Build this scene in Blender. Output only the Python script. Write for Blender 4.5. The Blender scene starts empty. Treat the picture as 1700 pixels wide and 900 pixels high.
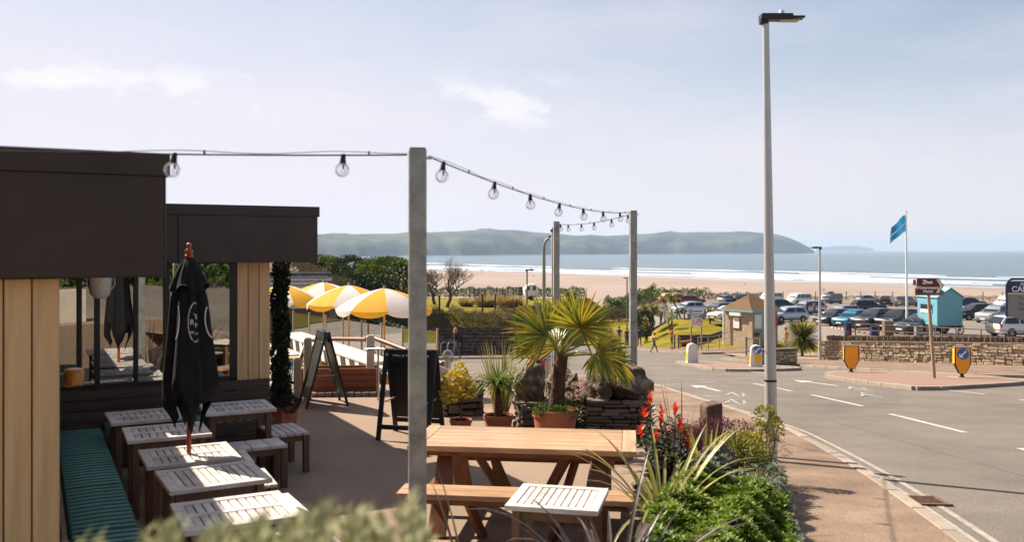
import bpy, bmesh, math, random
import numpy as np
from mathutils import Vector, Matrix, Quaternion
random.seed(7); rng = np.random.default_rng(7)
R_ = math.radians
scene = bpy.context.scene
COL = scene.collection

# ------------------------------------------------------------------ camera
F = 1500.0; CZ = 2.5                      # focal length in photo pixels (1700 wide), eye height above the patio
cam_d = bpy.data.cameras.new('camera'); cam = bpy.data.objects.new('camera', cam_d); COL.objects.link(cam)
cam.location = (0, 0, CZ); cam.rotation_euler = (R_(90), 0, 0)
cam_d.sensor_width = 36; cam_d.lens = 36 * F / 1700; cam_d.shift_y = -35 / 1700
cam_d.clip_start = 0.1; cam_d.clip_end = 60000
cam_d.dof.use_dof = True; cam_d.dof.focus_distance = 15.5; cam_d.dof.aperture_fstop = 2.2; cam_d.dof.aperture_blades = 9
scene.camera = cam

# ------------------------------------------------------------------ world, sun, exposure
CLOUD = (0.1, 1.1, 0.0); SKYTINT = (1.12, 1.08, 1.02, 1); VEIL = (8.0, 7.55, 8.3, 1)
SUN_EL = 42.0; SHX, SHY = 0.80, -0.60      # ground direction in which shadows fall
w = bpy.data.worlds.new('World'); scene.world = w; w.use_nodes = True
nt = w.node_tree; nt.nodes.clear()
def N(t, tree, **k):
    n = tree.nodes.new(t)
    for a, b in k.items(): setattr(n, a, b)
    return n
out = N('ShaderNodeOutputWorld', nt); bg = N('ShaderNodeBackground', nt); sky = N('ShaderNodeTexSky', nt)
sky.sky_type = 'NISHITA'; sky.sun_disc = False; sky.sun_elevation = R_(SUN_EL)
sky.sun_rotation = math.atan2(-SHX, -SHY)
sky.altitude = 20; sky.air_density = 1.0; sky.dust_density = 0.15; sky.ozone_density = 1.2
bg.inputs['Strength'].default_value = 0.05
tc = N('ShaderNodeTexCoord', nt); sep = N('ShaderNodeSeparateXYZ', nt); nt.links.new(tc.outputs['Generated'], sep.inputs[0])
def wm(op, a, b=None, c=None):
    n = N('ShaderNodeMath', nt, operation=op)
    for i, v in enumerate((a, b, c)):
        if v is None: continue
        if isinstance(v, (int, float)): n.inputs[i].default_value = v
        else: nt.links.new(v, n.inputs[i])
    return n.outputs[0]
def wramp(v, a, b):
    n = N('ShaderNodeMapRange', nt, interpolation_type='SMOOTHSTEP'); nt.links.new(v, n.inputs[0])
    n.inputs[1].default_value = a; n.inputs[2].default_value = b; n.inputs[3].default_value = 0; n.inputs[4].default_value = 1
    return n.outputs[0]
def wnoise(scale, loc, detail, stretch):
    m = N('ShaderNodeMapping', nt); nt.links.new(tc.outputs['Generated'], m.inputs[0])
    m.inputs['Scale'].default_value = stretch; m.inputs['Location'].default_value = loc
    n = N('ShaderNodeTexNoise', nt); n.inputs['Scale'].default_value = scale; n.inputs['Detail'].default_value = detail
    n.inputs['Roughness'].default_value = 0.62; nt.links.new(m.outputs[0], n.inputs[0]); return n.outputs[0]
# low fair-weather clouds in a loose band and a thin high veil that thickens toward the horizon, all round the sky
band = wm('MULTIPLY', wramp(sep.outputs[2], 0.128, 0.150), wm('SUBTRACT', 1.0, wramp(sep.outputs[2], 0.165, 0.20)))
cum = wm('MULTIPLY', wramp(wnoise(6.5, CLOUD, 8, (1, 1, 2.0)), 0.515, 0.60), band)
cir = wramp(wnoise(2.0, (0.4, 0.9, 0.1), 7, (1, 1, 4.0)), 0.40, 0.75)
veil = wm('ADD', wm('MULTIPLY', wm('SUBTRACT', 1.0, wramp(sep.outputs[2], 0.02, 0.33)), 0.66), wm('MULTIPLY', cir, 0.32))
sdv = N('ShaderNodeVectorMath', nt, operation='DOT_PRODUCT'); nt.links.new(tc.outputs['Generated'], sdv.inputs[0]); sdv.inputs[1].default_value = (-SHX * math.cos(R_(SUN_EL)), -SHY * math.cos(R_(SUN_EL)), math.sin(R_(SUN_EL)))
veil = wm('ADD', veil, wm('MULTIPLY', wramp(sdv.outputs['Value'], 0.15, 0.95), 0.58))   # thin cloud is brighter toward the sun
veil = wm('MINIMUM', veil, 0.97)
tint = N('ShaderNodeMix', nt, data_type='RGBA', blend_type='MULTIPLY'); tint.inputs[0].default_value = 1.0; tint.inputs[7].default_value = SKYTINT
nt.links.new(sky.outputs[0], tint.inputs[6])
mix = N('ShaderNodeMix', nt, data_type='RGBA'); nt.links.new(veil, mix.inputs[0]); nt.links.new(tint.outputs[2], mix.inputs[6]); mix.inputs[7].default_value = VEIL
cmix = N('ShaderNodeMix', nt, data_type='RGBA'); nt.links.new(wm('MULTIPLY', cum, 0.55), cmix.inputs[0]); nt.links.new(mix.outputs[2], cmix.inputs[6]); cmix.inputs[7].default_value = (9.9, 9.6, 9.6, 1)
nt.links.new(cmix.outputs[2], bg.inputs[0]); nt.links.new(bg.outputs[0], out.inputs[0])

sun_d = bpy.data.lights.new('sun', 'SUN'); sun = bpy.data.objects.new('sun', sun_d); COL.objects.link(sun)
sun_d.energy = 5.0; sun_d.angle = R_(0.53); sun_d.color = (1.0, 0.89, 0.74)
ce = math.cos(R_(SUN_EL)); sun_dir = Vector((-SHX * ce, -SHY * ce, math.sin(R_(SUN_EL))))
sun.rotation_euler = sun_dir.to_track_quat('Z', 'Y').to_euler(); sun.location = (-20, 15, 30)

vs = scene.view_settings
vs.view_transform = 'Standard'; vs.look = 'None'; vs.gamma = 1.0; vs.use_curve_mapping = False; vs.exposure = 1.15
cy = scene.cycles
cy.use_denoising = True; cy.max_bounces = 7; cy.diffuse_bounces = 3; cy.glossy_bounces = 3; cy.transmission_bounces = 5
cy.transparent_max_bounces = 12; cy.volume_bounces = 0; cy.sample_clamp_indirect = 6; cy.caustics_reflective = False; cy.caustics_refractive = False

# ------------------------------------------------------------------ photo pixel -> place
def at(px, py, Y): return Vector(((px - 850) / F * Y, Y, CZ - (py - 415) / F * Y))
def on(px, py, z):
    Y = (CZ - z) * F / (py - 415); return Vector(((px - 850) / F * Y, Y, z))
def RZ(y): return 0.738 - 0.0865 * y       # the road falls away from the patio
def CPZ(y): return -1.225 - 0.037 * y      # the car park
def LZ(y): return 0.9 - 0.042 * y          # the lawn above the stone wall
def onR(px, py, dz=0):
    Y = (CZ - 0.738 - dz) * F / (py - 415 - 0.0865 * F); return Vector(((px - 850) / F * Y, Y, RZ(Y) + dz))
def onC(px, py):
    Y = 3.725 * F / (py - 415 - 0.037 * F); return Vector(((px - 850) / F * Y, Y, CPZ(Y)))
BA = R_(28.0); U = Vector((-math.sin(BA), math.cos(BA), 0)); V = Vector((math.cos(BA), math.sin(BA), 0))

# ------------------------------------------------------------------ materials
MATS = {}
def setin(n, key, v):
    n.inputs[key].default_value = v
def mat(name, col, rough=0.6, var=0.12, scale=6.0, bump=0.0, bscale=None, metal=0.0, col2=None, rnd=0.0, spec=0.4, detail=5, stretch=None, thr=(0.3, 0.7), coat=0.0, emit=0, stain=None, speck=None):
    if name in MATS: return MATS[name]
    m = bpy.data.materials.new(name); m.use_nodes = True; t = m.node_tree; p = t.nodes['Principled BSDF']
    setin(p, 'Roughness', rough); setin(p, 'Metallic', metal); setin(p, 'Specular IOR Level', spec)
    if coat: setin(p, 'Coat Weight', coat); setin(p, 'Coat Roughness', 0.08)
    tcn = N('ShaderNodeTexCoord', t); src = tcn.outputs['Object']
    if stretch:
        mp = N('ShaderNodeMapping', t); mp.inputs['Scale'].default_value = stretch; t.links.new(src, mp.inputs[0]); src = mp.outputs[0]
    nz = N('ShaderNodeTexNoise', t); setin(nz, 'Scale', scale); setin(nz, 'Detail', detail); setin(nz, 'Roughness', 0.6); t.links.new(src, nz.inputs[0])
    mr = N('ShaderNodeMapRange', t); mr.inputs[1].default_value, mr.inputs[2].default_value = thr; t.links.new(nz.outputs[0], mr.inputs[0])
    mx = N('ShaderNodeMix', t, data_type='RGBA'); t.links.new(mr.outputs[0], mx.inputs[0])
    c = Vector(col)
    a = c * (1 - var); b = Vector(col2) if col2 else c * (1 + var)
    mx.inputs[6].default_value = (*a, 1); mx.inputs[7].default_value = (*b, 1); o = mx.outputs[2]
    for lay in (stain, speck):
        if not lay: continue
        ns_ = N('ShaderNodeTexNoise', t); setin(ns_, 'Scale', lay[0]); setin(ns_, 'Detail', 6 if lay is stain else 2); setin(ns_, 'Roughness', 0.65); t.links.new(tcn.outputs['Object'], ns_.inputs[0])
        rs_ = N('ShaderNodeMapRange', t); rs_.inputs[1].default_value = 0.35; rs_.inputs[2].default_value = 0.65; rs_.inputs[3].default_value = 1 - lay[1]; rs_.inputs[4].default_value = 1 + lay[1]; t.links.new(ns_.outputs[0], rs_.inputs[0])
        h_ = N('ShaderNodeHueSaturation', t); t.links.new(rs_.outputs[0], h_.inputs['Value']); t.links.new(o, h_.inputs['Color']); o = h_.outputs[0]
    if rnd:
        oi = N('ShaderNodeObjectInfo', t); r2 = N('ShaderNodeMapRange', t); t.links.new(oi.outputs['Random'], r2.inputs[0])
        r2.inputs[3].default_value = 1 - rnd; r2.inputs[4].default_value = 1 + rnd
        hs = N('ShaderNodeHueSaturation', t); t.links.new(r2.outputs[0], hs.inputs['Value']); t.links.new(o, hs.inputs['Color']); o = hs.outputs[0]
    t.links.new(o, p.inputs['Base Color'])
    if bump:
        nb = N('ShaderNodeTexNoise', t); setin(nb, 'Scale', bscale or scale * 4); setin(nb, 'Detail', 4); t.links.new(src, nb.inputs[0])
        bn = N('ShaderNodeBump', t); setin(bn, 'Strength', min(1, bump)); setin(bn, 'Distance', 0.02 * max(1, bump)); t.links.new(nb.outputs[0], bn.inputs['Height']); t.links.new(bn.outputs[0], p.inputs['Normal'])
    if emit:
        setin(p, 'Emission Color', (*col, 1)); setin(p, 'Emission Strength', emit)
    MATS[name] = m; return m
def leafmat(name, cols, trans=0.35, rough=0.5, spec=0.3, clump=2.5):
    if name in MATS: return MATS[name]
    m = bpy.data.materials.new(name); m.use_nodes = True; t = m.node_tree; p = t.nodes['Principled BSDF']; o = t.nodes['Material Output']
    g = N('ShaderNodeNewGeometry', t); r = N('ShaderNodeValToRGB', t); t.links.new(g.outputs['Random Per Island'], r.inputs[0])
    el = r.color_ramp.elements
    while len(el) < len(cols): el.new(0.5)
    for i, c in enumerate(cols): el[i].position = i / max(1, len(cols) - 1); el[i].color = (*c, 1)
    tco = N('ShaderNodeTexCoord', t); nz = N('ShaderNodeTexNoise', t); setin(nz, 'Scale', clump); setin(nz, 'Detail', 3); t.links.new(tco.outputs['Object'], nz.inputs[0])
    mr = N('ShaderNodeMapRange', t); mr.inputs[1].default_value, mr.inputs[2].default_value, mr.inputs[3].default_value, mr.inputs[4].default_value = 0.3, 0.7, -0.30, 0.30; t.links.new(nz.outputs[0], mr.inputs[0])
    ad = N('ShaderNodeMath', t, operation='ADD', use_clamp=True); t.links.new(g.outputs['Random Per Island'], ad.inputs[0]); t.links.new(mr.outputs[0], ad.inputs[1]); t.links.new(ad.outputs[0], r.inputs[0])
    t.links.new(r.outputs[0], p.inputs['Base Color']); setin(p, 'Roughness', rough); setin(p, 'Specular IOR Level', spec)
    tr = N('ShaderNodeBsdfTranslucent', t); t.links.new(r.outputs[0], tr.inputs[0])
    ms = N('ShaderNodeMixShader', t); ms.inputs[0].default_value = trans
    t.links.new(p.outputs[0], ms.inputs[1]); t.links.new(tr.outputs[0], ms.inputs[2]); t.links.new(ms.outputs[0], o.inputs[0])
    MATS[name] = m; return m
def glassmat(name, tint=(0.75, 0.8, 0.8), base=0.08, k=1.0):
    if name in MATS: return MATS[name]
    m = bpy.data.materials.new(name); m.use_nodes = True; t = m.node_tree; o = t.nodes['Material Output']; t.nodes.remove(t.nodes['Principled BSDF'])
    tp = N('ShaderNodeBsdfTransparent', t); tp.inputs[0].default_value = (*tint, 1)
    gl = N('ShaderNodeBsdfGlossy', t); gl.inputs['Roughness'].default_value = 0.0; gl.inputs[0].default_value = (1, 1, 1, 1)
    fr = N('ShaderNodeFresnel', t); fr.inputs[0].default_value = 1.5
    ma = N('ShaderNodeMath', t, operation='MULTIPLY_ADD', use_clamp=True); t.links.new(fr.outputs[0], ma.inputs[0]); ma.inputs[1].default_value = k; ma.inputs[2].default_value = base
    ms = N('ShaderNodeMixShader', t); t.links.new(ma.outputs[0], ms.inputs[0]); t.links.new(tp.outputs[0], ms.inputs[1]); t.links.new(gl.outputs[0], ms.inputs[2]); t.links.new(ms.outputs[0], o.inputs[0])
    MATS[name] = m; return m
def flat(name, col, rough=0.5, metal=0, **k): return mat(name, col, rough, var=k.pop('var', 0.05), scale=k.pop('scale', 3), metal=metal, **k)

# ------------------------------------------------------------------ mesh helpers
class MB:
    def __init__(s): s.v = []; s.f = []; s.m = []
    def add(s, vs, fs, mi=0):
        b = len(s.v); s.v += [tuple(x) for x in vs]; s.f += [tuple(i + b for i in f) for f in fs]; s.m += [mi] * len(fs); return s
    def hexa(s, p, mi=0):                      # 4 bottom, 4 top (counter-clockwise)
        return s.add(p, [(3, 2, 1, 0), (4, 5, 6, 7), (0, 1, 5, 4), (1, 2, 6, 5), (2, 3, 7, 6), (3, 0, 4, 7)], mi)
    def box(s, c, d, rz=0, mi=0, tx=1.0, ty=1.0):
        x, y, z = d[0] / 2, d[1] / 2, d[2] / 2; ca, sa = math.cos(rz), math.sin(rz); P = []
        for k, (kx, ky) in ((-1, (1, 1)), (1, (tx, ty))):
            for (i, j) in ((-1, -1), (1, -1), (1, 1), (-1, 1)):
                a, b = i * x * kx, j * y * ky; P.append((c[0] + a * ca - b * sa, c[1] + a * sa + b * ca, c[2] + k * z))
        return s.hexa(P, mi)
    def bar(s, a, b, w_, h_, up=(0, 0, 1), mi=0, w2=None, h2=None):
        a = Vector(a); b = Vector(b); d = (b - a).normalized(); u = Vector(up)
        r = d.cross(u)
        if r.length < 1e-4: r = d.cross(Vector((0, 1, 0)))
        r.normalize(); u = r.cross(d).normalized(); w2 = w2 or w_; h2 = h2 or h_
        P = [a - r * w_ / 2 - u * h_ / 2, a + r * w_ / 2 - u * h_ / 2, a + r * w_ / 2 + u * h_ / 2, a - r * w_ / 2 + u * h_ / 2,
             b - r * w2 / 2 - u * h2 / 2, b + r * w2 / 2 - u * h2 / 2, b + r * w2 / 2 + u * h2 / 2, b - r * w2 / 2 + u * h2 / 2]
        return s.hexa(P, mi)
    def tube(s, path, r, n=8, cap=True, mi=0, sq=1.0):
        path = [Vector(p) for p in path]; k = len(path)
        if isinstance(r, (int, float)): r = [r] * k
        ref = None; V_ = []
        for i, p in enumerate(path):
            d = (path[min(i + 1, k - 1)] - path[max(i - 1, 0)])
            d = d.normalized() if d.length > 1e-9 else Vector((0, 0, 1))
            if ref is None: ref = d.orthogonal().normalized()
            else: ref = (ref - d * ref.dot(d)); ref = ref.normalized() if ref.length > 1e-6 else d.orthogonal().normalized()
            b = d.cross(ref)
            for j in range(n):
                a = 2 * math.pi * j / n; V_.append(p + (ref * math.cos(a) + b * math.sin(a) * sq) * r[i])
        fs = [(i * n + j, i * n + (j + 1) % n, (i + 1) * n + (j + 1) % n, (i + 1) * n + j) for i in range(k - 1) for j in range(n)]
        if cap: fs += [tuple(range(n - 1, -1, -1)), tuple((k - 1) * n + j for j in range(n))]
        return s.add(V_, fs, mi)
    def lathe(s, prof, n=16, c=(0, 0, 0), mi=0, cap=True):
        V_ = [(c[0] + r * math.cos(2 * math.pi * j / n), c[1] + r * math.sin(2 * math.pi * j / n), c[2] + z) for r, z in prof for j in range(n)]
        k = len(prof)
        fs = [(i * n + j, i * n + (j + 1) % n, (i + 1) * n + (j + 1) % n, (i + 1) * n + j) for i in range(k - 1) for j in range(n)]
        if cap: fs += [tuple(range(n - 1, -1, -1)), tuple((k - 1) * n + j for j in range(n))]
        return s.add(V_, fs, mi)
    def prism(s, poly, a, b, mi=0):            # poly: list of 3d points; extruded by vector b, starting at offset a
        P = [Vector(p) + Vector(a) for p in poly]; Q = [p + Vector(b) for p in P]; n = len(P)
        return s.add(P + Q, [tuple(range(n - 1, -1, -1)), tuple(range(n, 2 * n))] + [(i, (i + 1) % n, n + (i + 1) % n, n + i) for i in range(n)], mi)
    def blade(s, base, d, L, wd, droop=0.5, k=5, side=None, mi=0, fold=0.0):
        base = Vector(base); d = Vector(d).normalized()
        sd = Vector(side) if side else d.cross(Vector((0, 0, 1)))
        if sd.length < 1e-3: sd = Vector((1, 0, 0))
        sd.normalize(); P = []; p = base.copy(); dd = d.copy()
        for i in range(k + 1):
            t = i / k; ww = wd * (0.55 + 0.45 * min(1, t * 4)) * (1 - t ** 3) / 2 + 0.0008
            nn = sd.cross(dd); P += [p - sd * ww + nn * fold * ww, p + nn * 0, p + sd * ww + nn * fold * ww] if fold else [p - sd * ww, p + sd * ww]
            p = p + dd * (L / k); dd = (dd + Vector((0, 0, -droop / k * (0.4 + 1.4 * t)))).normalized()
        q = 3 if fold else 2; fs = []
        for i in range(k):
            for j in range(q - 1): fs.append((i * q + j, i * q + j + 1, (i + 1) * q + j + 1, (i + 1) * q + j))
        return s.add(P, fs, mi)
    def mesh(s, name, mats, smooth=False):
        me = bpy.data.meshes.new(name); me.from_pydata(s.v, [], s.f)
        for m in (mats if isinstance(mats, (list, tuple)) else [mats]): me.materials.append(m)
        if len(me.materials) > 1: me.polygons.foreach_set('material_index', s.m)
        if smooth:
            me.polygons.foreach_set('use_smooth', [True] * len(me.polygons)); me.set_sharp_from_angle(angle=R_(40 if smooth is True else smooth))
        return me
    def build(s, name, mats, parent=None, smooth=False, bevel=0, loc=None, rz=0):
        return obj(name, s.mesh(name, mats, smooth), parent, loc, rz, bevel)
def obj(name, me, parent=None, loc=None, rz=0, bevel=0):
    o = bpy.data.objects.new(name, me); COL.objects.link(o)
    if parent: o.parent = parent
    if loc is not None: o.location = loc
    if rz: o.rotation_euler = (0, 0, rz)
    if bevel:
        b = o.modifiers.new('bevel', 'BEVEL'); b.width = bevel; b.segments = 2; b.limit_method = 'ANGLE'; b.angle_limit = R_(35)
    return o
def tag(o, label=None, cat=None, group=None, kind=None):
    if label: o['label'] = label
    if cat: o['category'] = cat
    if group: o['group'] = group
    if kind: o['kind'] = kind
    return o
def thing(name, label, cat, loc=(0, 0, 0), rz=0, group=None):
    o = bpy.data.objects.new(name, None); COL.objects.link(o); o.empty_display_size = 0.2
    o.location = loc; o.rotation_euler = (0, 0, rz); return tag(o, label, cat, group)
def struct(o): o['kind'] = 'structure'; return o
def dup(o, parent=None):
    c = o.copy(); COL.objects.link(c)
    if parent: c.parent = parent
    for ch in list(o.children): dup(ch, c)
    return c
def text(name, s, size, m, parent=None, loc=(0, 0, 0), rot=(0, 0, 0), ext=0.002, align='CENTER', bold=0.0, sx=1.0):
    cu = bpy.data.curves.new(name, 'FONT'); cu.body = s; cu.size = size; cu.extrude = ext; cu.align_x = align; cu.align_y = 'CENTER'; cu.offset = bold; cu.resolution_u = 3
    t = bpy.data.objects.new(name, cu); COL.objects.link(t); dg = bpy.context.evaluated_depsgraph_get()
    me = bpy.data.meshes.new_from_object(t.evaluated_get(dg)); bpy.data.objects.remove(t)
    me.materials.clear(); me.materials.append(m)
    o = obj(name, me, parent, loc); o.rotation_euler = rot; o.scale = (sx, 1, 1); return o
def leaf_mesh(name, P, D, Nn, L, W, m, fold=0.25, curl=0.0):
    P = np.asarray(P, float); n = len(P)
    D = np.asarray(D, float); D /= np.linalg.norm(D, axis=1, keepdims=True) + 1e-9
    Nn = np.asarray(Nn, float); Sd = np.cross(D, Nn); Sd /= np.linalg.norm(Sd, axis=1, keepdims=True) + 1e-9; Nn = np.cross(Sd, D)
    L = np.broadcast_to(np.asarray(L, float).reshape(-1, 1), (n, 1)); W = np.broadcast_to(np.asarray(W, float).reshape(-1, 1), (n, 1))
    a = P; b = P + D * L * 0.45 - Sd * W / 2 + Nn * W * fold; c = P + D * L - Nn * L * curl; d = P + D * L * 0.45 + Sd * W / 2 + Nn * W * fold
    vs_ = np.stack([a, b, c, d], 1).reshape(-1, 3); i = np.arange(n) * 4
    fs = np.concatenate([np.stack([i, i + 2, i + 1], 1), np.stack([i, i + 3, i + 2], 1)])
    me = bpy.data.meshes.new(name); me.vertices.add(len(vs_)); me.vertices.foreach_set('co', vs_.ravel())
    me.loops.add(len(fs) * 3); me.loops.foreach_set('vertex_index', fs.ravel().astype(np.int32))
    me.polygons.add(len(fs)); me.polygons.foreach_set('loop_start', np.arange(len(fs), dtype=np.int32) * 3)
    me.update(calc_edges=True); me.validate(); me.materials.append(m); return me
def rdir(n, up=0.0):
    d = rng.normal(size=(n, 3)); d /= np.linalg.norm(d, axis=1, keepdims=True); d[:, 2] += up; return d
def blob_pts(n, c, r, shell=0.55, lumps=0, lr=0.35):
    """points spread through a lumpy ellipsoid, denser toward its outside"""
    d = rng.normal(size=(n, 3)); d /= np.linalg.norm(d, axis=1, keepdims=True)
    rad = (shell + (1 - shell) * rng.random((n, 1))) ** 0.6
    if lumps:
        lc = rng.normal(size=(lumps, 3)); lc /= np.linalg.norm(lc, axis=1, keepdims=True)
        rad = rad * (0.78 + lr * np.max(np.clip(d @ lc.T, 0, 1) ** 6, axis=1, keepdims=True))
    return np.asarray(c) + d * rad * np.asarray(r), d
def shrub_leaves(name, blobs, m, L, W, parent=None, up=0.3, loc=None, lumps=9, minz=None):
    Ps, Ds, Ns = [], [], []
    for (c, r, n) in blobs:
        p, d = blob_pts(n, c, r, lumps=lumps)
        if minz is not None:
            k = p[:, 2] > minz; p = p[k]; d = d[k]
        Ps.append(p); Ds.append(d * 0.8 + rdir(len(p)) * 0.7 + np.array([0, 0, up])); Ns.append(d + rdir(len(p)) * 0.6)
    P = np.concatenate(Ps); n = len(P)
    me = leaf_mesh(name, P, np.concatenate(Ds), np.concatenate(Ns), L * (0.6 + 0.8 * rng.random(n)), W * (0.6 + 0.8 * rng.random(n)), m)
    return obj(name, me, parent, loc)
def jit(a): return (random.random() * 2 - 1) * a
# ================================================================== SETTING
def sst(a, b, x):
    t = max(0.0, min(1.0, (x - a) / (b - a))); return t * t * (3 - 2 * t)
def lerp(a, b, t): return a + (b - a) * t
def YW(X): return 47.2 - (X - 16.1) * 1.136            # line of the stone wall below the car park
def base_z(Y):
    if Y < 90: return RZ(Y)
    if Y < 200: return lerp(RZ(90), -10.0, (Y - 90) / 110)
    return lerp(-10.0, -22.0, min(1, (Y - 200) / 160))
def cp_z(Y):
    return CPZ(Y) if Y < 195 else lerp(CPZ(195), -22.0, min(1, (Y - 195) / 150))
def lawn_right(Y): return 1.0 + (Y - 57) * 0.085 if Y < 75 else 2.5 + (Y - 75) * 0.16
def gz(X, Y):
    z = base_z(Y)
    if X > 8:
        s1 = sst(-1.2, 1.2, X - (16.9 + 0.3 * (Y - 47))) * (1 if Y > YW(X) + 0.5 else 0)
        s2 = sst(70, 95, Y) * sst(0, 5.5, X - (10.6 + (Y - 79) * 0.10)) if Y > 70 else 0
        z = lerp(z, max(z, cp_z(Y)), max(s1, s2))
    if Y > 57.5:
        m = sst(0.0, 1.2, lawn_right(Y) - 0.4 - X)
        lz = LZ(Y) if Y < 150 else lerp(LZ(150), -22.0, min(1, (Y - 150) / 150))
        z = lerp(z, max(lz, z), m)
    if X < -4 and 24 < Y < 140:
        z += 2.6 * math.exp(-((X + 15) / 6.0) ** 2 - ((Y - 66) / 16.0) ** 2) * sst(56.5, 61, Y)
    if X < -9: z += sst(-9, -40, X) * 3.0 * (1 - sst(90, 200, Y)) * sst(56.5, 62, Y)
    if X < 2.6 and Y < 17:
        z = min(z, -0.12) if X < 1.7 else lerp(min(z, -0.12), z, sst(1.7, 2.6, X))
    if X > 60: z += 0.0
    if Y < 3: z = min(z, 0.2)
    if Y < 9 and X < 3.4: z = min(z, -0.2)
    return z
def spaced(parts):
    o = []
    for a, b, s in parts:
        n = max(1, int(round((b - a) / s))); o += [a + (b - a) * i / n for i in range(n)]
    return o + [parts[-1][1]]
xs = spaced([(-420, -60, 24), (-60, -16, 3), (-16, 34, 1.0), (34, 80, 4), (80, 460, 24)])
ys = spaced([(-90, -6, 12), (-6, 100, 1.0), (100, 210, 4), (210, 380, 10)])
g = MB(); nx = len(xs)
g.add([(x, y, gz(x, y) - 0.06 + (0.05 * math.sin(x * 1.7) * math.sin(y * 1.3) if y > 57 else 0)) for y in ys for x in xs],
      [(j * nx + i, j * nx + i + 1, (j + 1) * nx + i + 1, (j + 1) * nx + i) for j in range(len(ys) - 1) for i in range(nx - 1)])
m_grass = mat('lawn_grass', (0.135, 0.135, 0.006), 0.95, col2=(0.25, 0.185, 0.014), var=0.3, scale=0.6, bump=1.0, bscale=9, spec=0.1, detail=9)
struct(g.build('ground', m_grass, smooth=80))

m_asph = mat('asphalt', (0.140, 0.119, 0.101), 0.85, var=0.10, scale=0.5, bump=0.5, bscale=55, col2=(0.187, 0.158, 0.132), spec=0.25, detail=10, stain=(0.55, 0.10), speck=(38, 0.16))
m_asph2 = mat('asphalt_car_park', (0.19, 0.16, 0.135), 0.9, var=0.1, scale=0.15, bump=0.2, bscale=30, spec=0.2, detail=8, stain=(0.2, 0.10))
m_pave = mat('pavement_tarmac', (0.19, 0.13, 0.092), 0.9, var=0.14, scale=0.9, bump=0.5, bscale=60, col2=(0.245, 0.17, 0.122), spec=0.2, detail=10, stain=(0.9, 0.12), speck=(45, 0.18))
m_kerb = mat('kerb_concrete', (0.27, 0.22, 0.175), 0.85, var=0.15, scale=5, bump=0.3, bscale=40, rnd=0.12)
m_paint = mat('road_paint_white', (0.54, 0.51, 0.46), 0.7, var=0.15, scale=9, col2=(0.22, 0.20, 0.18), thr=(0.5, 0.72), detail=8)
m_faint = mat('road_paint_worn', (0.22, 0.21, 0.20), 0.8, var=0.1, scale=6, col2=(0.40, 0.385, 0.36), thr=(0.38, 0.62), detail=8)
m_patio = mat('resin_gravel', (0.26, 0.183, 0.130), 0.85, var=0.25, scale=70, bump=0.5, bscale=130, col2=(0.36, 0.255, 0.178), spec=0.3, detail=3, stain=(0.9, 0.09), speck=(55, 0.22))
m_brick = mat('island_brick', (0.24, 0.15, 0.11), 0.9, var=0.2, scale=9, bump=0.4, bscale=25)

def sheet(name, pts, m, zf, dz=0.0):
    s = MB(); s.add([(p[0], p[1], zf(p[1]) + dz) for p in pts], [tuple(range(len(pts)))]); return struct(s.build(name, m))
sheet('road', [(-60, 33.5), (-8, 33.9), (-1.5, 32.9), (1.6, 31.6), (3.3, 29.4), (4.0, 26.5), (4.2, 22), (4.4, 15.8), (4.1, 11.5), (3.4, 7.5), (2.75, 4), (1.9, 0), (0.5, -6), (-6, -40), (60, -40), (60, 6), (44, 17), (26, 36.8), (16.2, 47.6), (17.4, 56), (22, 66), (23.5, 84), (11.2, 83), (12.2, 96), (4, 96), (1.6, 76), (0.5, 57.2), (-60, 57.2)], m_asph, RZ)

# kerb lines (plan coordinates)
KERB = [(0.6, -6), (2.1, 0), (2.95, 4), (3.6, 7.48), (4.02, 10.04), (4.22, 11.53), (4.46, 13.8), (4.6, 15.8), (4.52, 19.8), (4.38, 22.2), (4.2, 26.5), (3.5, 29.5), (1.8, 31.8), (-1.5, 33.2), (-8, 34.2), (-25, 35)]
def chain(pts, step):
    """evenly spaced points along a smooth polyline"""
    P = [Vector((p[0], p[1], 0)) for p in pts]; Q = []
    for i in range(len(P) - 1):
        p0, p1, p2, p3 = P[max(i - 1, 0)], P[i], P[i + 1], P[min(i + 2, len(P) - 1)]
        for k in range(12):
            t = k / 12
            Q.append(0.5 * ((2 * p1) + (p2 - p0) * t + (2 * p0 - 5 * p1 + 4 * p2 - p3) * t * t + (3 * p1 - p0 - 3 * p2 + p3) * t ** 3))
    Q.append(P[-1]); out_ = [Q[0]]; acc = 0
    for a, b in zip(Q, Q[1:]):
        d = (b - a).length
        while acc + d >= step:
            t = (step - acc) / d; a = a.lerp(b, t); out_.append(a.copy()); d = (b - a).length; acc = 0
        acc += d
    return out_
def kerb_stones(parent, pts, zf, h=0.12, w_=0.13, step=0.915, top=0.108):
    c = chain(pts, step)
    for a, b in zip(c, c[1:]):
        d = (b - a).normalized(); a2 = a + d * 0.006; b2 = b - d * 0.006; k = MB()
        k.bar((0, 0, 0), (b2.x - a2.x, b2.y - a2.y, zf(b2.y) - zf(a2.y)), w_, h + 0.1)
        k.build('kerb_stone', m_kerb, parent, loc=(a2.x, a2.y, zf(a2.y) + top - (h + 0.1) / 2 + jit(0.004)), bevel=0.012)
    return c
inner = [(-25, 30), (-7, 27), (-3.5, 21), (-1.6, 16.9), (-0.9, 14.4), (1.5, 14.2), (2.0, 13.4), (1.75, 12.6), (1.55, 3), (0.2, -1), (-1, -6)]
kc = chain(KERB, 0.5)
pv = sheet('pavement', [(p.x - 0.06, p.y) for p in kc] + inner, m_pave, RZ, 0.10)
kerb_stones(pv, KERB, RZ)
FK = [(11.6, 50), (12.3, 45), (13.2, 41.4), (13.96, 38.4), (16.3, 33.3), (19.0, 31.2), (26, 27.5), (40, 21)]
fk = chain(FK, 0.7)
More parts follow.
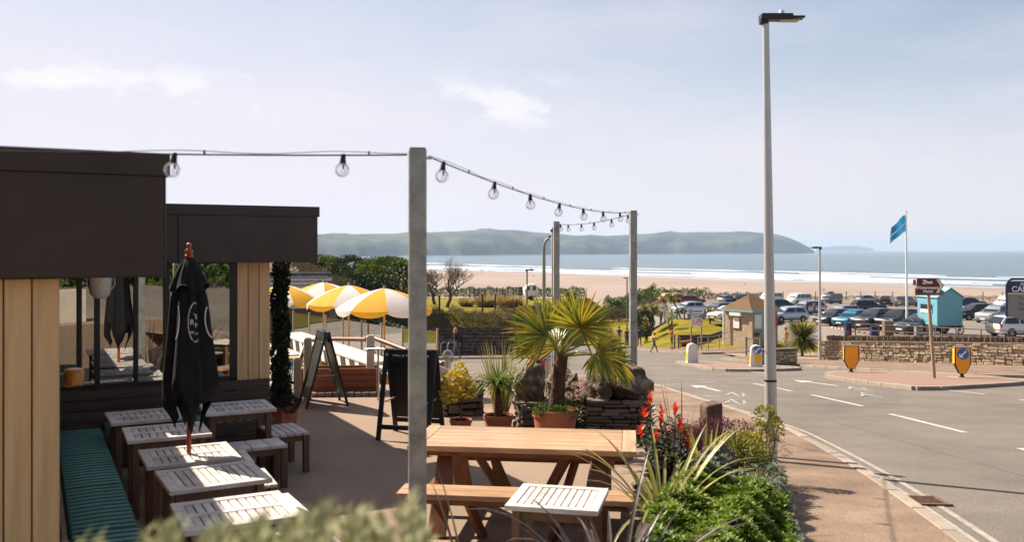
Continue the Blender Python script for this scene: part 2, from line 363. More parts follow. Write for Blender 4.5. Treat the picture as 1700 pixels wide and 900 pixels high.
pv2 = sheet('pavement_far', [(p.x, p.y) for p in fk] + [(42, 18.5), (26, 36.1), (16.1, 47.3), (13.2, 53)], m_pave, RZ, 0.105)
kerb_stones(pv2, FK, RZ)
LK = [(-30, 50.5), (-10, 51.0), (-2, 51.3), (1.2, 52.5), (2.6, 56), (3.8, 66), (4.8, 80), (6.0, 95)]
pv3 = sheet('pavement_left', [(p.x, p.y) for p in chain(LK, 1)] + [(2.5, 95), (1.9, 72), (0.9, 57.3), (-30, 57.3)], m_pave, RZ, 0.10)
kerb_stones(pv3, LK, RZ)
RK = [(11.4, 95), (10.6, 80), (10.2, 72), (11.3, 64), (13.2, 60)]
pv4 = sheet('pavement_mound', [(p.x, p.y) for p in chain(RK, 1)] + [(17.6, 63), (19.6, 70), (18.6, 80.5), (12.2, 81), (13, 95)], m_pave, RZ, 0.10)
kerb_stones(pv4, RK, RZ)
# traffic islands
def island(name, front, back):
    P = [onR(x, y, 0.1) for x, y in front + back]
    o = sheet(name, [(p.x, p.y) for p in P], m_brick, RZ, 0.112)
    ring = [(p.x, p.y) for p in P]; ring.append(ring[0])
    kerb_stones(o, ring, RZ, top=0.118, step=0.8, w_=0.2); return o
island('traffic_island', [(1374, 623), (1400, 628), (1452, 635), (1500, 640), (1535, 643), (1620, 639), (1697, 634)], [(1697, 631), (1600, 622), (1480, 618), (1400, 617), (1376, 619)])
island('traffic_island_far', [(1124, 601), (1160, 607), (1203, 613), (1315, 612)], [(1315, 609), (1240, 606), (1173, 601), (1133, 599)])

# road markings
mk = MB()
def seg(a, b, wd, dz=0.005, box_=mk):
    d = (b - a); d.z = 0; d.normalize(); n = Vector((-d.y, d.x, 0)) * wd / 2
    box_.add([(q.x, q.y, RZ(q.y) + dz) for q in (a - n, b - n, b + n, a + n)], [(0, 1, 2, 3)])
for (x0, y0, x1, y1, wd) in [(1478, 688, 1603, 719, .12), (1347, 656, 1432, 675, .12), (1250, 637, 1315, 650, .12), (1693, 745, 1790, 772, .12), (1543, 645, 1635, 655, .12), (1220, 614.5, 1272, 620.5, .14), (1692, 664, 1760, 672, .12)]:
    seg(onR(x0, y0), onR(x1, y1), wd)
mo = struct(mk.build('road_marking_dashes', m_paint))
mk = MB()
for (x0, y0, x1, y1) in [(1330, 633, 1390, 641.2), (1158, 641, 1195, 650)]:
    a, b = onR(x0, y0), onR(x1, y1); seg(a, b, .16, .006, mk)
for tri in [[(1316, 631.2), (1350, 633.2), (1332, 635.5)], [(1146, 640), (1175, 641), (1157, 644.5)]]:
    mk.add([onR(x, y, .007) for x, y in tri], [(0, 1, 2)])
struct(mk.build('road_marking_arrow', m_paint))
mk = MB()
for off in (0.21, 0.37):
    c2 = chain(KERB, 0.4)
    for a, b, in zip(c2[8:78], c2[9:79]):
        d = (b - a).normalized(); n = Vector((d.y, -d.x, 0)); seg(a + n * off, b + n * off, 0.065, 0.005, mk)
struct(mk.build('road_marking_double_line', mat('road_paint_old', (0.40, 0.355, 0.30), 0.75, var=0.15, scale=8, col2=(0.22, 0.19, 0.16), thr=(0.45, 0.7), detail=8)))
mk = MB()
for (x0, y0, x1, y1, wd) in [(1120, 632.5, 1270, 627, .1), (1060, 617, 1140, 614, .1), (1075, 641, 1185, 634, .1), (870, 606, 990, 602, .12), (1150, 656, 1200, 659, .15)]:
    seg(onR(x0, y0), onR(x1, y1), wd, 0.005, mk)
struct(mk.build('road_marking_worn', m_faint))
for s_, px, py, wd, ln in [('AHE', 1202, 655, .62, 2.2), ('APEO', 1200, 667.5, .62, 1.9), ('AHE', 1404, 645, .62, 2.4), ('APEO', 1424, 656, .62, 2.4)]:
    p = onR(px, py); o = text('road_marking_letters', s_, 1.0, m_faint, None, (p.x, p.y, RZ(p.y) + 0.012), (-math.atan(0.0865), 0, R_(-14)), 0.0, 'LEFT')
    o.scale = (wd, ln, 1); struct(o)
# tar patches on the road
for nm_, pts_ in [('road_patch', [(6.1, 8.2), (6.75, 8.15), (6.6, 16.9), (6.0, 17.0)]), ('road_patch_square', [(9.2, 13.1), (10.6, 13.4), (10.5, 14.9), (9.1, 14.7)]), ('road_patch_long', [(8.3, 21), (8.9, 20.8), (11.6, 27), (11.0, 27.3)])]: PATCHES = globals().get('PATCHES', []) + [(nm_, pts_)]
m_tar = mat('tar_patch', (0.135, 0.116, 0.099), 0.85, var=0.1, scale=2, bump=0.4, bscale=50)
for nm_, pts_ in PATCHES: sheet(nm_, pts_, m_tar, RZ, 0.003)

# gully grate
gp = onR(1524, 834); gg = thing('drain_grate', 'rusty iron drain grate in the gutter beside the double lines', 'drain', (gp.x + 0.02, gp.y, RZ(gp.y) + 0.004), R_(-5))
m_rust = mat('rusty_iron', (0.20, 0.115, 0.075), 0.75, var=0.3, scale=20, bump=0.3, metal=0.2)
b = MB(); b.box((0, 0, 0.004), (0.46, 0.44, 0.006)); b.build('pit', flat('pit_black', (0.012, 0.01, 0.01), 0.9), gg)
b = MB()
for x in (-.22, .22): b.box((x, 0, 0.012), (0.035, 0.46, 0.02))
for y in (-.215, .215): b.box((0, y, 0.0115), (0.405, 0.03, 0.02))
b.build('frame', m_rust, gg)
for i in range(7):
    b = MB(); b.bar((-0.19, -0.17 + i * 0.057, 0.010), (0.19, -0.19 + i * 0.057 + 0.03, 0.010), 0.017, 0.016); b.build('grate_bar', m_rust, gg)
gg.rotation_euler = (-math.atan(0.0865), 0, R_(-5))

# patio slab and upper terrace
pt = MB()
PATIO = [(-2.2, 2.6), (1.62, 2.6), (1.7, 12.6), (2.0, 13.3), (1.6, 14.1), (-0.85, 14.25), (-1.5, 16.75), (-5.6, 16.75), (-8.6, 16.75), (-6.3, 12.0), (-2.5, 5.0)]
pt.prism([(x, y, 0) for x, y in PATIO], (0, 0, -0.9), (0, 0, 0.9)); struct(pt.build('patio', m_patio))

# car park sheet
cpm = MB(); rows = []
def cp_left(Y):
    pts = [(29, 55), (33.5, 45), (46.9, 16.75), (56, 19.6), (72, 24.2), (84, 22.5), (93, 20.5), (97, 15.2), (110, 16.5), (185, 27)]
    for (a, b), (c, d) in zip(pts, pts[1:]):
        if a <= Y <= c: return b + (d - b) * (Y - a) / (c - a)
    return pts[-1][1] if Y > 100 else pts[0][1]
yy = spaced([(29, 46.9, 1.0), (46.9, 100, 1.0), (100, 186, 4)]); K = 26
for Y in yy:
    x0 = cp_left(Y)
    if Y < 46.9: x0 = 16.1 + (47.2 - Y) / 1.136 + 0.1
    rows.append([(x0 + (150 - x0) * (i / K) ** 2.2, Y) for i in range(K + 1)])
cpm.add([(x, y, max(gz(x, y), cp_z(y) if x > cp_left(y) + 3 or y < 46.9 else -99) + 0.03) for r in rows for x, y in r],
        [(j * (K + 1) + i, j * (K + 1) + i + 1, (j + 1) * (K + 1) + i + 1, (j + 1) * (K + 1) + i) for j in range(len(rows) - 1) for i in range(K)])
struct(cpm.build('car_park', m_asph2, smooth=80))

# sandy verge round the cordyline by the wall end
vg_ = MB(); nv_ = 14
for j in range(nv_ + 1):
    y = 47.4 + 12 * j / nv_
    for i in range(nv_ + 1):
        xl_, xr_ = 12.6 + 0.1 * (y - 47), 16.6 + 0.28 * (y - 47); x = xl_ + (xr_ - xl_) * i / nv_; vg_.v.append((x, y, max(gz(x, y), RZ(y) + 0.1) + 0.02))
vg_.f = [(j * (nv_ + 1) + i, j * (nv_ + 1) + i + 1, (j + 1) * (nv_ + 1) + i + 1, (j + 1) * (nv_ + 1) + i) for j in range(nv_) for i in range(nv_)]; vg_.m = [0] * len(vg_.f)
struct(vg_.build('verge', mat('sandy_verge', (0.26, 0.19, 0.13), 0.95, var=0.2, scale=2, bump=0.4), smooth=80))
# beach, sea, surf
S0 = Vector((-41, 878, 0)); sd = Vector((0.63, -0.776, 0)); sn = Vector((0.776, 0.63, 0)); SEA = -18.0
def shore(t, dist):
    """t along the water's edge, dist seawards"""
    bend = -0.00022 * min(0, t) ** 2
    p = S0 + sd * t + sn * (dist - bend * 0.9 + 9 * math.sin(t * 0.011) + 4 * math.sin(t * 0.031)); return p
bm_ = MB(); ts = [-2600 + i * 50 for i in range(34)] + [-900 + i * 30 for i in range(62)]; ds = [-900, -520, -380, -300, -220, -140, -70, -30, -10, 12, 40]
bm_.add([(lambda p, d: (p.x, p.y, SEA - d * 0.008 + 0.02))(shore(t, d), d) for t in ts for d in ds],
        [(i * len(ds) + j, i * len(ds) + j + 1, (i + 1) * len(ds) + j + 1, (i + 1) * len(ds) + j) for i in range(len(ts) - 1) for j in range(len(ds) - 1)])
m_sand = mat('beach_sand', (0.28, 0.21, 0.175), 0.9, var=0.07, scale=0.012, col2=(0.32, 0.245, 0.205), spec=0.2, bump=0.1, bscale=0.5)
struct(bm_.build('beach', m_sand, smooth=80))
def sea_material():
    m = bpy.data.materials.new('sea_water'); m.use_nodes = True; t = m.node_tree; p = t.nodes['Principled BSDF']
    tcn = N('ShaderNodeTexCoord', t); mp = N('ShaderNodeMapping', t); mp.inputs['Rotation'].default_value = (0, 0, R_(-51)); mp.inputs['Scale'].default_value = (1, 0.18, 1); t.links.new(tcn.outputs['Object'], mp.inputs[0])
    # the mapping's x runs seawards, its y along the shore: long low swell plus chop
    n1 = N('ShaderNodeTexNoise', t); setin(n1, 'Scale', 0.02); setin(n1, 'Detail', 8); t.links.new(mp.outputs[0], n1.inputs[0])
    r = N('ShaderNodeValToRGB', t); t.links.new(n1.outputs[0], r.inputs[0]); e = r.color_ramp.elements
    e[0].position = 0.35; e[0].color = (0.03, 0.075, 0.10, 1); e[1].position = 0.7; e[1].color = (0.06, 0.12, 0.14, 1)
    t.links.new(r.outputs[0], p.inputs['Base Color']); setin(p, 'Roughness', 0.24); setin(p, 'IOR', 1.33); setin(p, 'Specular IOR Level', 0.5)
    bn = N('ShaderNodeBump', t); setin(bn, 'Strength', 1.0); setin(bn, 'Distance', 2.2); t.links.new(n1.outputs[0], bn.inputs['Height'])
    n2 = N('ShaderNodeTexNoise', t); setin(n2, 'Scale', 0.35); setin(n2, 'Detail', 6); t.links.new(mp.outputs[0], n2.inputs[0])
    b2 = N('ShaderNodeBump', t); setin(b2, 'Strength', 1.0); setin(b2, 'Distance', 0.35); t.links.new(n2.outputs[0], b2.inputs['Height']); t.links.new(bn.outputs[0], b2.inputs['Normal']); t.links.new(b2.outputs[0], p.inputs['Normal'])
    return m
se = MB(); se.add([(-11500, 380, SEA), (11500, 60, SEA), (11500, 16000, SEA), (-11500, 16000, SEA)], [(0, 1, 2, 3)]); struct(se.build('sea', sea_material()))
m_foam = mat('foam', (0.58, 0.59, 0.62), 0.6, var=0.1, scale=0.05)
m_wet = mat('wet_sand', (0.40, 0.33, 0.28), 0.25, var=0.12, scale=0.02, spec=0.6)
ws = MB()
for t0 in range(-900, 940, 30):
    a = [shore(t, d) for t in (t0, t0 + 30) for d in (-26 + 6 * math.sin(t * 0.017), 3)]
    ws.add([(q.x, q.y, SEA + 0.26 - (i % 2) * 0.24 + 0.03) for i, q in enumerate(a)], [(0, 1, 3, 2)])
struct(ws.build('wet_sand', m_wet, smooth=80))
sf = MB(); r2 = random.Random(3)
for d0, n_, wmax, hh in [(3, 5, 6, .1), (14, 6, 7, .25), (27, 7, 8, .5), (42, 6, 9, .7), (60, 7, 8, .9), (84, 6, 6, .9), (112, 5, 4, .8), (150, 4, 2.5, .6), (200, 4, 2.5, .6)]:
    for _ in range(int(n_ * 2.4)):
        t0 = r2.uniform(-900, 850); ln = r2.uniform(60, 240); k = int(ln / 5); dd = d0 + r2.uniform(-4, 4); row = []
        for i in range(k + 1):
            u = i / k; ww = 0.6 * wmax * math.sin(math.pi * u) ** 0.6 * (0.45 + 0.55 * abs(math.sin(i * 0.9 + dd) * math.sin(i * 0.37))) + 0.1
            t = t0 + ln * u; c = shore(t, dd + 2.5 * math.sin(t * 0.05 + dd)); row.append((c - sn * ww / 2, c + sn * ww * 0.15, c + sn * ww / 2))
        b0 = len(sf.v)
        for (p, q, s_) in row: sf.v += [(p.x, p.y, SEA + 0.06), (q.x, q.y, SEA + hh), (s_.x, s_.y, SEA + 0.05)]
        for i in range(k):
            for j in (0, 1): sf.f.append((b0 + i * 3 + j, b0 + i * 3 + j + 1, b0 + i * 3 + j + 4, b0 + i * 3 + j + 3)); sf.m.append(0)
tag(sf.build('surf', m_foam, smooth=80), 'white surf breaking in long lines along the beach', 'surf', kind='stuff')

# headland
def interp(x, tab):
    for (a, b), (c, d) in zip(tab, tab[1:]):
        if x <= c: return b + (d - b) * (x - a) / (c - a)
    return tab[-1][1]
TOP = [(-400, 372), (200, 384), (527, 389), (600, 388.5), (650, 388), (710, 386), (760, 384), (800, 381), (850, 382.5), (900, 386.5), (950, 391), (1000, 392), (1050, 389.5), (1100, 386.5), (1150, 385.5), (1200, 385), (1250, 385.5), (1285, 388), (1305, 393), (1325, 401), (1340, 409), (1351, 417), (1360, 419)]
DIST = [(-400, 2300), (200, 2500), (527, 2800), (700, 3300), (1000, 4300), (1200, 5000), (1360, 5600)]
hd = MB(); cols = [-400 + 12 * i for i in range(147)]; prof = [(0, 0.0), (0.03, 0.10), (0.06, 0.24), (0.12, 0.40), (0.22, 0.55), (0.36, 0.70), (0.52, 0.83), (0.72, 0.94), (0.9, 0.99), (1, 1.0), (1.3, 0.9), (1.8, 0.0)]
def fb(x, s): return math.sin(x * s) + 0.6 * math.sin(x * s * 2.3 + 1.3) + 0.4 * math.sin(x * s * 5.1 + 0.7)
for x in cols:
    Yd = interp(x, DIST); depth = 700 * min(1, max(0.06, (1362 - x) / 200))
    Yr = Yd + depth; ztop = CZ - (interp(x, TOP) - 415) / F * Yr; H = max(ztop - SEA, 1)
    for u, v in prof:
        gul = fb(x + u * 55, 0.045) * 0.06 * math.sin(math.pi * min(1, u)) + fb(x * 1.7 - u * 90, 0.06) * 0.035 * math.sin(math.pi * min(1, u))
        Y = Yd + depth * u + (fb(x, 0.03) * 60 if u < .3 else 0); hd.v.append(((x - 850) / F * Y, Y, SEA - 2 + (H + 2) * max(0, v + (gul if 0 < u < 0.95 else 0))))
n = len(prof); hd.f = [(i * n + j, (i + 1) * n + j, (i + 1) * n + j + 1, i * n + j + 1) for i in range(len(cols) - 1) for j in range(n - 1)]; hd.m = [0] * len(hd.f)
m_head = mat('headland_turf', (0.022, 0.035, 0.028), 0.95, var=0.2, scale=0.005, col2=(0.10, 0.10, 0.055), thr=(0.42, 0.62), spec=0.1, detail=8)
struct(hd.build('headland', m_head, smooth=60))
il = MB(); pts = [(1355, 413), (1375, 410), (1400, 408.5), (1425, 409), (1438, 411.5), (1450, 414)]
for (x, y) in pts:
    for Y in (14700, 15300): q = at(x, y, Y); il.v += [(q.x, Y, SEA - 3), (q.x, Y, q.z + 6)]
il.f = []
for i in range(len(pts) - 1):
    a, c = i * 4, (i + 1) * 4; il.f += [(a, c, c + 1, a + 1), (a + 1, c + 1, c + 3, a + 3), (a + 3, c + 3, c + 2, a + 2)]
il.m = [0] * len(il.f); struct(il.build('island_far', m_head, smooth=60))

# sea haze: one closed box of air round everything
hz = MB(); hz.box((0, 8000, 55), (24000, 16800, 160))
ho = hz.build('haze', None or bpy.data.materials.new('haze_air')); tag(ho, 'thin pale sea haze in the air over the bay', 'haze', kind='stuff')
hm = ho.data.materials[0]; hm.use_nodes = True; t = hm.node_tree; t.nodes.clear()
o_ = N('ShaderNodeOutputMaterial', t); pvn = N('ShaderNodeVolumePrincipled', t); setin(pvn, 'Color', (0.58, 0.76, 1.0, 1)); setin(pvn, 'Density', 0.0001); setin(pvn, 'Anisotropy', 0.2)
t.links.new(pvn.outputs[0], o_.inputs['Volume']); hm.cycles.homogeneous_volume = True if hasattr(hm.cycles, 'homogeneous_volume') else True
# ================================================================== RESTAURANT AND PATIO
m_fascia = mat('fascia_brown_metal', (0.040, 0.025, 0.021), 0.42, var=0.1, scale=2.5, bump=0.03, bscale=3, spec=0.4, rnd=0.08, stain=(1.3, 0.14))
m_seam = flat('seam_dark', (0.012, 0.009, 0.009), 0.6)
m_clad = mat('larch_cladding', (0.78, 0.47, 0.215), 0.55, var=0.2, scale=2.2, stretch=(9, 9, 0.5), bump=0.12, bscale=9, col2=(0.82, 0.54, 0.28), rnd=0.06)
m_frame = flat('window_frame_black', (0.012, 0.013, 0.014), 0.35)
m_glass = glassmat('window_glass', (0.62, 0.66, 0.64), 0.24, 1.2)
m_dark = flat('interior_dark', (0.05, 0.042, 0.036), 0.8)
m_curtain = mat('curtain_linen', (0.30, 0.235, 0.17), 0.9, var=0.15, scale=4)
m_weath = mat('weathered_teak', (0.50, 0.44, 0.395), 0.7, var=0.22, scale=3, stretch=(1.2, 9, 9), bump=0.25, bscale=6, col2=(0.66, 0.60, 0.55), rnd=0.20, stain=(5, 0.14))
m_teakleg = mat('teak_leg', (0.155, 0.085, 0.05), 0.65, var=0.25, scale=4, stretch=(9, 9, 1), bump=0.2, rnd=0.2)
m_benchwood = mat('bench_brown_planks', (0.085, 0.052, 0.040), 0.7, var=0.25, scale=3, stretch=(1, 9, 9), bump=0.3, bscale=8, rnd=0.22)
m_cush_d = mat('cushion_teal_dark', (0.03, 0.105, 0.09), 0.9, var=0.15, scale=40, bump=0.15, bscale=90)
m_cush_l = mat('cushion_teal_light', (0.14, 0.28, 0.24), 0.9, var=0.12, scale=40, bump=0.15, bscale=90)
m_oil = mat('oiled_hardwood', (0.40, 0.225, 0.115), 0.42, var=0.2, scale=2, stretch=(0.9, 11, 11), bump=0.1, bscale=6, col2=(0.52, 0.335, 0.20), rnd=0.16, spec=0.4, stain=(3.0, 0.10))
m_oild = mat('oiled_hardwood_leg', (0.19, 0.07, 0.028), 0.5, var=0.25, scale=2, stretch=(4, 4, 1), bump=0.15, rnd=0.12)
m_galv = mat('galvanised_steel', (0.30, 0.30, 0.29), 0.5, var=0.25, scale=9, metal=0.55, bump=0.08, bscale=30, col2=(0.44, 0.44, 0.42), detail=8)
m_black = mat('black_painted_wood', (0.010, 0.010, 0.011), 0.45, var=0.3, scale=8)
m_white = flat('white_paint', (0.75, 0.74, 0.71), 0.5)
m_canvas = mat('black_canvas', (0.010, 0.010, 0.012), 0.85, var=0.25, scale=12, bump=0.1, bscale=60, spec=0.2)
m_redpole = mat('red_varnished_pole', (0.33, 0.045, 0.018), 0.35, var=0.15, scale=6, coat=0.3)
m_cream = mat('cream_paint', (0.56, 0.49, 0.38), 0.6, var=0.08, scale=5)
m_steel = flat('brushed_steel', (0.50, 0.49, 0.47), 0.28, 0.9)
m_terra = mat('terracotta', (0.36, 0.105, 0.045), 0.7, var=0.15, scale=5, bump=0.1, col2=(0.42, 0.15, 0.075))
m_soil = mat('potting_soil', (0.035, 0.024, 0.016), 0.95, var=0.3, scale=30, bump=0.8, bscale=60)

LB = Vector((-5.3, 10.42, 0))
def lw(x, y, z=0): return LB + V * x + U * y + Vector((0, 0, z))
B = thing('restaurant_building', 'low restaurant with brown metal fascia, pale timber cladding and dark-framed windows', 'building', LB, BA)
def wl(p): d = Vector(p) - LB; return Vector((d.dot(V), d.dot(U), d.z))
ZT, ZB = 3.0, 2.35
# flat roofs (kept inside the fascias)
r_ = MB(); r_.prism([(-8, -5.9, 0), (-0.12, -5.9, 0), (-0.12, 0.05, 0), (2.44, 0.05, 0), (2.44, 7.5, 0), (-8, 7.5, 0)], (0, 0, 2.42), (0, 0, 0.54)); r_.build('roof', m_fascia, B)
def fascia(x0, x1, y0, y1, joints):
    f = MB(); f.box(((x0 + x1) / 2, (y0 + y1) / 2, (ZB + ZT) / 2 - 0.04), (x1 - x0 - 0.02, y1 - y0 - 0.02, ZT - ZB - 0.1)); f.build('fascia_core', m_seam, B)
    js = [x0] + joints + [x1]
    for a, b in zip(js, js[1:]):
        p = MB(); p.box(((a + b) / 2, y0 - 0.003, (ZB + ZT) / 2 - 0.04), (b - a - 0.010, 0.016, ZT - ZB - 0.08)); p.build('fascia_panel', m_fascia, B, bevel=0.004)
    p = MB(); p.box((x1 + 0.003, (y0 + y1) / 2, (ZB + ZT) / 2 - 0.04), (0.016, y1 - y0 - 0.01, ZT - ZB - 0.08)); p.build('fascia_panel', m_fascia, B, bevel=0.004)
    c = MB(); c.box(((x0 + x1) / 2 + 0.005, (y0 + y1) / 2, ZT - 0.015), (x1 - x0 + 0.05, y1 - y0 + 0.05, 0.13)); c.build('fascia_cap', m_fascia, B, bevel=0.006)
    s = MB(); s.box(((x0 + x1) / 2, (y0 + y1) / 2, ZB + 0.005), (x1 - x0 - 0.03, y1 - y0 - 0.03, 0.02)); s.build('soffit', flat('soffit_dark', (0.03, 0.024, 0.02), 0.6), B)
fascia(-5.5, 0.455, -6.21, -5.7, [-3.6, -1.7])
fascia(-0.06, 3.0, -0.35, 0.5, [0.06, 1.32])
# timber cladding: wing end, wing side, right end
def boards(x0, y0, x1, y1, z0, z1, bw, gap=0.008, th=0.022, nrm=(0, -1)):
    L = math.hypot(x1 - x0, y1 - y0); n = max(1, int(round(L / bw))); a = math.atan2(y1 - y0, x1 - x0)
    for i in range(n):
        t = (i + 0.5) / n; w1 = L / n - gap
        p = MB(); p.box((0, 0, (z0 + z1) / 2), (w1, th, z1 - z0)); p.build('cladding_board', m_clad, B, loc=(x0 + (x1 - x0) * t, y0 + (y1 - y0) * t, 0), rz=a, bevel=0.003)
wc = MB(); wc.prism([(-5.5, -6.05, 0), (-0.1, -6.05, 0), (-0.1, -0.02, 0), (-0.4, -0.02, 0), (-0.4, -5.7, 0), (-5.5, -5.7, 0)], (0, 0, 0), (0, 0, 2.41)); wc.build('wing_wall', m_seam, B)
boards(-1.30, -6.065, -0.075, -6.065, 0.0, 2.34, 0.136)
boards(-0.085, -6.03, -0.085, -0.06, 0.0, 2.36, 0.14)
ew = MB(); ew.prism([(2.07, 0.025, 0), (2.47, 0.025, 0), (2.47, 7.4, 0), (2.3, 7.4, 0), (2.3, 0.4, 0), (2.07, 0.4, 0)], (0, 0, 0), (0, 0, 2.40)); ew.build('end_wall', m_seam, B)
boards(2.075, 0.012, 2.486, 0.012, 0.0, 2.345, 0.137)
boards(2.482, 0.03, 2.482, 7.4, 0.0, 2.38, 0.14)
# window wall
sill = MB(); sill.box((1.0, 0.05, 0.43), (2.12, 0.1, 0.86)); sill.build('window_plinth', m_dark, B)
wb = [-0.05, 0.28, 0.895, 1.242, 2.04]
for i, x in enumerate(wb):
    wd = (0.06, 0.045, 0.045, 0.075, 0.09)[i]
    p = MB(); p.box((x, 0.05, 1.62), (wd, 0.07, 1.48)); p.build('window_mullion', m_frame, B, bevel=0.004)
for z in (0.885, 2.36):
    p = MB(); p.box((1.0, 0.05, z), (2.0, 0.06, 0.05)); p.build('window_rail', m_frame, B)
for a, b in zip(wb, wb[1:]):
    p = MB(); p.box(((a + b) / 2, 0.05, 1.62), (b - a - 0.06, 0.008, 1.42)); p.build('window_pane', m_glass, B)
# interior
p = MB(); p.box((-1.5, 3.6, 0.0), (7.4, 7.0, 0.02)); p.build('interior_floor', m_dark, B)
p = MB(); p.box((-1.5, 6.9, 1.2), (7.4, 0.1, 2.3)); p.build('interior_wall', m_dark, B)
for (x0, x1, y) in [(1.42, 1.98, 0.22), (0.0, 0.16, 0.2), (1.12, 1.20, 0.3)]:
    c = MB(); k = 28; 
    for i in range(k + 1):
        x = x0 + (x1 - x0) * i / k; yy_ = y + 0.03 * math.sin(i * 1.35) + 0.01 * math.sin(i * 3.1); c.v += [(x, yy_, 0.9), (x, yy_ * 1.0, 2.33)]
    c.f = [(2 * i, 2 * i + 2, 2 * i + 3, 2 * i + 1) for i in range(k)]; c.m = [0] * k; c.build('curtain', m_curtain, B, smooth=80)
# built-in slatted bench
bn = thing('corner_bench', 'brown slatted corner bench built along the restaurant wall under the windows', 'bench', LB, BA)
def planks(xa, ya, xb, yb, z0, rows, ph, th, n=2):
    for r in range(rows):
        for k in range(n):
            a = Vector((xa, ya, 0)).lerp(Vector((xb, yb, 0)), k / n); b = Vector((xa, ya, 0)).lerp(Vector((xb, yb, 0)), (k + 1) / n); d = (b - a).normalized() * 0.003
            q = MB(); q.bar(Vector((0, 0, 0)), (b - a) - 2 * d, th, ph - 0.008); q.build('plank', m_benchwood, bn, loc=a + d + Vector((0, 0, z0 + ph * (r + 0.5))), bevel=0.004)
planks(0.05, -0.028, 2.48, -0.028, 0.36, 4, 0.125, 0.028, 2)
planks(-0.045, -6.0, -0.045, -0.05, 0.36, 4, 0.12, 0.028, 4)
planks(0.06, -0.47, 2.42, -0.47, 0.02, 3, 0.12, 0.03, 2)
planks(0.46, -5.9, 0.46, -0.50, 0.02, 3, 0.12, 0.03, 4)
q = MB(); q.box((0.22, -2.96, 0.395), (0.50, 5.9, 0.03)); q.box((1.47, -0.25, 0.394), (1.96, 0.47, 0.03)); q.build('seat_deck', m_benchwood, bn)
def cushion(x0, y0, x1, y1, along, label):
    """striped seat pad with ridges running across it"""
    L = abs(x1 - x0) if along == 'x' else abs(y1 - y0); n = int(L / 0.055); k = n * 4; q = MB(); zt = 0.475
    for i in range(k + 1):
        t = i / k; z = zt + 0.014 * abs(math.sin(math.pi * t * n)) ** 0.7; sag = 0.0
        e = 0.02 if i in (0, k) else 0
        for (s, zz) in ((0, 0.412), (0, z - 0.018 - e), (0.035, z - e), (0.5, z + 0.006 - e), (0.965, z - e), (1, z - 0.018 - e), (1, 0.412)):
            q.v.append((x0 + (x1 - x0) * t, y0 + (y1 - y0) * s, zz) if along == 'x' else (x0 + (x1 - x0) * s, y0 + (y1 - y0) * t, zz))
    for i in range(k):
        for j in range(6):
            f = (i * 7 + j, i * 7 + j + 1, (i + 1) * 7 + j + 1, (i + 1) * 7 + j); q.f.append(f if along == 'y' else f[::-1]); q.m.append((i // 4) % 2)
    q.f += [tuple(range(7)), tuple(k * 7 + j for j in range(6, -1, -1))]; q.m += [0, 0]
    o = q.build('bench_cushion', [m_cush_d, m_cush_l], None, smooth=60, loc=LB, rz=BA); return tag(o, label, 'cushion', 'striped bench cushions')
for i, (a, b, l) in enumerate([(-5.85, -4.62, 'nearest teal striped cushion of the bench beside the timber column'), (-4.60, -3.25, 'second teal striped cushion from the camera on the long bench'), (-3.23, -1.90, 'third teal striped cushion from the camera on the long bench'), (-1.88, -0.52, 'teal striped cushion ending at the window corner of the long bench')]):
    cushion(0.03, a, 0.48, b, 'y', l)
for a, b, l in [(0.52, 1.45, 'teal striped cushion under the window behind the closed parasol'), (1.47, 2.40, 'teal striped cushion at the pot end of the bench under the window')]: cushion(a, -0.45, b, -0.06, 'x', l)

# ---- slatted tables
def table(style, wd=0.75, dp=0.70, h=0.745, name='slatted_table'):
    t = bpy.data.objects.new(name, None); COL.objects.link(t); fr = 0.075
    q = MB(); q.box((0, -dp / 2 + fr / 2, h - 0.0175), (wd, fr, 0.035)); q.box((0, dp / 2 - fr / 2, h - 0.0175), (wd, fr, 0.035)); 
    q.box((-wd / 2 + fr / 2, 0, h - 0.018), (fr, dp - 2 * fr, 0.035)); q.box((wd / 2 - fr / 2, 0, h - 0.018), (fr, dp - 2 * fr, 0.035))
    if style != 1: q.box((0, 0, h - 0.0185), (wd - 2 * fr, 0.06, 0.034))
    q.build('top_frame', m_weath, t, bevel=0.004)
    n = 9 if style == 2 else 10; iw = wd - 2 * fr; step = iw / n
    sl = MB(); ln = (dp - 2 * fr) if style == 1 else (dp - 2 * fr - 0.06) / 2 - 0.004; sl.box((0, 0, 0), (step - 0.011, ln, 0.022)); me = sl.mesh('slat', m_weath)
    for i in range(n):
        for yc in ((0,) if style == 1 else (-(ln / 2 + 0.032), ln / 2 + 0.032)):
            o = obj('slat', me, t, (-iw / 2 + step * (i + 0.5), yc, h - 0.017 + jit(0.001)), bevel=0.003)
    if style == 3:
        pass
    ap = MB()
    for y in (-dp / 2 + 0.09, dp / 2 - 0.09): ap.box((0, y, h - 0.075), (wd - 0.2, 0.022, 0.075))
    for x in (-wd / 2 + 0.09, wd / 2 - 0.09): ap.box((x, 0, h - 0.0755), (0.022, dp - 0.2, 0.075))
    ap.build('apron', m_teakleg, t)
    for x in (-1, 1):
        for y in (-1, 1):
            l = MB(); l.box((x * (wd / 2 - 0.08), y * (dp / 2 - 0.08), (h - 0.037) / 2), (0.06, 0.06, h - 0.037)); l.build('leg', m_teakleg, t, bevel=0.004)
    return t
def settle(t, x, y, rz, label, cat, group):
    p = lw(x, y); t.location = p; t.rotation_euler = (0, 0, BA + rz); tag(t, label, cat, group)
tb = [table(1), table(2), table(3)]
TG = 'slatted tables beside the long bench'
settle(tb[1], 0.49 + .375, -1.72 + .35, R_(1), 'slatted table farthest along the long bench, beside the window backrest', 'table', TG)
t = dup(tb[1]); settle(t, 0.568 + .375, -2.72 + .35, R_(-1), 'shaded slatted table just behind the one with the black parasol', 'table', TG)
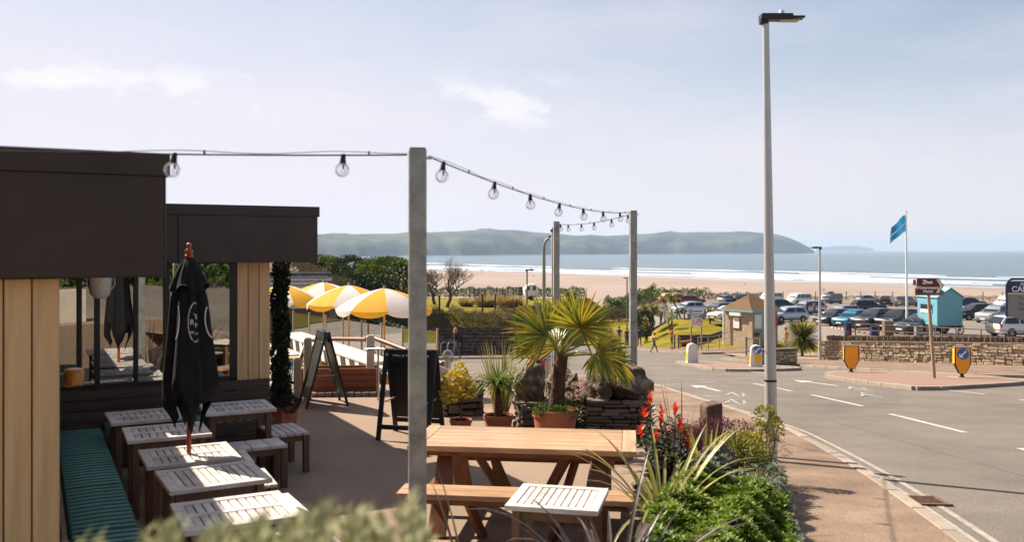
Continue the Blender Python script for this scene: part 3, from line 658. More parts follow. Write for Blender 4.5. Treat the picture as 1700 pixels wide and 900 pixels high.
settle(tb[2], 0.61 + .375, -3.86 + .35, R_(0), 'slatted table pierced by the closed black parasol', 'table', TG)
settle(tb[0], 0.66 + .375, -4.72 + .35, R_(2), 'slatted table in front of the parasol with its shadow across the top', 'table', TG)
t = dup(tb[2]); settle(t, 0.63 + .375, -5.77 + .35, R_(0), 'nearest sunlit slatted table behind the blurred silvery shrub', 'table', TG)
t = dup(tb[1]); settle(t, 1.45 + .37, -1.81 + .52, R_(-2), 'slatted table by the terracotta pot at the end of the window bench', 'table', TG)
t = dup(tb[0]); t.location = (0.33, 6.42, 0); t.scale = (0.86, 0.86, 1.0); t.rotation_euler = (0, 0, R_(-13)); tag(t, 'pale sunlit slatted table between the picnic bench and the flower bed', 'table', 'slatted tables beside the long bench')
# ---- stools / small benches
def stool(wd, dp, h=0.45, ns=5):
    t = bpy.data.objects.new('slatted_bench', None); COL.objects.link(t); st = wd / ns
    me = MB().box((0, 0, 0), (st - 0.010, dp, 0.03)).mesh('seat_slat', m_weath)
    for i in range(ns): obj('seat_slat', me, t, (-wd / 2 + st * (i + 0.5), 0, h - 0.015), bevel=0.004)
    r = MB()
    for y in (-dp / 2 + 0.05, dp / 2 - 0.05): r.box((0, y, h - 0.065), (wd - 0.12, 0.025, 0.07))
    for x in (-wd / 2 + 0.035, wd / 2 - 0.035): r.box((x, 0, h - 0.066), (0.025, dp - 0.16, 0.07))
    r.build('seat_rail', m_teakleg, t)
    for x in (-1, 1):
        for y in (-1, 1): MB().box((x * (wd / 2 - 0.035), y * (dp / 2 - 0.035), (h - 0.031) / 2), (0.065, 0.065, h - 0.031)).build('leg', m_teakleg, t, bevel=0.004)
    return t
SG = 'small slatted benches on the patio'
s0 = stool(0.42, 0.64); settle(s0, 2.33, -1.34, R_(2), 'small slatted bench in front of the terracotta pot of the climber', 'bench', SG)
s1 = stool(0.73, 0.42, ns=4); settle(s1, 1.80, -2.0, R_(0), 'wide slatted bench in front of the table by the climber pot', 'bench', SG)
for (y, l) in [(-2.5, 'small slatted bench at the aisle end of the shaded table behind the parasol'), (-3.42, 'small slatted bench at the aisle end of the parasol table'), (-4.40, 'small sunlit slatted bench at the aisle end of the shadowed table'), (-5.38, 'small slatted bench at the aisle end of the nearest table')]:
    s = dup(s0); settle(s, 1.50, y, R_(jit(3)), l, 'bench', SG)
s = dup(s1); s.location = (0.38, 5.75, 0); s.rotation_euler = (0, 0, R_(-13)); tag(s, 'pale slatted bench tucked in front of the table by the flower bed', 'bench', SG)

# ---- closed parasol
pp = lw(0.985, -3.51); P_ = thing('closed_parasol', 'closed black parasol with red pole standing through a slatted table', 'parasol', pp)
q = MB(); q.tube([(0, 0, 0.06), (0, 0, 2.44)], 0.019, 12); q.build('pole', m_redpole, P_, smooth=True)
q = MB(); q.lathe([(0.02, 2.43), (0.035, 2.435), (0.036, 2.455), (0.022, 2.462), (0.034, 2.48), (0.036, 2.495), (0.02, 2.51), (0.016, 2.52), (0.024, 2.535), (0.022, 2.552), (0.006, 2.562)], 14); q.build('finial', m_redpole, P_, smooth=60)
q = MB(); q.lathe([(0.22, 0), (0.22, 0.05), (0.2, 0.07), (0.04, 0.08), (0.035, 0.2), (0.02, 0.2)], 20); q.build('base', m_black, P_, smooth=True)
def par_r(th, z):
    t = (2.42 - z) / (2.42 - 1.05); r = interp(t, [(0, 0.03), (0.08, 0.075), (0.25, 0.125), (0.5, 0.155), (0.75, 0.195), (0.9, 0.21), (1.0, 0.17), (1.3, 0.16)])
    return r * (1 + 0.17 * math.sin(4 * th + 0.8 + t) + 0.10 * math.sin(7 * th + 2.1 - t * 1.5) + 0.04 * math.sin(15 * th))
q = MB(); nth, nz = 64, 26
for j in range(nz + 1):
    for i in range(nth):
        th = 2 * math.pi * i / nth; hem = 1.10 + 0.14 * math.sin(4 * th + 2.4) + 0.05 * math.sin(7 * th)
        z = 2.42 + (hem - 2.42) * j / nz; r = par_r(th, z) * (1 if j < nz - 3 else 1 - 0.10 * (j - nz + 3)); q.v.append((r * math.cos(th), r * math.sin(th), z))
q.f = [(j * nth + i, (j + 1) * nth + i, (j + 1) * nth + (i + 1) % nth, j * nth + (i + 1) % nth) for j in range(nz) for i in range(nth)]; q.m = [0] * len(q.f)
can = q.build('canopy', m_canvas, P_, smooth=75)
q = MB(); prof = [(0.028, 2.432), (0.06, 2.39), (0.10, 2.30), (0.135, 2.21), (0.15, 2.17)]
for r, z in prof:
    for i in range(nth):
        th = 2 * math.pi * i / nth; k = 1 + 0.10 * math.sin(4 * th + 0.8) + 0.06 * math.sin(9 * th); q.v.append((r * k * math.cos(th), r * k * math.sin(th), z + (0.035 * math.sin(4 * th + 1.5) if z < 2.2 else 0)))
q.f = [(j * nth + i, (j + 1) * nth + i, (j + 1) * nth + (i + 1) % nth, j * nth + (i + 1) % nth) for j in range(4) for i in range(nth)]; q.m = [0] * len(q.f); q.build('vent_cap', m_canvas, P_, smooth=75)
m_print = flat('printed_white', (0.55, 0.55, 0.55), 0.8)
th0 = math.atan2(-pp.y, -pp.x)
def on_par(s, z, off=0.004):
    th = th0 + s / 0.15; r = par_r(th, z) + off; return (r * math.cos(th), r * math.sin(th), z)
def par_strip(pts, wd):
    q = MB()
    for i, (s, z) in enumerate(pts):
        a = pts[max(0, i - 1)]; b = pts[min(len(pts) - 1, i + 1)]; dx, dz_ = b[0] - a[0], b[1] - a[1]; l = math.hypot(dx, dz_) or 1; nx_, nz_ = -dz_ / l * wd / 2, dx / l * wd / 2
        q.v += [on_par(s - nx_, z - nz_), on_par(s + nx_, z + nz_)]
    q.f = [(2 * i, 2 * i + 1, 2 * i + 3, 2 * i + 2) for i in range(len(pts) - 1)]; q.m = [0] * len(q.f); q.build('printed_ring', m_print, can)
for cx, a0, a1 in [(0.055, 100, 245), (0.055, 255, 300), (0.055, 62, 96), (-0.135, -60, 60), (-0.135, 68, 110), (0.215, 130, 240)]:
    par_strip([(cx + 0.062 * math.cos(R_(a)), 1.885 + 0.165 * math.sin(R_(a))) for a in np.linspace(a0, a1, 14)], 0.009)
for s_, sx_, sz_, size in [('B', -0.135, 1.84, 0.06), ('R', -0.125, 1.92, 0.06), ('R', 0.025, 1.885, 0.065), ("'", 0.045, 1.94, 0.05), ('E', 0.068, 1.93, 0.058), ('H', 0.072, 1.86, 0.058), ('EST', 0.027, 1.80, 0.024), ('1777', 0.070, 1.785, 0.024)]:
    o = text('printed_letter', s_, size, m_print, can, ext=0.0, bold=0.0008)
    for v_ in o.data.vertices: v_.co = on_par(sx_ + v_.co.x, sz_ + v_.co.y, 0.005)

# ---- wall lamp and hanging speaker
wlp = lw(-0.01, -5.72, 1.74); L_ = thing('wall_lamp', 'round copper wall lamp on the edge of the timber column', 'lamp', wlp, BA)
m_cop = flat('aged_copper', (0.30, 0.13, 0.04), 0.35, 0.85)
q = MB(); q.lathe([(0.0, -0.052), (0.045, -0.052), (0.055, -0.042), (0.057, 0.03), (0.05, 0.05), (0.03, 0.056), (0, 0.056)], 18, c=(0.02, 0, 0)); q.build('shade', m_cop, L_, smooth=True)
q = MB(); q.box((-0.035, 0, 0), (0.05, 0.05, 0.05)); q.build('bracket', m_frame, L_)
sp = lw(0.47, -0.05, 0); S_ = thing('wall_speaker', 'white tapered speaker housing with yellow sticker hung before the window', 'speaker', (sp.x, sp.y, 2.02), BA)
m_plas = flat('cream_plastic', (0.62, 0.56, 0.48), 0.5)
q = MB(); q.lathe([(0.0, -0.09), (0.06, -0.085), (0.095, -0.05), (0.115, 0.04), (0.135, 0.26), (0.135, 0.3), (0, 0.31)], 20, c=(0.03, -0.10, 0)); q.build('housing', m_plas, S_, smooth=True)
q = MB(); q.box((0.0, -0.228, 0.11), (0.06, 0.012, 0.028)); q.build('sticker', flat('yellow_sticker', (0.75, 0.42, 0.02), 0.5), S_)
q = MB(); q.bar((0.0, 0.02, 0.36), (0.0, 0.02, -1.15), 0.055, 0.045); q.build('pole', m_frame, S_)
q = MB(); q.tube([(0.13, -0.14, 0.2), (0.17, -0.16, 0.16), (0.175, -0.17, 0.08), (0.14, -0.16, 0.02), (0.11, -0.14, 0.0)], 0.006, 6); q.build('cable', m_plas, S_)

# ---- posts and festoon lights
POSTS = []
for (px, Y, top, wd, lab, z0) in [(693, 5.0, 247, 0.098, 'nearest square galvanised steel post holding the festoon lights', 0.0), (1051, 12.85, 350, 0.098, 'second galvanised steel post rising beside the stacked stones', 0.0), (923.5, 16.0, 368, 0.105, 'farthest galvanised steel post behind the fan palm', RZ(16.0) + 0.1)]:
    b = at(px, 415, Y); zt = at(px, top, Y).z; o = thing('steel_post', lab, 'post', (b.x, b.y, z0), R_(8), 'galvanised festoon posts')
    q = MB(); q.box((0, 0, (zt - z0) / 2), (wd, wd, zt - z0)); q.build('shaft', m_galv, o, bevel=0.010)
    q = MB(); q.box((0, 0, zt - z0 + 0.002), (wd - 0.012, wd - 0.012, 0.004)); q.build('end_plate', m_seam, o)
    q = MB(); q.box((0, 0, 0.008), (0.22, 0.22, 0.016)); q.build('base_plate', m_galv, o); 
    q = MB(); q.tube([(wd / 2, 0, zt - z0 - 0.05), (wd / 2 + 0.03, 0, zt - z0 - 0.05)], 0.008, 8); q.build('eye_bolt', m_steel, o)
    POSTS.append((Vector((b.x, b.y, zt))))
m_cable = flat('cable_black', (0.012, 0.012, 0.013), 0.5)
m_bulb = glassmat('bulb_glass', (0.97, 0.97, 0.98), 0.03, 0.6)
m_fil = flat('filament', (0.30, 0.20, 0.12), 0.5, 0.6)
def sphere(q, c, r, n=14, m_=10, sz=1.0): q.lathe([(max(1e-4, r * math.sin(math.pi * i / m_)), -r * sz * math.cos(math.pi * i / m_)) for i in range(m_ + 1)], n, c=c)
gb = MB(); sphere(gb, (0, 0, -0.080), 0.040); gb.lathe([(0.026, -0.050), (0.017, -0.042)], 12, cap=False); me_g = gb.mesh('globe', m_bulb, 80)
hb = MB(); hb.lathe([(0.010, 0.008), (0.013, 0.004), (0.015, -0.024), (0.019, -0.042), (0.010, -0.044)], 12); me_h = hb.mesh('lamp_holder', m_cable, True)
fb_ = MB(); fb_.tube([(0, 0, -0.05), (0, 0, -0.075)], 0.006, 6); fb_.tube([(-0.012, 0, -0.075), (-0.008, 0, -0.1), (0, 0, -0.085), (0.008, 0, -0.1), (0.012, 0, -0.075)], 0.0018, 4); me_f = fb_.mesh('filament', m_fil)
def festoon(a, b, sag, bulbs, lab, clips=True):
    a, b = Vector(a), Vector(b); o = thing('festoon_string', lab, 'string lights', a, 0, 'festoon strings')
    def pos(t): return (b - a) * t + Vector((0, 0, -sag * 4 * t * (1 - t)))
    q = MB(); q.tube([pos(i / 24) for i in range(25)], 0.0042, 6); q.build('cable', m_cable, o, smooth=True)
    q = MB(); q.tube([pos(i / 24) + Vector((0, 0, 0.014 * math.sin(math.pi * i / 24 * (len(bulbs) + 1)) ** 2 + 0.007)) for i in range(25)], 0.0022, 5); q.build('support_wire', m_steel, o)
    for t in bulbs:
        c = pos(t); h_ = obj('lamp_holder', me_h, o, c); h_.rotation_euler = (R_(jit(8)), R_(jit(8)), 0)
        obj('globe', me_g, o, c).rotation_euler = h_.rotation_euler; obj('filament', me_f, o, c)
        obj('cable_tie', MB().box((0, 0, 0.012), (0.008, 0.012, 0.02)).mesh('cable_tie', m_cable), o, pos(min(1, t + 0.06)))
    return o
def bulb_t(a, b, pxs):                         # where along a straight run a photo column falls
    out_ = []
    for p in pxs:
        k = (p - 850) / F; out_.append((a.x - k * a.y) / ((a.x - k * a.y) - (b.x - k * b.y)))
    return out_
p1, p2, p3 = [p.copy() for p in POSTS]
a1 = at(-160, 246, 4.05); e1 = at(676, 257, 5.0); festoon(a1, e1, 0.012, bulb_t(a1, e1, [290, 570]), 'festoon string running from the restaurant roof to the nearest post')
a2 = at(712, 260, 5.03); e2 = at(1045, 353, 12.82); festoon(a2, e2, 0.10, bulb_t(a2, e2, [736, 821, 880, 929, 968, 1001, 1029]), 'festoon string sloping from the nearest post to the second post')
a3 = at(1046, 356, 12.9); e3 = at(929, 373, 15.98); festoon(a3, e3, 0.05, bulb_t(a3, e3, [1042, 1015, 986, 965, 943, 930.5]), 'short festoon string between the second post and the farthest post')

# ---- oiled picnic table
T = thing('picnic_table', 'large orange-brown oiled wood picnic table with attached benches', 'picnic table', (0.13, 8.42, 0), R_(-7.5))
L2, D2 = 2.04, 0.94
for i in range(6):
    y = -D2 / 2 + D2 / 6 * (i + 0.5); MB().box((0, y, 0.725), (L2 - 0.26, D2 / 6 - 0.005, 0.05)).build('top_plank', m_oil, T, bevel=0.006)
for x in (-1, 1): MB().box((0, 0, 0), (D2, 0.125, 0.05)).build('end_board', m_oil, T, loc=(x * (L2 / 2 - 0.064), 0, 0.725), rz=R_(90), bevel=0.006)
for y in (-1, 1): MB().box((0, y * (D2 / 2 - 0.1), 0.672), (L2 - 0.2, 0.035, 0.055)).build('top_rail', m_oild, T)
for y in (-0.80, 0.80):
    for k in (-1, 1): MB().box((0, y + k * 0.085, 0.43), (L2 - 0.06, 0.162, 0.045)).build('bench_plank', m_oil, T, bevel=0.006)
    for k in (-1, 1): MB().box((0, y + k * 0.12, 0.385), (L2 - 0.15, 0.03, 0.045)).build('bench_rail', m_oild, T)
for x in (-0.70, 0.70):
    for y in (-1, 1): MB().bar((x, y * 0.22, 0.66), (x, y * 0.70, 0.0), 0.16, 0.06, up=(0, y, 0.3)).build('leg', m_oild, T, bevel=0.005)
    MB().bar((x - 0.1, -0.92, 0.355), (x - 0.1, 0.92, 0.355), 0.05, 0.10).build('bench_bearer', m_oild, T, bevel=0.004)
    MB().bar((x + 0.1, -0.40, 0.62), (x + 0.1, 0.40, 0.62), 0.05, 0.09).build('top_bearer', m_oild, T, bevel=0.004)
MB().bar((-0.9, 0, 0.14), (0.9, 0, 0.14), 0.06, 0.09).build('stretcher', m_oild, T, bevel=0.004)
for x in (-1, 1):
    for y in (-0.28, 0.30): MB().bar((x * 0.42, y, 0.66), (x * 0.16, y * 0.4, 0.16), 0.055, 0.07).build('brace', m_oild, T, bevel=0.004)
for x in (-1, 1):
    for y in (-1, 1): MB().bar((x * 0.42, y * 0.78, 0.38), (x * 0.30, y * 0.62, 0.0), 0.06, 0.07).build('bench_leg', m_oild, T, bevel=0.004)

# ---- sandwich boards
def aboard(name, label, loc, rz, wd, h, spread, words, panel_front):
    o = thing(name, label, 'sign board', loc, rz, 'sandwich boards on the patio'); k = 0
    for s in (-1, 1):
        a = math.atan2(spread, h)
        def P3(x, z, dy=0): return Vector((x, s * (0.02 + spread * (1 - z / h)) + s * dy, z))
        q = MB()
        for x in (-1, 1): q.bar(P3(x * (wd / 2 - 0.03), 0), P3(x * (wd / 2 - 0.03), h), 0.062, 0.035, up=(0, s, 0.2))
        q.bar(P3(-wd / 2 + 0.06, 0.17), P3(wd / 2 - 0.06, 0.17), 0.034, 0.06); q.bar(P3(-wd / 2 + 0.06, h * 0.93), P3(wd / 2 - 0.06, h * 0.93), 0.036, h * 0.14)
        q.build('frame', m_black, o, bevel=0.004)
        if s == 1 or panel_front:
            q = MB(); q.hexa([P3(-wd / 2 + 0.06, 0.21, -0.006), P3(wd / 2 - 0.06, 0.21, -0.006), P3(wd / 2 - 0.06, 0.21, 0.006), P3(-wd / 2 + 0.06, 0.21, 0.006), P3(-wd / 2 + 0.06, h * 0.855, -0.006), P3(wd / 2 - 0.06, h * 0.855, -0.006), P3(wd / 2 - 0.06, h * 0.855, 0.006), P3(-wd / 2 + 0.06, h * 0.855, 0.006)])
            q.build('chalk_panel', m_black, o)
        if s == -1:
            tx = text('sign_lettering', words, 0.055, m_white, o, P3(0.02, h * 0.935, 0.021), (R_(90) - a, 0, 0), 0.001, sx=0.92)
            q = MB(); q.lathe([(0.02, 0), (0.02, 0.004)], 14); e = q.build('emblem', flat('emblem_blue', (0.35, 0.38, 0.5), 0.6), o, loc=P3(-wd / 2 + 0.05, h * 0.94, 0.02)); e.rotation_euler = (R_(90) - a, 0, 0)
    for x in (-1, 1): MB().bar((x * (wd / 2 - 0.075), -spread * 0.62, h * 0.42), (x * (wd / 2 - 0.075), spread * 0.62, h * 0.42), 0.012, 0.02).build('stay', flat('stay_pale', (0.45, 0.36, 0.26), 0.6), o)
    for x in (-1, 1): MB().box((x * wd * 0.3, 0, h - 0.02), (0.06, 0.05, 0.02)).build('hinge', m_steel, o)
    return o
c1 = on(676, 733, 0); aboard('sandwich_board', 'black sandwich board with white lettering half hidden by the nearest post', (c1.x + 0.02, c1.y + 0.28, 0), R_(-14), 0.74, 1.17, 0.30, 'HALL & WOODHOUSE', False)
c2 = on(537, 672, 0); aboard('sandwich_board', 'black sandwich board seen edge-on near the potted climber', (c2.x, c2.y, 0), R_(113), 0.66, 1.20, 0.31, 'HALL & WOODHOUSE', True)
# ================================================================== PLANTS AND STONE ROUND THE PATIO
LF = leafmat
l_green = LF('leaf_mid_green', [(0.03, 0.07, 0.012), (0.07, 0.14, 0.02), (0.13, 0.20, 0.03)])
l_dark = LF('leaf_dark_green', [(0.008, 0.02, 0.010), (0.02, 0.04, 0.015), (0.035, 0.06, 0.022)], 0.15)
l_yel = LF('leaf_yellow_green', [(0.16, 0.18, 0.02), (0.34, 0.30, 0.03), (0.45, 0.38, 0.05)])
l_gold = LF('leaf_golden', [(0.50, 0.34, 0.03), (0.68, 0.50, 0.05), (0.34, 0.32, 0.03)], 0.45)
l_palm = LF('leaf_fan_palm', [(0.12, 0.15, 0.015), (0.25, 0.27, 0.02), (0.38, 0.34, 0.03), (0.46, 0.30, 0.02)], 0.5, 0.35, 0.5)
l_cord = LF('leaf_cordyline', [(0.07, 0.11, 0.02), (0.16, 0.19, 0.03), (0.30, 0.26, 0.05), (0.36, 0.24, 0.08)], 0.35, 0.4)
l_phor = LF('leaf_flax_variegated', [(0.22, 0.20, 0.06), (0.38, 0.33, 0.12), (0.28, 0.27, 0.08), (0.45, 0.36, 0.18)], 0.3, 0.4)
l_phord = LF('leaf_flax_bronze', [(0.045, 0.030, 0.028), (0.09, 0.065, 0.055), (0.17, 0.13, 0.10), (0.06, 0.05, 0.05)], 0.2, 0.3, 0.5)
l_red = LF('leaf_photinia_red', [(0.45, 0.018, 0.006), (0.62, 0.035, 0.010), (0.70, 0.08, 0.02)], 0.45, 0.35)
l_phot = LF('leaf_photinia_green', [(0.018, 0.04, 0.014), (0.03, 0.065, 0.02), (0.06, 0.09, 0.02)], 0.1, 0.16, 0.7)
l_sed = LF('leaf_succulent', [(0.05, 0.11, 0.012), (0.13, 0.23, 0.02), (0.23, 0.33, 0.03), (0.34, 0.36, 0.05)], 0.45, 0.4, 0.35, 4)
l_silver = LF('leaf_silver', [(0.20, 0.22, 0.10), (0.32, 0.33, 0.17), (0.42, 0.40, 0.22), (0.16, 0.20, 0.07)], 0.35, 0.6)
l_sage = LF('leaf_grey_sage', [(0.12, 0.16, 0.11), (0.22, 0.26, 0.19), (0.17, 0.19, 0.12)], 0.2, 0.7)
l_heath = LF('leaf_heather', [(0.12, 0.025, 0.055), (0.20, 0.05, 0.10), (0.08, 0.05, 0.03)], 0.2, 0.7)
l_pink = LF('petal_pale_pink', [(0.55, 0.36, 0.32), (0.68, 0.50, 0.46), (0.45, 0.28, 0.22)], 0.3, 0.7)
l_brown = LF('twig_brown', [(0.07, 0.045, 0.032), (0.13, 0.085, 0.055), (0.19, 0.13, 0.085)], 0.1, 0.8)
m_bark = mat('bark_brown', (0.09, 0.06, 0.04), 0.9, var=0.3, scale=12, bump=0.8, bscale=30)
m_fib = mat('palm_fibre', (0.10, 0.052, 0.03), 0.95, var=0.4, scale=25, stretch=(1, 1, 0.3), bump=1.0, bscale=40)
m_stone = mat('slate_stone', (0.115, 0.092, 0.075), 0.85, var=0.3, scale=6, bump=0.6, bscale=18, col2=(0.24, 0.19, 0.15), rnd=0.35, detail=8)
m_boul = mat('boulder_stone', (0.15, 0.105, 0.075), 0.9, var=0.4, scale=7, bump=2.5, bscale=14, col2=(0.36, 0.28, 0.21), thr=(0.45, 0.68), rnd=0.2, detail=9)
m_mort = mat('dark_mortar', (0.055, 0.045, 0.038), 0.95, var=0.3, scale=10, bump=0.5)

def rock(name, dims, loc, parent=None, seed=0, rz=0, m=None, sub=4, rough=0.09):
    """angular boulder: a ball chipped by random planes"""
    r = random.Random(seed); bm = bmesh.new(); bmesh.ops.create_icosphere(bm, subdivisions=sub, radius=1); cuts = []
    for _ in range(15):
        n_ = Vector((r.gauss(0, 1), r.gauss(0, 1), r.gauss(0, 0.8))).normalized(); cuts.append((n_, r.uniform(0.52, 0.86)))
    ph = [r.uniform(0, 6) for _ in range(6)]
    for v in bm.verts:
        c = v.co.copy()
        for n_, d_ in cuts:
            k = c.dot(n_) - d_
            if k > 0: c -= n_ * k * 0.93
        f = 1 + rough * (math.sin(c.x * 9 + ph[0]) * math.sin(c.y * 8 + ph[1]) + 0.7 * math.sin(c.z * 14 + ph[2] + c.x * 4)); v.co = Vector((c.x * f * dims[0] / 2 * 1.25, c.y * f * dims[1] / 2 * 1.25, c.z * f * dims[2] / 2 * 1.25))
    me = bpy.data.meshes.new(name); bm.to_mesh(me); bm.free(); me.materials.append(m or m_boul)
    me.polygons.foreach_set('use_smooth', [True] * len(me.polygons)); me.set_sharp_from_angle(angle=R_(28))
    return obj(name, me, parent, loc, rz)
STONES = []
for k in range(10):
    r = random.Random(k + 50); q = MB(); P = []
    for z in (-0.5, 0.5):
        for (i, j) in ((-1, -1), (1, -1), (1, 1), (-1, 1)): P.append(((0.5 + r.uniform(-0.07, 0)) * i + r.uniform(-.03, .03), (0.5 + r.uniform(-0.12, 0.03)) * j, z * (1 + r.uniform(-0.25, 0))))
    q.hexa(P); STONES.append(q)
ST_ME = {}
def stone(parent, loc, dims, rz, m, nm='stone'):
    """one of ten shared block shapes, sized by scale"""
    k = random.randrange(10); key = (k, m.name)
    if key not in ST_ME:
        bm = bmesh.new(); me0 = STONES[k].mesh('stone', m); bm.from_mesh(me0); bmesh.ops.bevel(bm, geom=bm.edges[:], offset=0.09, segments=1, affect='EDGES'); me = bpy.data.meshes.new('stone'); bm.to_mesh(me); bm.free(); me.materials.append(m); ST_ME[key] = me
    o = obj(nm, ST_ME[key], parent, loc, rz); o.scale = dims; return o
def stone_wall(o, x0, x1, depth, zf0, zf1, rows, mean, m, front=-1):
    """uneven rubble: stones one or two courses high on the front face of a wall in its own frame (x along, y depth)"""
    taken = [[] for _ in range(rows + 1)]
    for r in range(rows):
        x = x0 + random.uniform(0, 0.05)
        while x < x1 - 0.05:
            hit = [b for a, b in taken[r] if a - 0.02 <= x < b]
            if hit: x = max(hit) + 0.002; continue
            nxt = min([a for a, b in taken[r] if a > x] + [x1]); wd = min(mean * random.uniform(0.45, 1.6), nxt - x)
            if wd < 0.06: x = nxt; continue
            two = r + 1 < rows and random.random() < 0.2 and wd < mean * 1.2
            if two: taken[r + 1].append((x, x + wd))
            xm = x + wd / 2; zb, zt = zf0(xm), zf1(xm); h = (zt - zb) / rows; hh = h * (2 if two else 1)
            stone(o, (xm, front * depth / 2 + jit(0.02), zb + h * r + hh / 2 + jit(h * 0.10)), (wd - 0.010, 0.17 + jit(0.05), hh * random.uniform(0.78, 1.04) - 0.006), jit(0.07), m); x += wd
# ---- stacked-stone pillars behind the palm
def slab_stack(name, label, loc, rz, wd, dp, h, rows, tops, seed):
    o = thing(name, label, 'stone wall', loc, rz, 'stone pillars behind the pots'); random.seed(seed)
    MB().box((0, 0, h * 0.46), (wd * 0.86, dp * 0.86, h * 0.92)).build('core', m_mort, o)
    for r in range(rows):
        z = h * (r + 0.5) / rows; t = h / rows
        for (ax, ln, off) in (('x', wd, -dp / 2), ('x', wd, dp / 2), ('y', dp, -wd / 2), ('y', dp, wd / 2)):
            p = -ln / 2
            while p < ln / 2 - 0.03:
                l = min(random.uniform(0.06, 0.38), ln / 2 - p)
                c = p + l / 2; d = random.uniform(0.10, 0.16)
                if ax == 'x': stone(o, (c, off * 0.92 + jit(0.025), z + jit(0.012)), (l - 0.004, d + jit(0.05), t * random.uniform(0.55, 1.35)), jit(0.12), m_stone)
                else: stone(o, (off * 0.92 + jit(0.015), c, z + jit(0.012)), (d + jit(0.05), l - 0.004, t * random.uniform(0.55, 1.35)), jit(0.12), m_stone)
                p += l
    for i, (x, y, dx, dy, dz, rz2) in enumerate(tops): rock('cap_boulder', (dx, dy, dz), (x, y, h + dz * 0.36), o, seed + i, rz2)
    return o
slab_stack('stone_pillar', 'thick dark slab-stone pillar topped by boulders beside the second post', (1.43, 12.35, 0), R_(-6), 0.84, 0.75, 0.50, 10, [(-0.24, -0.05, 0.42, 0.66, 0.52, 0.2), (0.20, -0.08, 0.62, 0.66, 0.46, -0.15), (0.02, 0.2, 0.5, 0.4, 0.5, 0.6)], 11)
slab_stack('stone_pillar', 'low slab-stone pillar with a leaning boulder behind the big palm pot', (0.30, 12.55, 0), R_(4), 0.42, 0.6, 0.42, 8, [(-0.02, 0, 0.46, 0.5, 0.6, 0.5)], 23)
o = rock('boulder', (0.55, 0.5, 0.95), (0.72, 12.9, 0.36), None, 5, 0.4); tag(o, 'tall brown boulder standing behind the fan palm trunk', 'boulder')
# ---- low stone wall left of the pots
W1 = thing('stone_wall', 'low dark stone wall by the steps behind the yellow potted shrub', 'stone wall', (-0.78, 13.75, 0), R_(8))
MB().box((0, 0.02, 0.2), (0.66, 0.26, 0.56)).build('core', m_mort, W1); random.seed(4)
stone_wall(W1, -0.34, 0.34, 0.28, lambda x: -0.1, lambda x: 0.5, 6, 0.2, m_stone)
for i in range(4): stone(W1, (-0.26 + i * 0.175, 0.0, 0.515), (0.165, 0.36, 0.05), jit(0.05), m_stone, 'coping_stone')

# ---- pots
def pot(name, label, loc, r, h, taper=0.74, square=False, group='terracotta pots'):
    o = thing(name, label, 'plant pot', loc, R_(20) if square else 0, group); q = MB(); n = 4 if square else 28; k = 1.3 if square else 1
    q.lathe([(r * taper * k, 0), (r * 0.94 * k, h * 0.82), (r * k, h * 0.83), (r * k, h), (r * 0.9 * k, h), (r * 0.88 * k, h * 0.9)], n); q.build('pot_wall', m_terra, o, smooth=not square, bevel=0.006 if square else 0)
    q = MB(); q.lathe([(0.0, h * 0.9), (r * 0.9 * k, h * 0.9)], n, cap=False); q.build('soil', m_soil, o); return o
pot('terracotta_pot', 'big terracotta pot holding the fan palm', (0.54, 11.35, 0), 0.285, 0.50, 0.80)
pot('terracotta_pot', 'middle terracotta pot holding the small drooping palm', (-0.18, 12.0, 0), 0.20, 0.31)
pot('terracotta_pot', 'smallest terracotta pot holding the yellow shrub', (-0.68, 12.0, 0), 0.15, 0.25)
pot('terracotta_pot', 'square terracotta pot of the climber at the restaurant corner', (-3.22, 12.55, 0), 0.20, 0.34, 0.82, True)

# ---- fan palm
def fan(hub, d, nrm, R, n=26, spread=125, droop=0.35, parent=None, petiole_from=None):
    q = MB(); d = Vector(d).normalized(); nrm = Vector(nrm); s = d.cross(nrm).normalized(); nrm = s.cross(d)
    if petiole_from is not None:
        a = Vector(petiole_from); b = Vector(hub); m_ = (a + b) / 2 + Vector((0, 0, 0.05)); q.tube([a, m_, b], [0.016, 0.011, 0.008], 6)
    for i in range(n):
        a = R_(-spread + 2 * spread * i / (n - 1) + jit(3)); dd = d * math.cos(a) + s * math.sin(a) + nrm * (0.20 * abs(math.sin(a)) + jit(0.05))
        sdv = (d * -math.sin(a) + s * math.cos(a)); L = R * (1 - 0.28 * (abs(a) / R_(spread)) ** 2) * random.uniform(0.88, 1.08)
        q.blade(hub, dd, L, 0.036, droop * random.uniform(0.6, 1.6), 6, side=sdv, fold=0.35)
    return q.build('frond', l_palm, parent)
FP = thing('fan_palm', 'fan palm with shaggy trunk and broad yellow-green fronds in the big pot', 'palm', (0.54, 11.35, 0.45)); random.seed(12)
q = MB(); q.tube([(0, 0, -0.02), (0.03, 0.01, 0.2), (0.05, 0.0, 0.45), (0.09, 0.0, 0.72)], [0.105, 0.095, 0.085, 0.075], 14)
for i in range(420):
    a = random.uniform(0, 6.283); z = random.uniform(0.0, 0.74); cx = 0.12 * z; r0 = 0.088
    q.blade((cx + r0 * math.cos(a), r0 * math.sin(a), z), (math.cos(a) * 0.7, math.sin(a) * 0.7, random.uniform(0.1, 1.0)), random.uniform(0.03, 0.08), 0.012, 0.8, 2)
q.build('trunk', m_fib, FP, smooth=60)
C0 = Vector((0.08, 0, 0.72))
def ppx(px, py, dy=0.0): p = at(px, py, 11.35 + dy); return p - Vector((0.54, 11.35, 0.45))
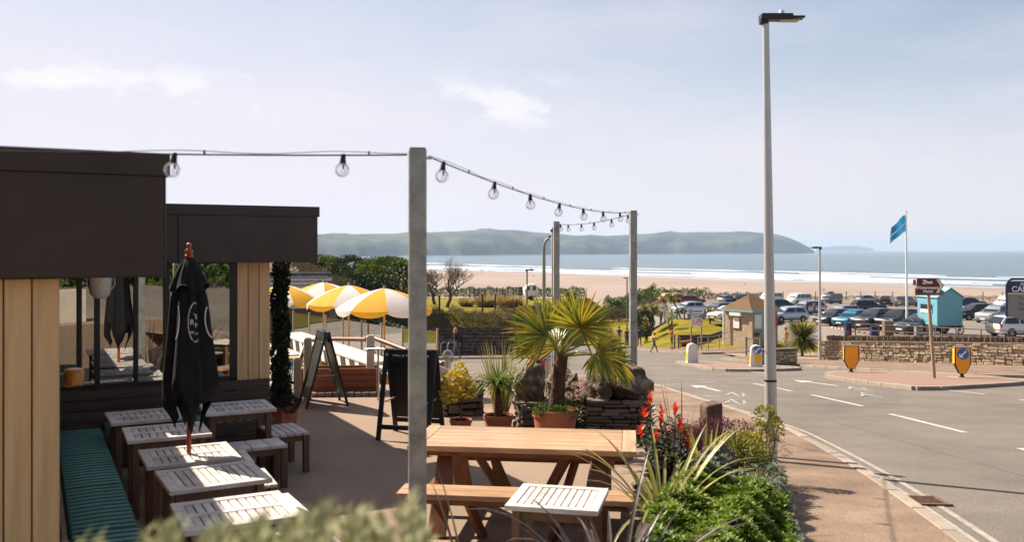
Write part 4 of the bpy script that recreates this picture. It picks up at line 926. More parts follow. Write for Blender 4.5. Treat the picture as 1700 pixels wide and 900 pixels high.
for (hx, hy, dy, tx, ty, tdy, R, nr, sp, dr) in [
    (963, 545, -0.25, 985, 500, -0.42, 0.56, (0, -0.8, 0.5), 118, 0.25), (908, 560, -0.1, 845, 538, -0.15, 0.60, (0.1, -0.7, 0.7), 80, 0.5),
    (905, 552, 0.15, 868, 505, 0.25, 0.52, (0, -0.9, 0.4), 95, 0.2), (990, 588, -0.3, 1050, 618, -0.4, 0.50, (0.1, -0.75, 0.6), 105, 0.6),
    (975, 548, 0.1, 1010, 535, 0.2, 0.36, (0, -0.6, 0.8), 80, 0.4), (935, 540, 0.3, 925, 490, 0.5, 0.48, (0, -1, 0.2), 95, 0.1),
        (1018, 600, 0.0, 1075, 640, 0.1, 0.42, (0.2, -0.7, 0.7), 95, 0.7), (955, 545, 0.35, 975, 505, 0.5, 0.48, (0, -0.9, 0.5), 90, 0.2), (900, 580, 0.1, 850, 578, 0.1, 0.5, (0.1, -0.6, 0.8), 70, 0.7), (1000, 572, 0.2, 1045, 580, 0.3, 0.42, (0.1, -0.6, 0.8), 75, 0.6), (925, 575, 0.4, 880, 560, 0.7, 0.4, (0, -0.8, 0.6), 90, 0.4)]:
    hub = ppx(hx, hy, dy); tip = ppx(tx, ty, tdy); fan(hub, tip - hub, nr, R, 28, sp, dr, FP, C0 + Vector((jit(0.03), jit(0.03), jit(0.05))))
def herb(name, label, loc, blobs, m, L, W, cat='plant', stem=0.0, group=None, up=0.3, lumps=9):
    o = thing(name, label, cat, loc, 0, group); shrub_leaves('foliage', blobs, m, L, W, o, up=up, lumps=lumps)
    if stem:
        q = MB()
        for (c, r, n) in blobs[:3]:
            for _ in range(4): q.tube([(c[0] * 0.3 + jit(0.02), c[1] * 0.3 + jit(0.02), -0.03), (c[0] * 0.7 + jit(r[0] * 0.4), c[1] * 0.7 + jit(r[1] * 0.4), c[2] * 0.7), (c[0] + jit(r[0] * 0.7), c[1] + jit(r[1] * 0.7), c[2] + r[2] * 0.5)], [stem, stem * 0.7, stem * 0.3], 5)
        q.build('stems', m_bark, o)
    return o
herb('trailing_herb', 'low green herb filling the rim of the big palm pot', (0.54, 11.35, 0.46), [((-0.17, -0.12, 0.04), (0.12, 0.12, 0.10), 500), ((0.16, -0.14, 0.05), (0.14, 0.12, 0.12), 600), ((0.02, -0.2, 0.03), (0.12, 0.06, 0.08), 300)], l_green, 0.035, 0.012)
fl = herb('pale_flower_clump', 'clump of pale pink flower heads between the palm trunk and the stone pillar', (0.83, 12.05, 0.05), [((0, 0, 0.3), (0.16, 0.14, 0.3), 900)], l_dark, 0.06, 0.025, stem=0.006)
random.seed(9)
for i in range(13):
    c = (jit(0.17), jit(0.1) - 0.08, 0.45 + random.uniform(0, 0.32)); shrub_leaves('flower_head', [(c, (0.045, 0.045, 0.04), 90)], l_pink, 0.018, 0.014, fl, lumps=0)
q = MB()
for i in range(8): q.tube([(jit(0.05), jit(0.05), 0), (jit(0.14), -0.08 + jit(0.08), 0.5)], 0.005, 5)
q.build('flower_stems', m_bark, fl)
# small drooping palm, variegated flax behind it, golden shrub, climber
SP = thing('small_palm', 'small palm with narrow drooping leaves and dark trunk in the middle pot', 'palm', (-0.18, 12.0, 0.27)); random.seed(21)
q = MB(); q.tube([(0, 0, 0), (0.01, 0, 0.2), (0.0, 0, 0.42)], [0.06, 0.055, 0.045], 10)
for i in range(120):
    a = random.uniform(0, 6.283); q.blade((0.05 * math.cos(a), 0.05 * math.sin(a), random.uniform(0, 0.42)), (math.cos(a), math.sin(a), 0.6), 0.05, 0.014, 0.8, 2)
q.build('trunk', m_fib, SP, smooth=60)
q = MB()
for i in range(120):
    a = random.uniform(0, 6.283); e = random.uniform(-0.1, 1.3); q.blade((0.02 * math.cos(a), 0.02 * math.sin(a), 0.40 + random.uniform(0, 0.08)), (math.cos(a), math.sin(a), e), random.uniform(0.35, 0.62), 0.02, random.uniform(1.4, 3.0), 8, fold=0.2)
q.build('leaves', LF('leaf_small_palm', [(0.05, 0.10, 0.015), (0.12, 0.17, 0.02), (0.22, 0.24, 0.04)], 0.4), SP)
def flax(name, label, loc, n, L, wd, m, spread=0.9, droop=1.2, seed=0, cat='plant', up=(0.5, 2.0)):
    o = thing(name, label, cat, loc); random.seed(seed); q = MB()
    for i in range(n):
        a = random.uniform(0, 6.283); q.blade((0.05 * math.cos(a), 0.05 * math.sin(a), 0), (math.cos(a) * spread, math.sin(a) * spread, random.uniform(*up)), L * random.uniform(0.6, 1.15), wd * random.uniform(0.7, 1.2), droop * random.uniform(0.4, 1.5), 9, fold=0.25)
    q.build('leaves', m, o); return o
f_ = at(832, 640, 12.8); flax('variegated_flax', 'bushy cream and gold flax behind the small potted palm', (f_.x, f_.y, 0.0), 90, 1.15, 0.024, l_phor, 0.28, 0.8, 31, up=(0.9, 2.2))
YS = thing('potted_golden_shrub', 'rounded golden-leaved standard shrub on a thin stem', 'shrub', (-0.68, 12.0, 0.22))
q = MB(); q.tube([(0, 0, 0), (0.01, 0.0, 0.25), (-0.02, 0, 0.45)], [0.012, 0.01, 0.008], 7)
for i in range(10): q.tube([(-0.02, 0, 0.38), (jit(0.12), jit(0.12), 0.45 + random.uniform(0, 0.15))], [0.006, 0.003], 5)
q.build('stem', m_bark, YS, smooth=True); shrub_leaves('crown', [((-0.06, 0, 0.52), (0.17, 0.17, 0.17), 620), ((0.08, 0.02, 0.42), (0.13, 0.13, 0.12), 320), ((-0.14, 0, 0.36), (0.12, 0.12, 0.13), 280), ((0.0, 0, 0.66), (0.09, 0.09, 0.12), 170)], l_gold, 0.055, 0.02, YS)
CL = thing('column_climber', 'tall narrow column of dark climbing leaves by the restaurant corner', 'climber', (-3.22, 12.55, 0.3))
q = MB(); q.tube([(0, 0, 0), (0, 0, 1.85)], 0.012, 6)
for k in range(3): q.tube([(0.06 * math.cos(t * 2.5 + k * 2.1), 0.06 * math.sin(t * 2.5 + k * 2.1), t * 0.19) for t in range(10)], 0.005, 5)
q.build('stem', m_bark, CL); shrub_leaves('foliage', [((0.02 * math.sin(i * 1.7), 0.02 * math.cos(i * 2.3), 0.15 + i * 0.2), (0.135 - 0.004 * i, 0.135 - 0.004 * i, 0.2), 520) for i in range(10)], l_dark, 0.055, 0.038, CL, lumps=6)
herb('pot_heather', 'dusky purple heather spilling from the square pot of the climber', (-3.22, 12.55, 0.30), [((0.16, -0.12, 0.08), (0.17, 0.14, 0.12), 900), ((-0.1, -0.16, 0.08), (0.14, 0.12, 0.12), 600)], LF('leaf_dusky', [(0.05, 0.02, 0.03), (0.10, 0.035, 0.05), (0.035, 0.04, 0.025)], 0.2), 0.04, 0.012)

# ---- flower bed beside the pavement
def bed_h(x, y):
    s = (x - bed_l(y)) / max(0.1, bed_r(y) - bed_l(y)); return (0.05 + 0.20 * math.sin(math.pi * min(1, max(0, s))) ** 0.7) * (1 if y < 10.5 else max(0.0, 1 - (y - 10.5) / 3.2)) + min(RZ(y) + 0.1, 0.2)
def bed_l(y): return interp(y, [(3.6, 0.3), (5.2, 0.62), (7.0, 0.86), (8.0, 1.18), (10, 1.45), (13, 1.95)])
def bed_r(y): return interp(y, [(3.6, 1.35), (5.2, 1.65), (7.4, 2.14), (9, 2.62), (10.7, 2.86), (13, 2.5)])
q = MB(); ny, nxx = 30, 12
for j in range(ny + 1):
    y = 3.7 + 9.2 * j / ny
    for i in range(nxx + 1):
        x = bed_l(y) + (bed_r(y) - bed_l(y)) * i / nxx; q.v.append((x, y, bed_h(x, y) - (0.25 if i in (0, nxx) else 0)))
q.f = [(j * (nxx + 1) + i, j * (nxx + 1) + i + 1, (j + 1) * (nxx + 1) + i + 1, (j + 1) * (nxx + 1) + i) for j in range(ny) for i in range(nxx)]; q.m = [0] * len(q.f)
struct(q.build('flower_bed', m_soil, smooth=80))
m_bst = mat('brown_stone', (0.13, 0.08, 0.055), 0.9, var=0.3, scale=9, bump=0.8, bscale=20, stain=(4, 0.2))
p = at(1180, 700, 10.6); bo = MB(); bo.hexa([(-.11, -.1, -.35), (.12, -.1, -.35), (.12, .1, -.35), (-.11, .1, -.35), (-.10, -.09, .20), (.11, -.1, .23), (.10, .1, .24), (-.10, .1, .21)])
tag(bo.build('boulder', m_bst, loc=(p.x, p.y, p.z), rz=0.3, bevel=0.03), 'upright square-topped brown stone between the flax and the kerb', 'boulder')
p = at(1192, 768, 8.6); tag(rock('boulder', (0.36, 0.3, 0.28), (p.x, p.y, p.z), None, 1196, 0.2, m_bst), 'rounded brown stone among the low leaves below the flax', 'boulder')
# mats of succulent leaves: one plant thing, dense rosettes on stems
def bed_mat(name, label, n, box_, m, L, W, h, ros=7, seed=1, cat='plant', fn=None):
    r = np.random.default_rng(seed); o = thing(name, label, cat, (0, 0, 0)); P, D, Nn = [], [], []
    x0, x1, y0, y1 = box_; k = 0; tries = 0
    while k < n and tries < n * 6:
        tries += 1; x, y = r.uniform(x0, x1), r.uniform(y0, y1)
        if fn and not fn(x, y): continue
        z = bed_h(min(max(x, bed_l(y)), bed_r(y) - 0.02), y) + h * (0.55 + 0.45 * math.sin(x * 9.1 + y * 3) * math.sin(y * 7.7 - x * 2)) * r.uniform(0.45, 1.0)
        for i in range(ros):
            a = 6.283 * i / ros + r.uniform(-.4, .4); e = r.uniform(0.1, 1.1); P.append((x, y, z)); D.append((math.cos(a), math.sin(a), e)); Nn.append((-math.cos(a) * e, -math.sin(a) * e, 1))
        k += 1
    nn = len(P); c = np.array([(x0 + x1) / 2, (y0 + y1) / 2, 0.1]); o.location = c
    obj('foliage', leaf_mesh('foliage', np.array(P) - c, D, Nn, L * (0.6 + 0.7 * r.random(nn)), W * (0.7 + 0.5 * r.random(nn)), m), o); return o
def in_bed(x, y): return bed_l(y) + 0.05 < x < bed_r(y) + 0.10
bed_mat('succulent_mat', 'dense bright green succulent mat spilling toward the pavement', 5600, (1.0, 2.45, 5.4, 8.0), l_sed, 0.050, 0.017, 0.24, 8, 2, fn=lambda x, y: in_bed(x, y) and x > 0.95 + 0.1 * (y - 6))
bed_mat('succulent_mat', 'lower dull green leaf mat in front of the pale table', 3000, (0.5, 1.9, 4.3, 6.4), l_green, 0.045, 0.017, 0.20, 7, 3, fn=lambda x, y: in_bed(x, y))
bed_mat('ground_cover', 'mixed grey-green ground cover under the red-leaved shrub', 2600, (1.1, 2.7, 7.8, 10.6), l_sage, 0.045, 0.014, 0.30, 6, 4, fn=in_bed)
bed_mat('ground_cover', 'green ground cover running back toward the second post', 2200, (1.3, 2.8, 8.4, 12.6), l_green, 0.05, 0.018, 0.2, 6, 5, fn=in_bed)
bed_mat('silver_foliage', 'feathery silver-grey foliage at the pavement edge of the bed', 900, (1.9, 2.6, 5.8, 8.3), l_sage, 0.04, 0.008, 0.16, 8, 6, fn=lambda x, y: bed_r(y) - 0.12 < x < bed_r(y) + 0.16)
def bp(px, py, Y): p = at(px, py, Y); return p
p = bp(1195, 725, 9.6); herb('heather_mound', 'purple-red heather mound behind the yellow flax', (p.x, p.y, 0.20), [((0, 0, 0.24), (0.42, 0.35, 0.26), 5200), ((-0.34, 0.1, 0.22), (0.28, 0.28, 0.24), 2200)], l_heath, 0.03, 0.010)
p = bp(1100, 800, 7.3); flax('arching_flax', 'pale variegated flax with long arching leaves in the middle of the bed', (p.x, p.y, 0.24), 50, 1.0, 0.036, l_phor, 1.0, 1.5, 41, up=(0.5, 1.9))
p = bp(1172, 735, 8.8); flax('yellow_flax', 'upright yellow-striped flax in front of the purple heather', (p.x, p.y, 0.26), 26, 0.55, 0.032, LF('leaf_flax_yellow', [(0.42, 0.36, 0.05), (0.55, 0.46, 0.08), (0.30, 0.30, 0.05)], 0.35), 0.45, 0.7, 42, up=(1.0, 2.4))
p = bp(1015, 880, 5.3); flax('bronze_flax', 'dark bronze flax with drooping strap leaves in the near corner of the bed', (p.x, p.y, 0.20), 56, 1.15, 0.036, l_phord, 0.9, 1.7, 43, up=(0.5, 2.2))
p = bp(815, 900, 4.6); flax('bronze_flax', 'small bronze and straw flax below the picnic bench', (p.x + 0.02, p.y, 0.0), 11, 1.35, 0.024, LF('leaf_flax_straw', [(0.16, 0.11, 0.07), (0.30, 0.22, 0.13), (0.10, 0.07, 0.06)], 0.2), 0.55, 1.9, 44, up=(1.1, 2.2))
p = bp(1130, 720, 9.0); flax('spiky_grass', 'thin reddish spikes standing above the red-leaved shrub', (p.x, p.y, 0.25), 12, 0.95, 0.016, LF('leaf_spike', [(0.20, 0.10, 0.06), (0.30, 0.22, 0.12), (0.26, 0.15, 0.08)], 0.2), 0.30, 0.25, 45, up=(1.2, 2.4))
p = bp(1120, 770, 8.3); herb('mixed_shrub', 'leafy mid-green shrub filling the bed below the red shoots', (p.x, p.y, 0.15), [((0, 0, 0.18), (0.26, 0.3, 0.22), 1300), ((-0.18, -0.2, 0.12), (0.2, 0.2, 0.18), 700), ((0.12, 0.3, 0.2), (0.24, 0.24, 0.2), 700)], LF('leaf_mixed', [(0.04, 0.08, 0.012), (0.12, 0.18, 0.02), (0.26, 0.26, 0.04), (0.30, 0.14, 0.05)], 0.35, 0.4, 0.4, 6), 0.06, 0.022, 'shrub', 0.006)
p = bp(1222, 770, 8.9); herb('mixed_shrub', 'olive and yellow-green shrub spilling toward the pavement by the lamp post', (p.x, p.y, 0.14), [((0, 0, 0.26), (0.28, 0.3, 0.24), 1500), ((0.12, -0.4, 0.10), (0.2, 0.24, 0.18), 800), ((-0.1, 0.4, 0.14), (0.22, 0.24, 0.16), 600)], LF('leaf_olive', [(0.05, 0.07, 0.012), (0.15, 0.17, 0.02), (0.32, 0.30, 0.04), (0.22, 0.12, 0.05)], 0.35, 0.5, 0.3, 6), 0.05, 0.018, 'shrub', 0.006)
# red-tipped photinia
PH = thing('photinia_shrub', 'photinia shrub with glossy dark leaves and bright red shoots', 'shrub', (1.40, 8.05, 0.20)); random.seed(51)
tips = [(1080, 645), (1097, 690), (1062, 700), (1121, 665), (1137, 705), (1086, 712), (1102, 672), (1128, 690), (1068, 672), (1112, 705), (1143, 722), (1092, 742)]
st = MB(); gP, gD, gN, rP, rD, rN = [], [], [], [], [], []
for (px, py) in tips:
    tp = at(px + jit(3), py + 18, 8.05 + jit(0.22)) - PH.location; b0 = Vector((jit(0.08), jit(0.08), -0.04)); mid = b0.lerp(tp, 0.55) + Vector((jit(0.04), jit(0.04), 0.02)); st.tube([b0, mid, tp], [0.010, 0.007, 0.004], 6)
    for k in range(44):
        t = 0.22 + 0.72 * k / 44; c = b0.lerp(mid, t / 0.55) if t < 0.55 else mid.lerp(tp, (t - 0.55) / 0.45); a = random.uniform(0, 6.283); gP.append(c); gD.append((math.cos(a), math.sin(a), random.uniform(-0.2, 0.8))); gN.append((jit(0.5), jit(0.5), 1))
    for k in range(15):
        a = random.uniform(0, 6.283); e = random.uniform(0.5, 3.0); rP.append(tp + Vector((0, 0, random.uniform(-0.05, 0.03)))); rD.append((math.cos(a), math.sin(a), e)); rN.append((-math.cos(a), -math.sin(a), 0.5))
st.build('stems', mat('red_stem', (0.16, 0.04, 0.025), 0.6), PH, smooth=True)
obj('green_leaves', leaf_mesh('green_leaves', [tuple(v) for v in gP], gD, gN, 0.10 * (0.7 + 0.6 * rng.random(len(gP))), 0.042, l_phot, 0.12, 0.1), PH)
RS_ = obj('red_shoots', leaf_mesh('red_shoots', [tuple(v) for v in rP], rD, rN, 0.075 * (0.6 + 0.7 * rng.random(len(rP))), 0.024, l_red, 0.2, 0.05), PH); RS_['kind'] = 'stuff'
# euphorbia / broom by the lamp post
for (px, py, Y, blobs, lab) in [(1270, 735, 9.6, [((0, 0, 0.62), (0.13, 0.12, 0.13), 360), ((0.10, 0, 0.48), (0.11, 0.1, 0.12), 240), ((-0.05, 0.1, 0.40), (0.1, 0.1, 0.12), 160)], 'leggy yellow-green shrub growing against the foot of the near lamp post'), (1235, 760, 9.2, [((0, 0, 0.40), (0.20, 0.16, 0.14), 620), ((0.16, 0, 0.30), (0.14, 0.12, 0.14), 320)], 'lower yellow-green shrub left of the near lamp post')]:
    p = at(px, py, Y); o = herb('yellow_shrub', lab, (p.x, p.y, 0.12), blobs, l_yel, 0.042, 0.016, 'shrub', 0.006, 'yellow-green shrubs at the bed end')
    tag(shrub_leaves('dead_twigs', [((0.05, 0, 0.22), (0.22, 0.18, 0.24), 420)], l_brown, 0.05, 0.005, o), kind='stuff')
p = at(1262, 830, 7.4); dn = thing('dandelion_clock', 'white round dandelion seed head at the edge of the succulent mat', 'flower', (p.x, p.y, 0.30))
q = MB(); q.tube([(-0.12, 0, -0.04), (-0.05, 0, 0.06), (0.0, 0, 0.115)], 0.004, 5); q.build('stalk', flat('stalk_green', (0.2, 0.22, 0.05), 0.6), dn); shrub_leaves('seed_head', [((0, 0, 0.135), (0.026, 0.026, 0.026), 160)], LF('seed_white', [(0.6, 0.58, 0.54), (0.75, 0.73, 0.7)], 0.3), 0.012, 0.006, dn, lumps=0)
# ---- upper terrace, planter and blurred shrub in front of the lens
q = MB(); q.box((-1.6, -3.0, 0.2), (7.0, 10.6, 1.4)); struct(q.build('upper_terrace', m_patio))
q = MB(); q.box((-0.62, 1.42, 1.26), (1.9, 0.5, 0.72)); tag(q.build('planter_wall', m_cream, bevel=0.01), 'low rendered planter wall on the upper terrace under the silvery shrub', 'planter')
SV = thing('silver_shrub', 'blurred silvery-green shrub across the bottom of the view', 'shrub', (-0.55, 1.4, 1.62)); random.seed(61); st = MB(); P, D, Nn = [], [], []
def sprig(tip, L):
    b = tip - Vector((jit(0.05), jit(0.05), L)); st.tube([b, b.lerp(tip, 0.5) + Vector((jit(0.008), jit(0.008), 0)), tip], [0.0022, 0.0016, 0.001], 5)
    for k in range(22):
        t = (k + 0.5) / 22; c = b.lerp(tip, t); a = k * 2.4 + jit(0.3); e = 0.5 + 0.9 * t; P.append(tuple(c)); D.append((math.cos(a), math.sin(a), e)); Nn.append((-math.cos(a) * e, -math.sin(a) * e, 1))
TOPL = [(120, 890), (235, 880), (260, 855), (330, 870), (420, 845), (480, 850), (540, 832), (600, 838), (650, 820), (680, 812), (700, 835)]
for i in range(150):
    px = random.uniform(232, 702) if i > 6 else random.uniform(115, 165); top = interp(px, TOPL); py = top + abs(random.gauss(0, 1)) * 34 + (10 if i > 6 else 0); Y = random.uniform(1.22, 1.6); sprig(at(px, py, Y) - SV.location, random.uniform(0.10, 0.18))
st.build('stems', mat('grey_stem', (0.20, 0.17, 0.11), 0.8), SV); nP = len(P)
obj('foliage', leaf_mesh('foliage', P, D, Nn, 0.026 * (0.6 + 0.8 * rng.random(nP)), 0.010 * (0.7 + 0.6 * rng.random(nP)), l_silver, 0.15), SV)
# shrubs on the bank behind, mirrored in the restaurant window
for i, (x, y, z, r, h, m, lab) in enumerate([(2.2, -8.5, 0.8, 2.3, 2.6, l_yel, 'tall yellow-green shrub on the bank mirrored in the window'), (6.0, -8.0, 0.8, 2.2, 2.4, l_green, 'wide green shrub on the bank mirrored in the window'), (-1.4, -9.5, 0.8, 2.4, 3.0, l_green, 'tall leafy shrub on the bank mirrored in the window'), (9.5, -7, 0.6, 2.2, 2.4, l_green, 'second green shrub on the bank mirrored in the window'), (4.2, -12.5, 0.8, 2.6, 4.4, l_dark, 'tallest dark shrub on the bank mirrored in the window')]):
    herb('bank_shrub', lab, (x, y, z), [((0, 0, h * 0.55), (r, r, h), 5200)], m, 0.24, 0.13, 'shrub', 0.05, 'shrubs mirrored in the window')
# ================================================================== LOWER TERRACE
m_yc = mat('parasol_yellow', (0.88, 0.50, 0.05), 0.8, var=0.05, scale=6); m_wc = mat('parasol_white', (0.86, 0.84, 0.85), 0.8, var=0.04, scale=6)
def canvas(m):
    t = m.node_tree; p = t.nodes['Principled BSDF']; o = t.nodes['Material Output']; tr = N('ShaderNodeBsdfTranslucent', t); ms = N('ShaderNodeMixShader', t); ms.inputs[0].default_value = 0.5
    src = p.inputs['Base Color'].links[0].from_socket; t.links.new(src, tr.inputs[0]); t.links.new(p.outputs[0], ms.inputs[1]); t.links.new(tr.outputs[0], ms.inputs[2]); t.links.new(ms.outputs[0], o.inputs[0])
canvas(m_yc); canvas(m_wc)
m_pine = mat('pole_pine', (0.55, 0.30, 0.09), 0.5, var=0.15, scale=5); m_red_rail = mat('red_brown_rail', (0.20, 0.06, 0.03), 0.45, var=0.15, scale=4)
m_planter = mat('planter_red_wood', (0.26, 0.075, 0.03), 0.55, var=0.25, scale=3, stretch=(1, 8, 8), bump=0.15, rnd=0.12)
m_teal = flat('teal_paint', (0.04, 0.20, 0.24), 0.5); m_strip = flat('stripe_white', (0.70, 0.68, 0.66), 0.6); m_stripb = flat('stripe_black', (0.03, 0.028, 0.028), 0.6)
DZ = -0.8
q = MB(); q.prism([tuple(lw(x, y)) for x, y in [(2.6, 6.2), (6.7, 5.0), (7.3, 9), (9.15, 12.1), (8.0, 20.4), (2.6, 21)]], (0, 0, DZ - 1.6), (0, 0, 1.6)); struct(q.build('lower_terrace', mat('terrace_paving', (0.34, 0.29, 0.24), 0.85, var=0.1, scale=1.5, bump=0.1)))
def parasol(label, px, Y, zpk, rz, tilt=0.0, R=1.16):
    p = at(px, 415, Y); o = thing('striped_parasol', label, 'parasol', (p.x, p.y, DZ), rz, 'yellow and white parasols'); H = zpk - DZ; n = 8; k = 8; drop = 0.50
    def pt(a, t, edge=0): return Vector((R * math.sin(t * 0.8) / math.sin(0.8) * math.cos(a), R * math.sin(t * 0.8) / math.sin(0.8) * math.sin(a), H - drop * (0.45 * t + 0.55 * (1 - math.cos(t * 0.8)) / (1 - math.cos(0.8))) - edge))
    for g in range(n):
        q = MB(); a0 = 2 * math.pi * g / n; a1 = 2 * math.pi * (g + 1) / n; m_ = 7
        for i in range(k + 1):
            for j in range(m_ + 1):
                u = j / m_; v_ = pt(a0 + (a1 - a0) * u, 0.03 + 0.97 * i / k); s = 1 - 0.05 * math.sin(math.pi * u) * (i / k); q.v.append((v_.x * s, v_.y * s, v_.z - 0.02 * math.sin(math.pi * u) * i / k))
        for j in range(m_ + 1):
            u = j / m_; b = q.v[k * (m_ + 1) + j]; q.v.append((b[0] * 0.995, b[1] * 0.995, b[2] - 0.05 - 0.09 * math.sin(math.pi * u) ** 0.6))
        q.f = [(i * (m_ + 1) + j, (i + 1) * (m_ + 1) + j, (i + 1) * (m_ + 1) + j + 1, i * (m_ + 1) + j + 1) for i in range(k + 1) for j in range(m_)]; q.m = [0] * len(q.f)
        q.build('canopy_panel', (m_yc, m_wc)[g % 2], o, smooth=50)
        MB().bar(pt(a0, 0.05, 0.012), pt(a0, 1.0, 0.015), 0.014, 0.012).build('rib', m_pine, o)
    q = MB(); q.tube([(0, 0, 0.04), (0, 0, H - 0.01)], 0.024, 10); q.build('pole', m_pine, o, smooth=True)
    q = MB(); q.lathe([(0.03, H - 0.01), (0.03, H + 0.03), (0.018, H + 0.05), (0.004, H + 0.065)], 10); q.build('finial', flat('finial_blue', (0.18, 0.28, 0.36), 0.5), o, smooth=True)
    q = MB(); q.lathe([(0.24, 0), (0.24, 0.05), (0.04, 0.07)], 18); q.build('base', m_black, o, smooth=True); return o
parasol('nearest yellow and white parasol, partly behind the galvanised post', 638, 21.8, 1.58, 0.20 + math.pi / 4)
parasol('middle yellow and white parasol of the lower terrace', 579, 24.2, 1.56, 0.62)
parasol('yellow and white parasol behind the edge-on sandwich board', 537, 28.0, 1.50, 0.25)
parasol('yellow and white parasol half hidden behind the dark climber', 470, 27.0, 1.47, 0.5)
# striped counter
CN = thing('striped_counter', 'long white bar counter with black and white striped edge', 'counter', lw(5.7, 5.6, DZ), BA)
q = MB(); q.box((0.30, 3.6, 1.03), (0.62, 7.2, 0.05)); q.build('counter_top', mat('counter_white', (0.66, 0.63, 0.60), 0.35, var=0.05, scale=3), CN, bevel=0.006)
MB().box((0.02, 3.6, 0.87), (0.03, 7.16, 0.27)).build('edge_board', m_strip, CN)
for i in range(11):
    q = MB(); y = 0.08 + i * 0.63; q.prism([(0, y, 0.74), (0, y + 0.32, 0.74), (0, y + 0.44, 1.0), (0, y + 0.12, 1.0)], (-0.006, 0, 0), (0.009, 0, 0)); q.build('stripe', m_stripb, CN)
for i in range(5):
    for x in (0.1, 0.5): MB().box((x, 0.2 + i * 1.7, 0.37), (0.06, 0.06, 0.73)).build('leg', m_pine, CN)
def bstool():
    o = bpy.data.objects.new('bar_stool', None); COL.objects.link(o)
    q = MB(); q.lathe([(0.15, 0.70), (0.165, 0.705), (0.165, 0.735), (0.15, 0.74)], 18); q.build('seat', m_pine, o, smooth=True)
    for i in range(4):
        a = math.pi / 4 + i * math.pi / 2; q = MB(); q.tube([(0.10 * math.cos(a), 0.10 * math.sin(a), 0.70), (0.19 * math.cos(a), 0.19 * math.sin(a), 0)], 0.016, 7); q.build('leg', m_teal, o)
    q = MB(); q.tube([(0.165 * math.cos(6.283 * i / 20), 0.165 * math.sin(6.283 * i / 20), 0.24) for i in range(21)], 0.009, 6); q.build('foot_ring', m_teal, o); return o
b0 = bstool()
for i, (y, l) in enumerate([(0.7, 'bar stool with teal legs nearest the timber planter'), (1.8, 'second teal-legged bar stool along the striped counter'), (2.9, 'third teal-legged bar stool along the striped counter'), (4.2, 'teal-legged bar stool behind the dark climber')]):
    s = b0 if i == 0 else dup(b0); s.location = lw(5.35, 5.6 + y, DZ); tag(s, l, 'stool', 'bar stools at the striped counter')
# glass balustrade
GB = thing('glass_balustrade', 'glass balustrade with timber posts round the lower terrace', 'balustrade', lw(9.0, 12.2, DZ), BA); m_bg = glassmat('balustrade_glass', (0.62, 0.66, 0.63), 0.04, 0.35)
gp_ = [(2.0, -3.4), (0.55, -1.2), (0, 0), (-0.15, 1.3), (-0.32, 2.6), (-0.5, 3.9), (-0.68, 5.2), (-0.87, 6.5), (-1.05, 7.9)]; m_bpost = mat('balustrade_post', (0.36, 0.25, 0.15), 0.5, var=0.15)
for (x, y) in gp_[1:]: MB().box((x, y, 0.58), (0.05, 0.05, 1.16)).build('baluster_post', m_bpost, GB)
for (a, b) in zip(gp_[1:], gp_[2:]):
    d = Vector((b[0] - a[0], b[1] - a[1], 0)); u_ = d.normalized(); MB().bar(Vector((a[0], a[1], 0.62)) + u_ * 0.05, Vector((b[0], b[1], 0.62)) - u_ * 0.05, 0.012, 0.92).build('glass_panel', m_bg, GB)
# planter and timber gate posts
PB = thing('timber_planter', 'long red-brown timber planter at the patio edge', 'planter', on(565, 652, 0), R_(3))
for i in range(4): MB().box((0, 0, 0), (1.26, 0.035, 0.105)).build('plank', m_planter, PB, loc=(0, -0.2, 0.06 + i * 0.112), bevel=0.004)
for x in (-0.63, 0.63): MB().box((x, 0, 0.22), (0.03, 0.40, 0.42)).build('end_panel', m_planter, PB)
MB().box((0, 0.02, 0.36), (1.2, 0.36, 0.04)).build('soil', m_soil, PB); MB().box((0, 0.2, 0.23), (1.26, 0.03, 0.44)).build('back_panel', m_planter, PB)
se_ = thing('kerb_stones', 'row of small dark stones edging the patio below the timber planter', 'stone edging', on(570, 659, 0), R_(3)); random.seed(3)
for i in range(11): stone(se_, (-0.62 + i * 0.125, 0, 0.035), (0.118, 0.12, 0.10), jit(0.1), m_stone)
for (px, pyt, pyb, wd, lab) in [(615, 558, 650, 0.14, 'cream square post at the right end of the timber planter'), (511, 562, 664, 0.13, 'taller cream post behind the edge-on sandwich board'), (493.5, 595, 667, 0.12, 'shorter cream post beside the dark climber'), (733, 601, 655, 0.14, 'cream post behind the lettered sandwich board')]:
    b = on(px, pyb, 0); z = at(px, pyt, b.y).z; o = thing('timber_post', lab, 'post', b, R_(10), 'cream posts along the patio edge')
    q = MB(); q.box((0, 0, z / 2), (wd, wd, z)); q.build('shaft', m_cream, o, bevel=0.02); q = MB(); q.box((0, 0, z + 0.006), (wd * 0.7, wd * 0.7, 0.016)); q.build('cap', m_cream, o)
def rail(name, label, pts, r, m, posts=(), square=False, cat='handrail', pr=None):
    a = Vector(pts[0]); o = thing(name, label, cat, a); q = MB(); q.tube([Vector(p) - a for p in pts], r, 4 if square else 10); q.build('rail', m, o, smooth=not square)
    for (p, zb) in posts: p = Vector(p) - a; q = MB(); q.tube([p, (p.x, p.y, zb - a.z)], pr or r * 0.9, 8); q.build('rail_post', m, o, smooth=True)
    return o
rail('handrail', 'red-brown timber handrail left of the cream planter post', [at(608, 564, 16.1), at(560, 563, 17), at(518, 565, 17.6)], 0.04, m_red_rail)
rail('handrail', 'red-brown timber handrail sloping down behind the galvanised post', [at(622, 562, 16.2), at(675, 582, 15.4), at(735, 604, 14.6)], 0.04, m_red_rail)
rail('handrail', 'short curved timber handrail between the two cream posts', [at(494, 602, 14.9), at(500, 592, 15.0), at(507, 572, 15.2)], 0.035, m_red_rail)
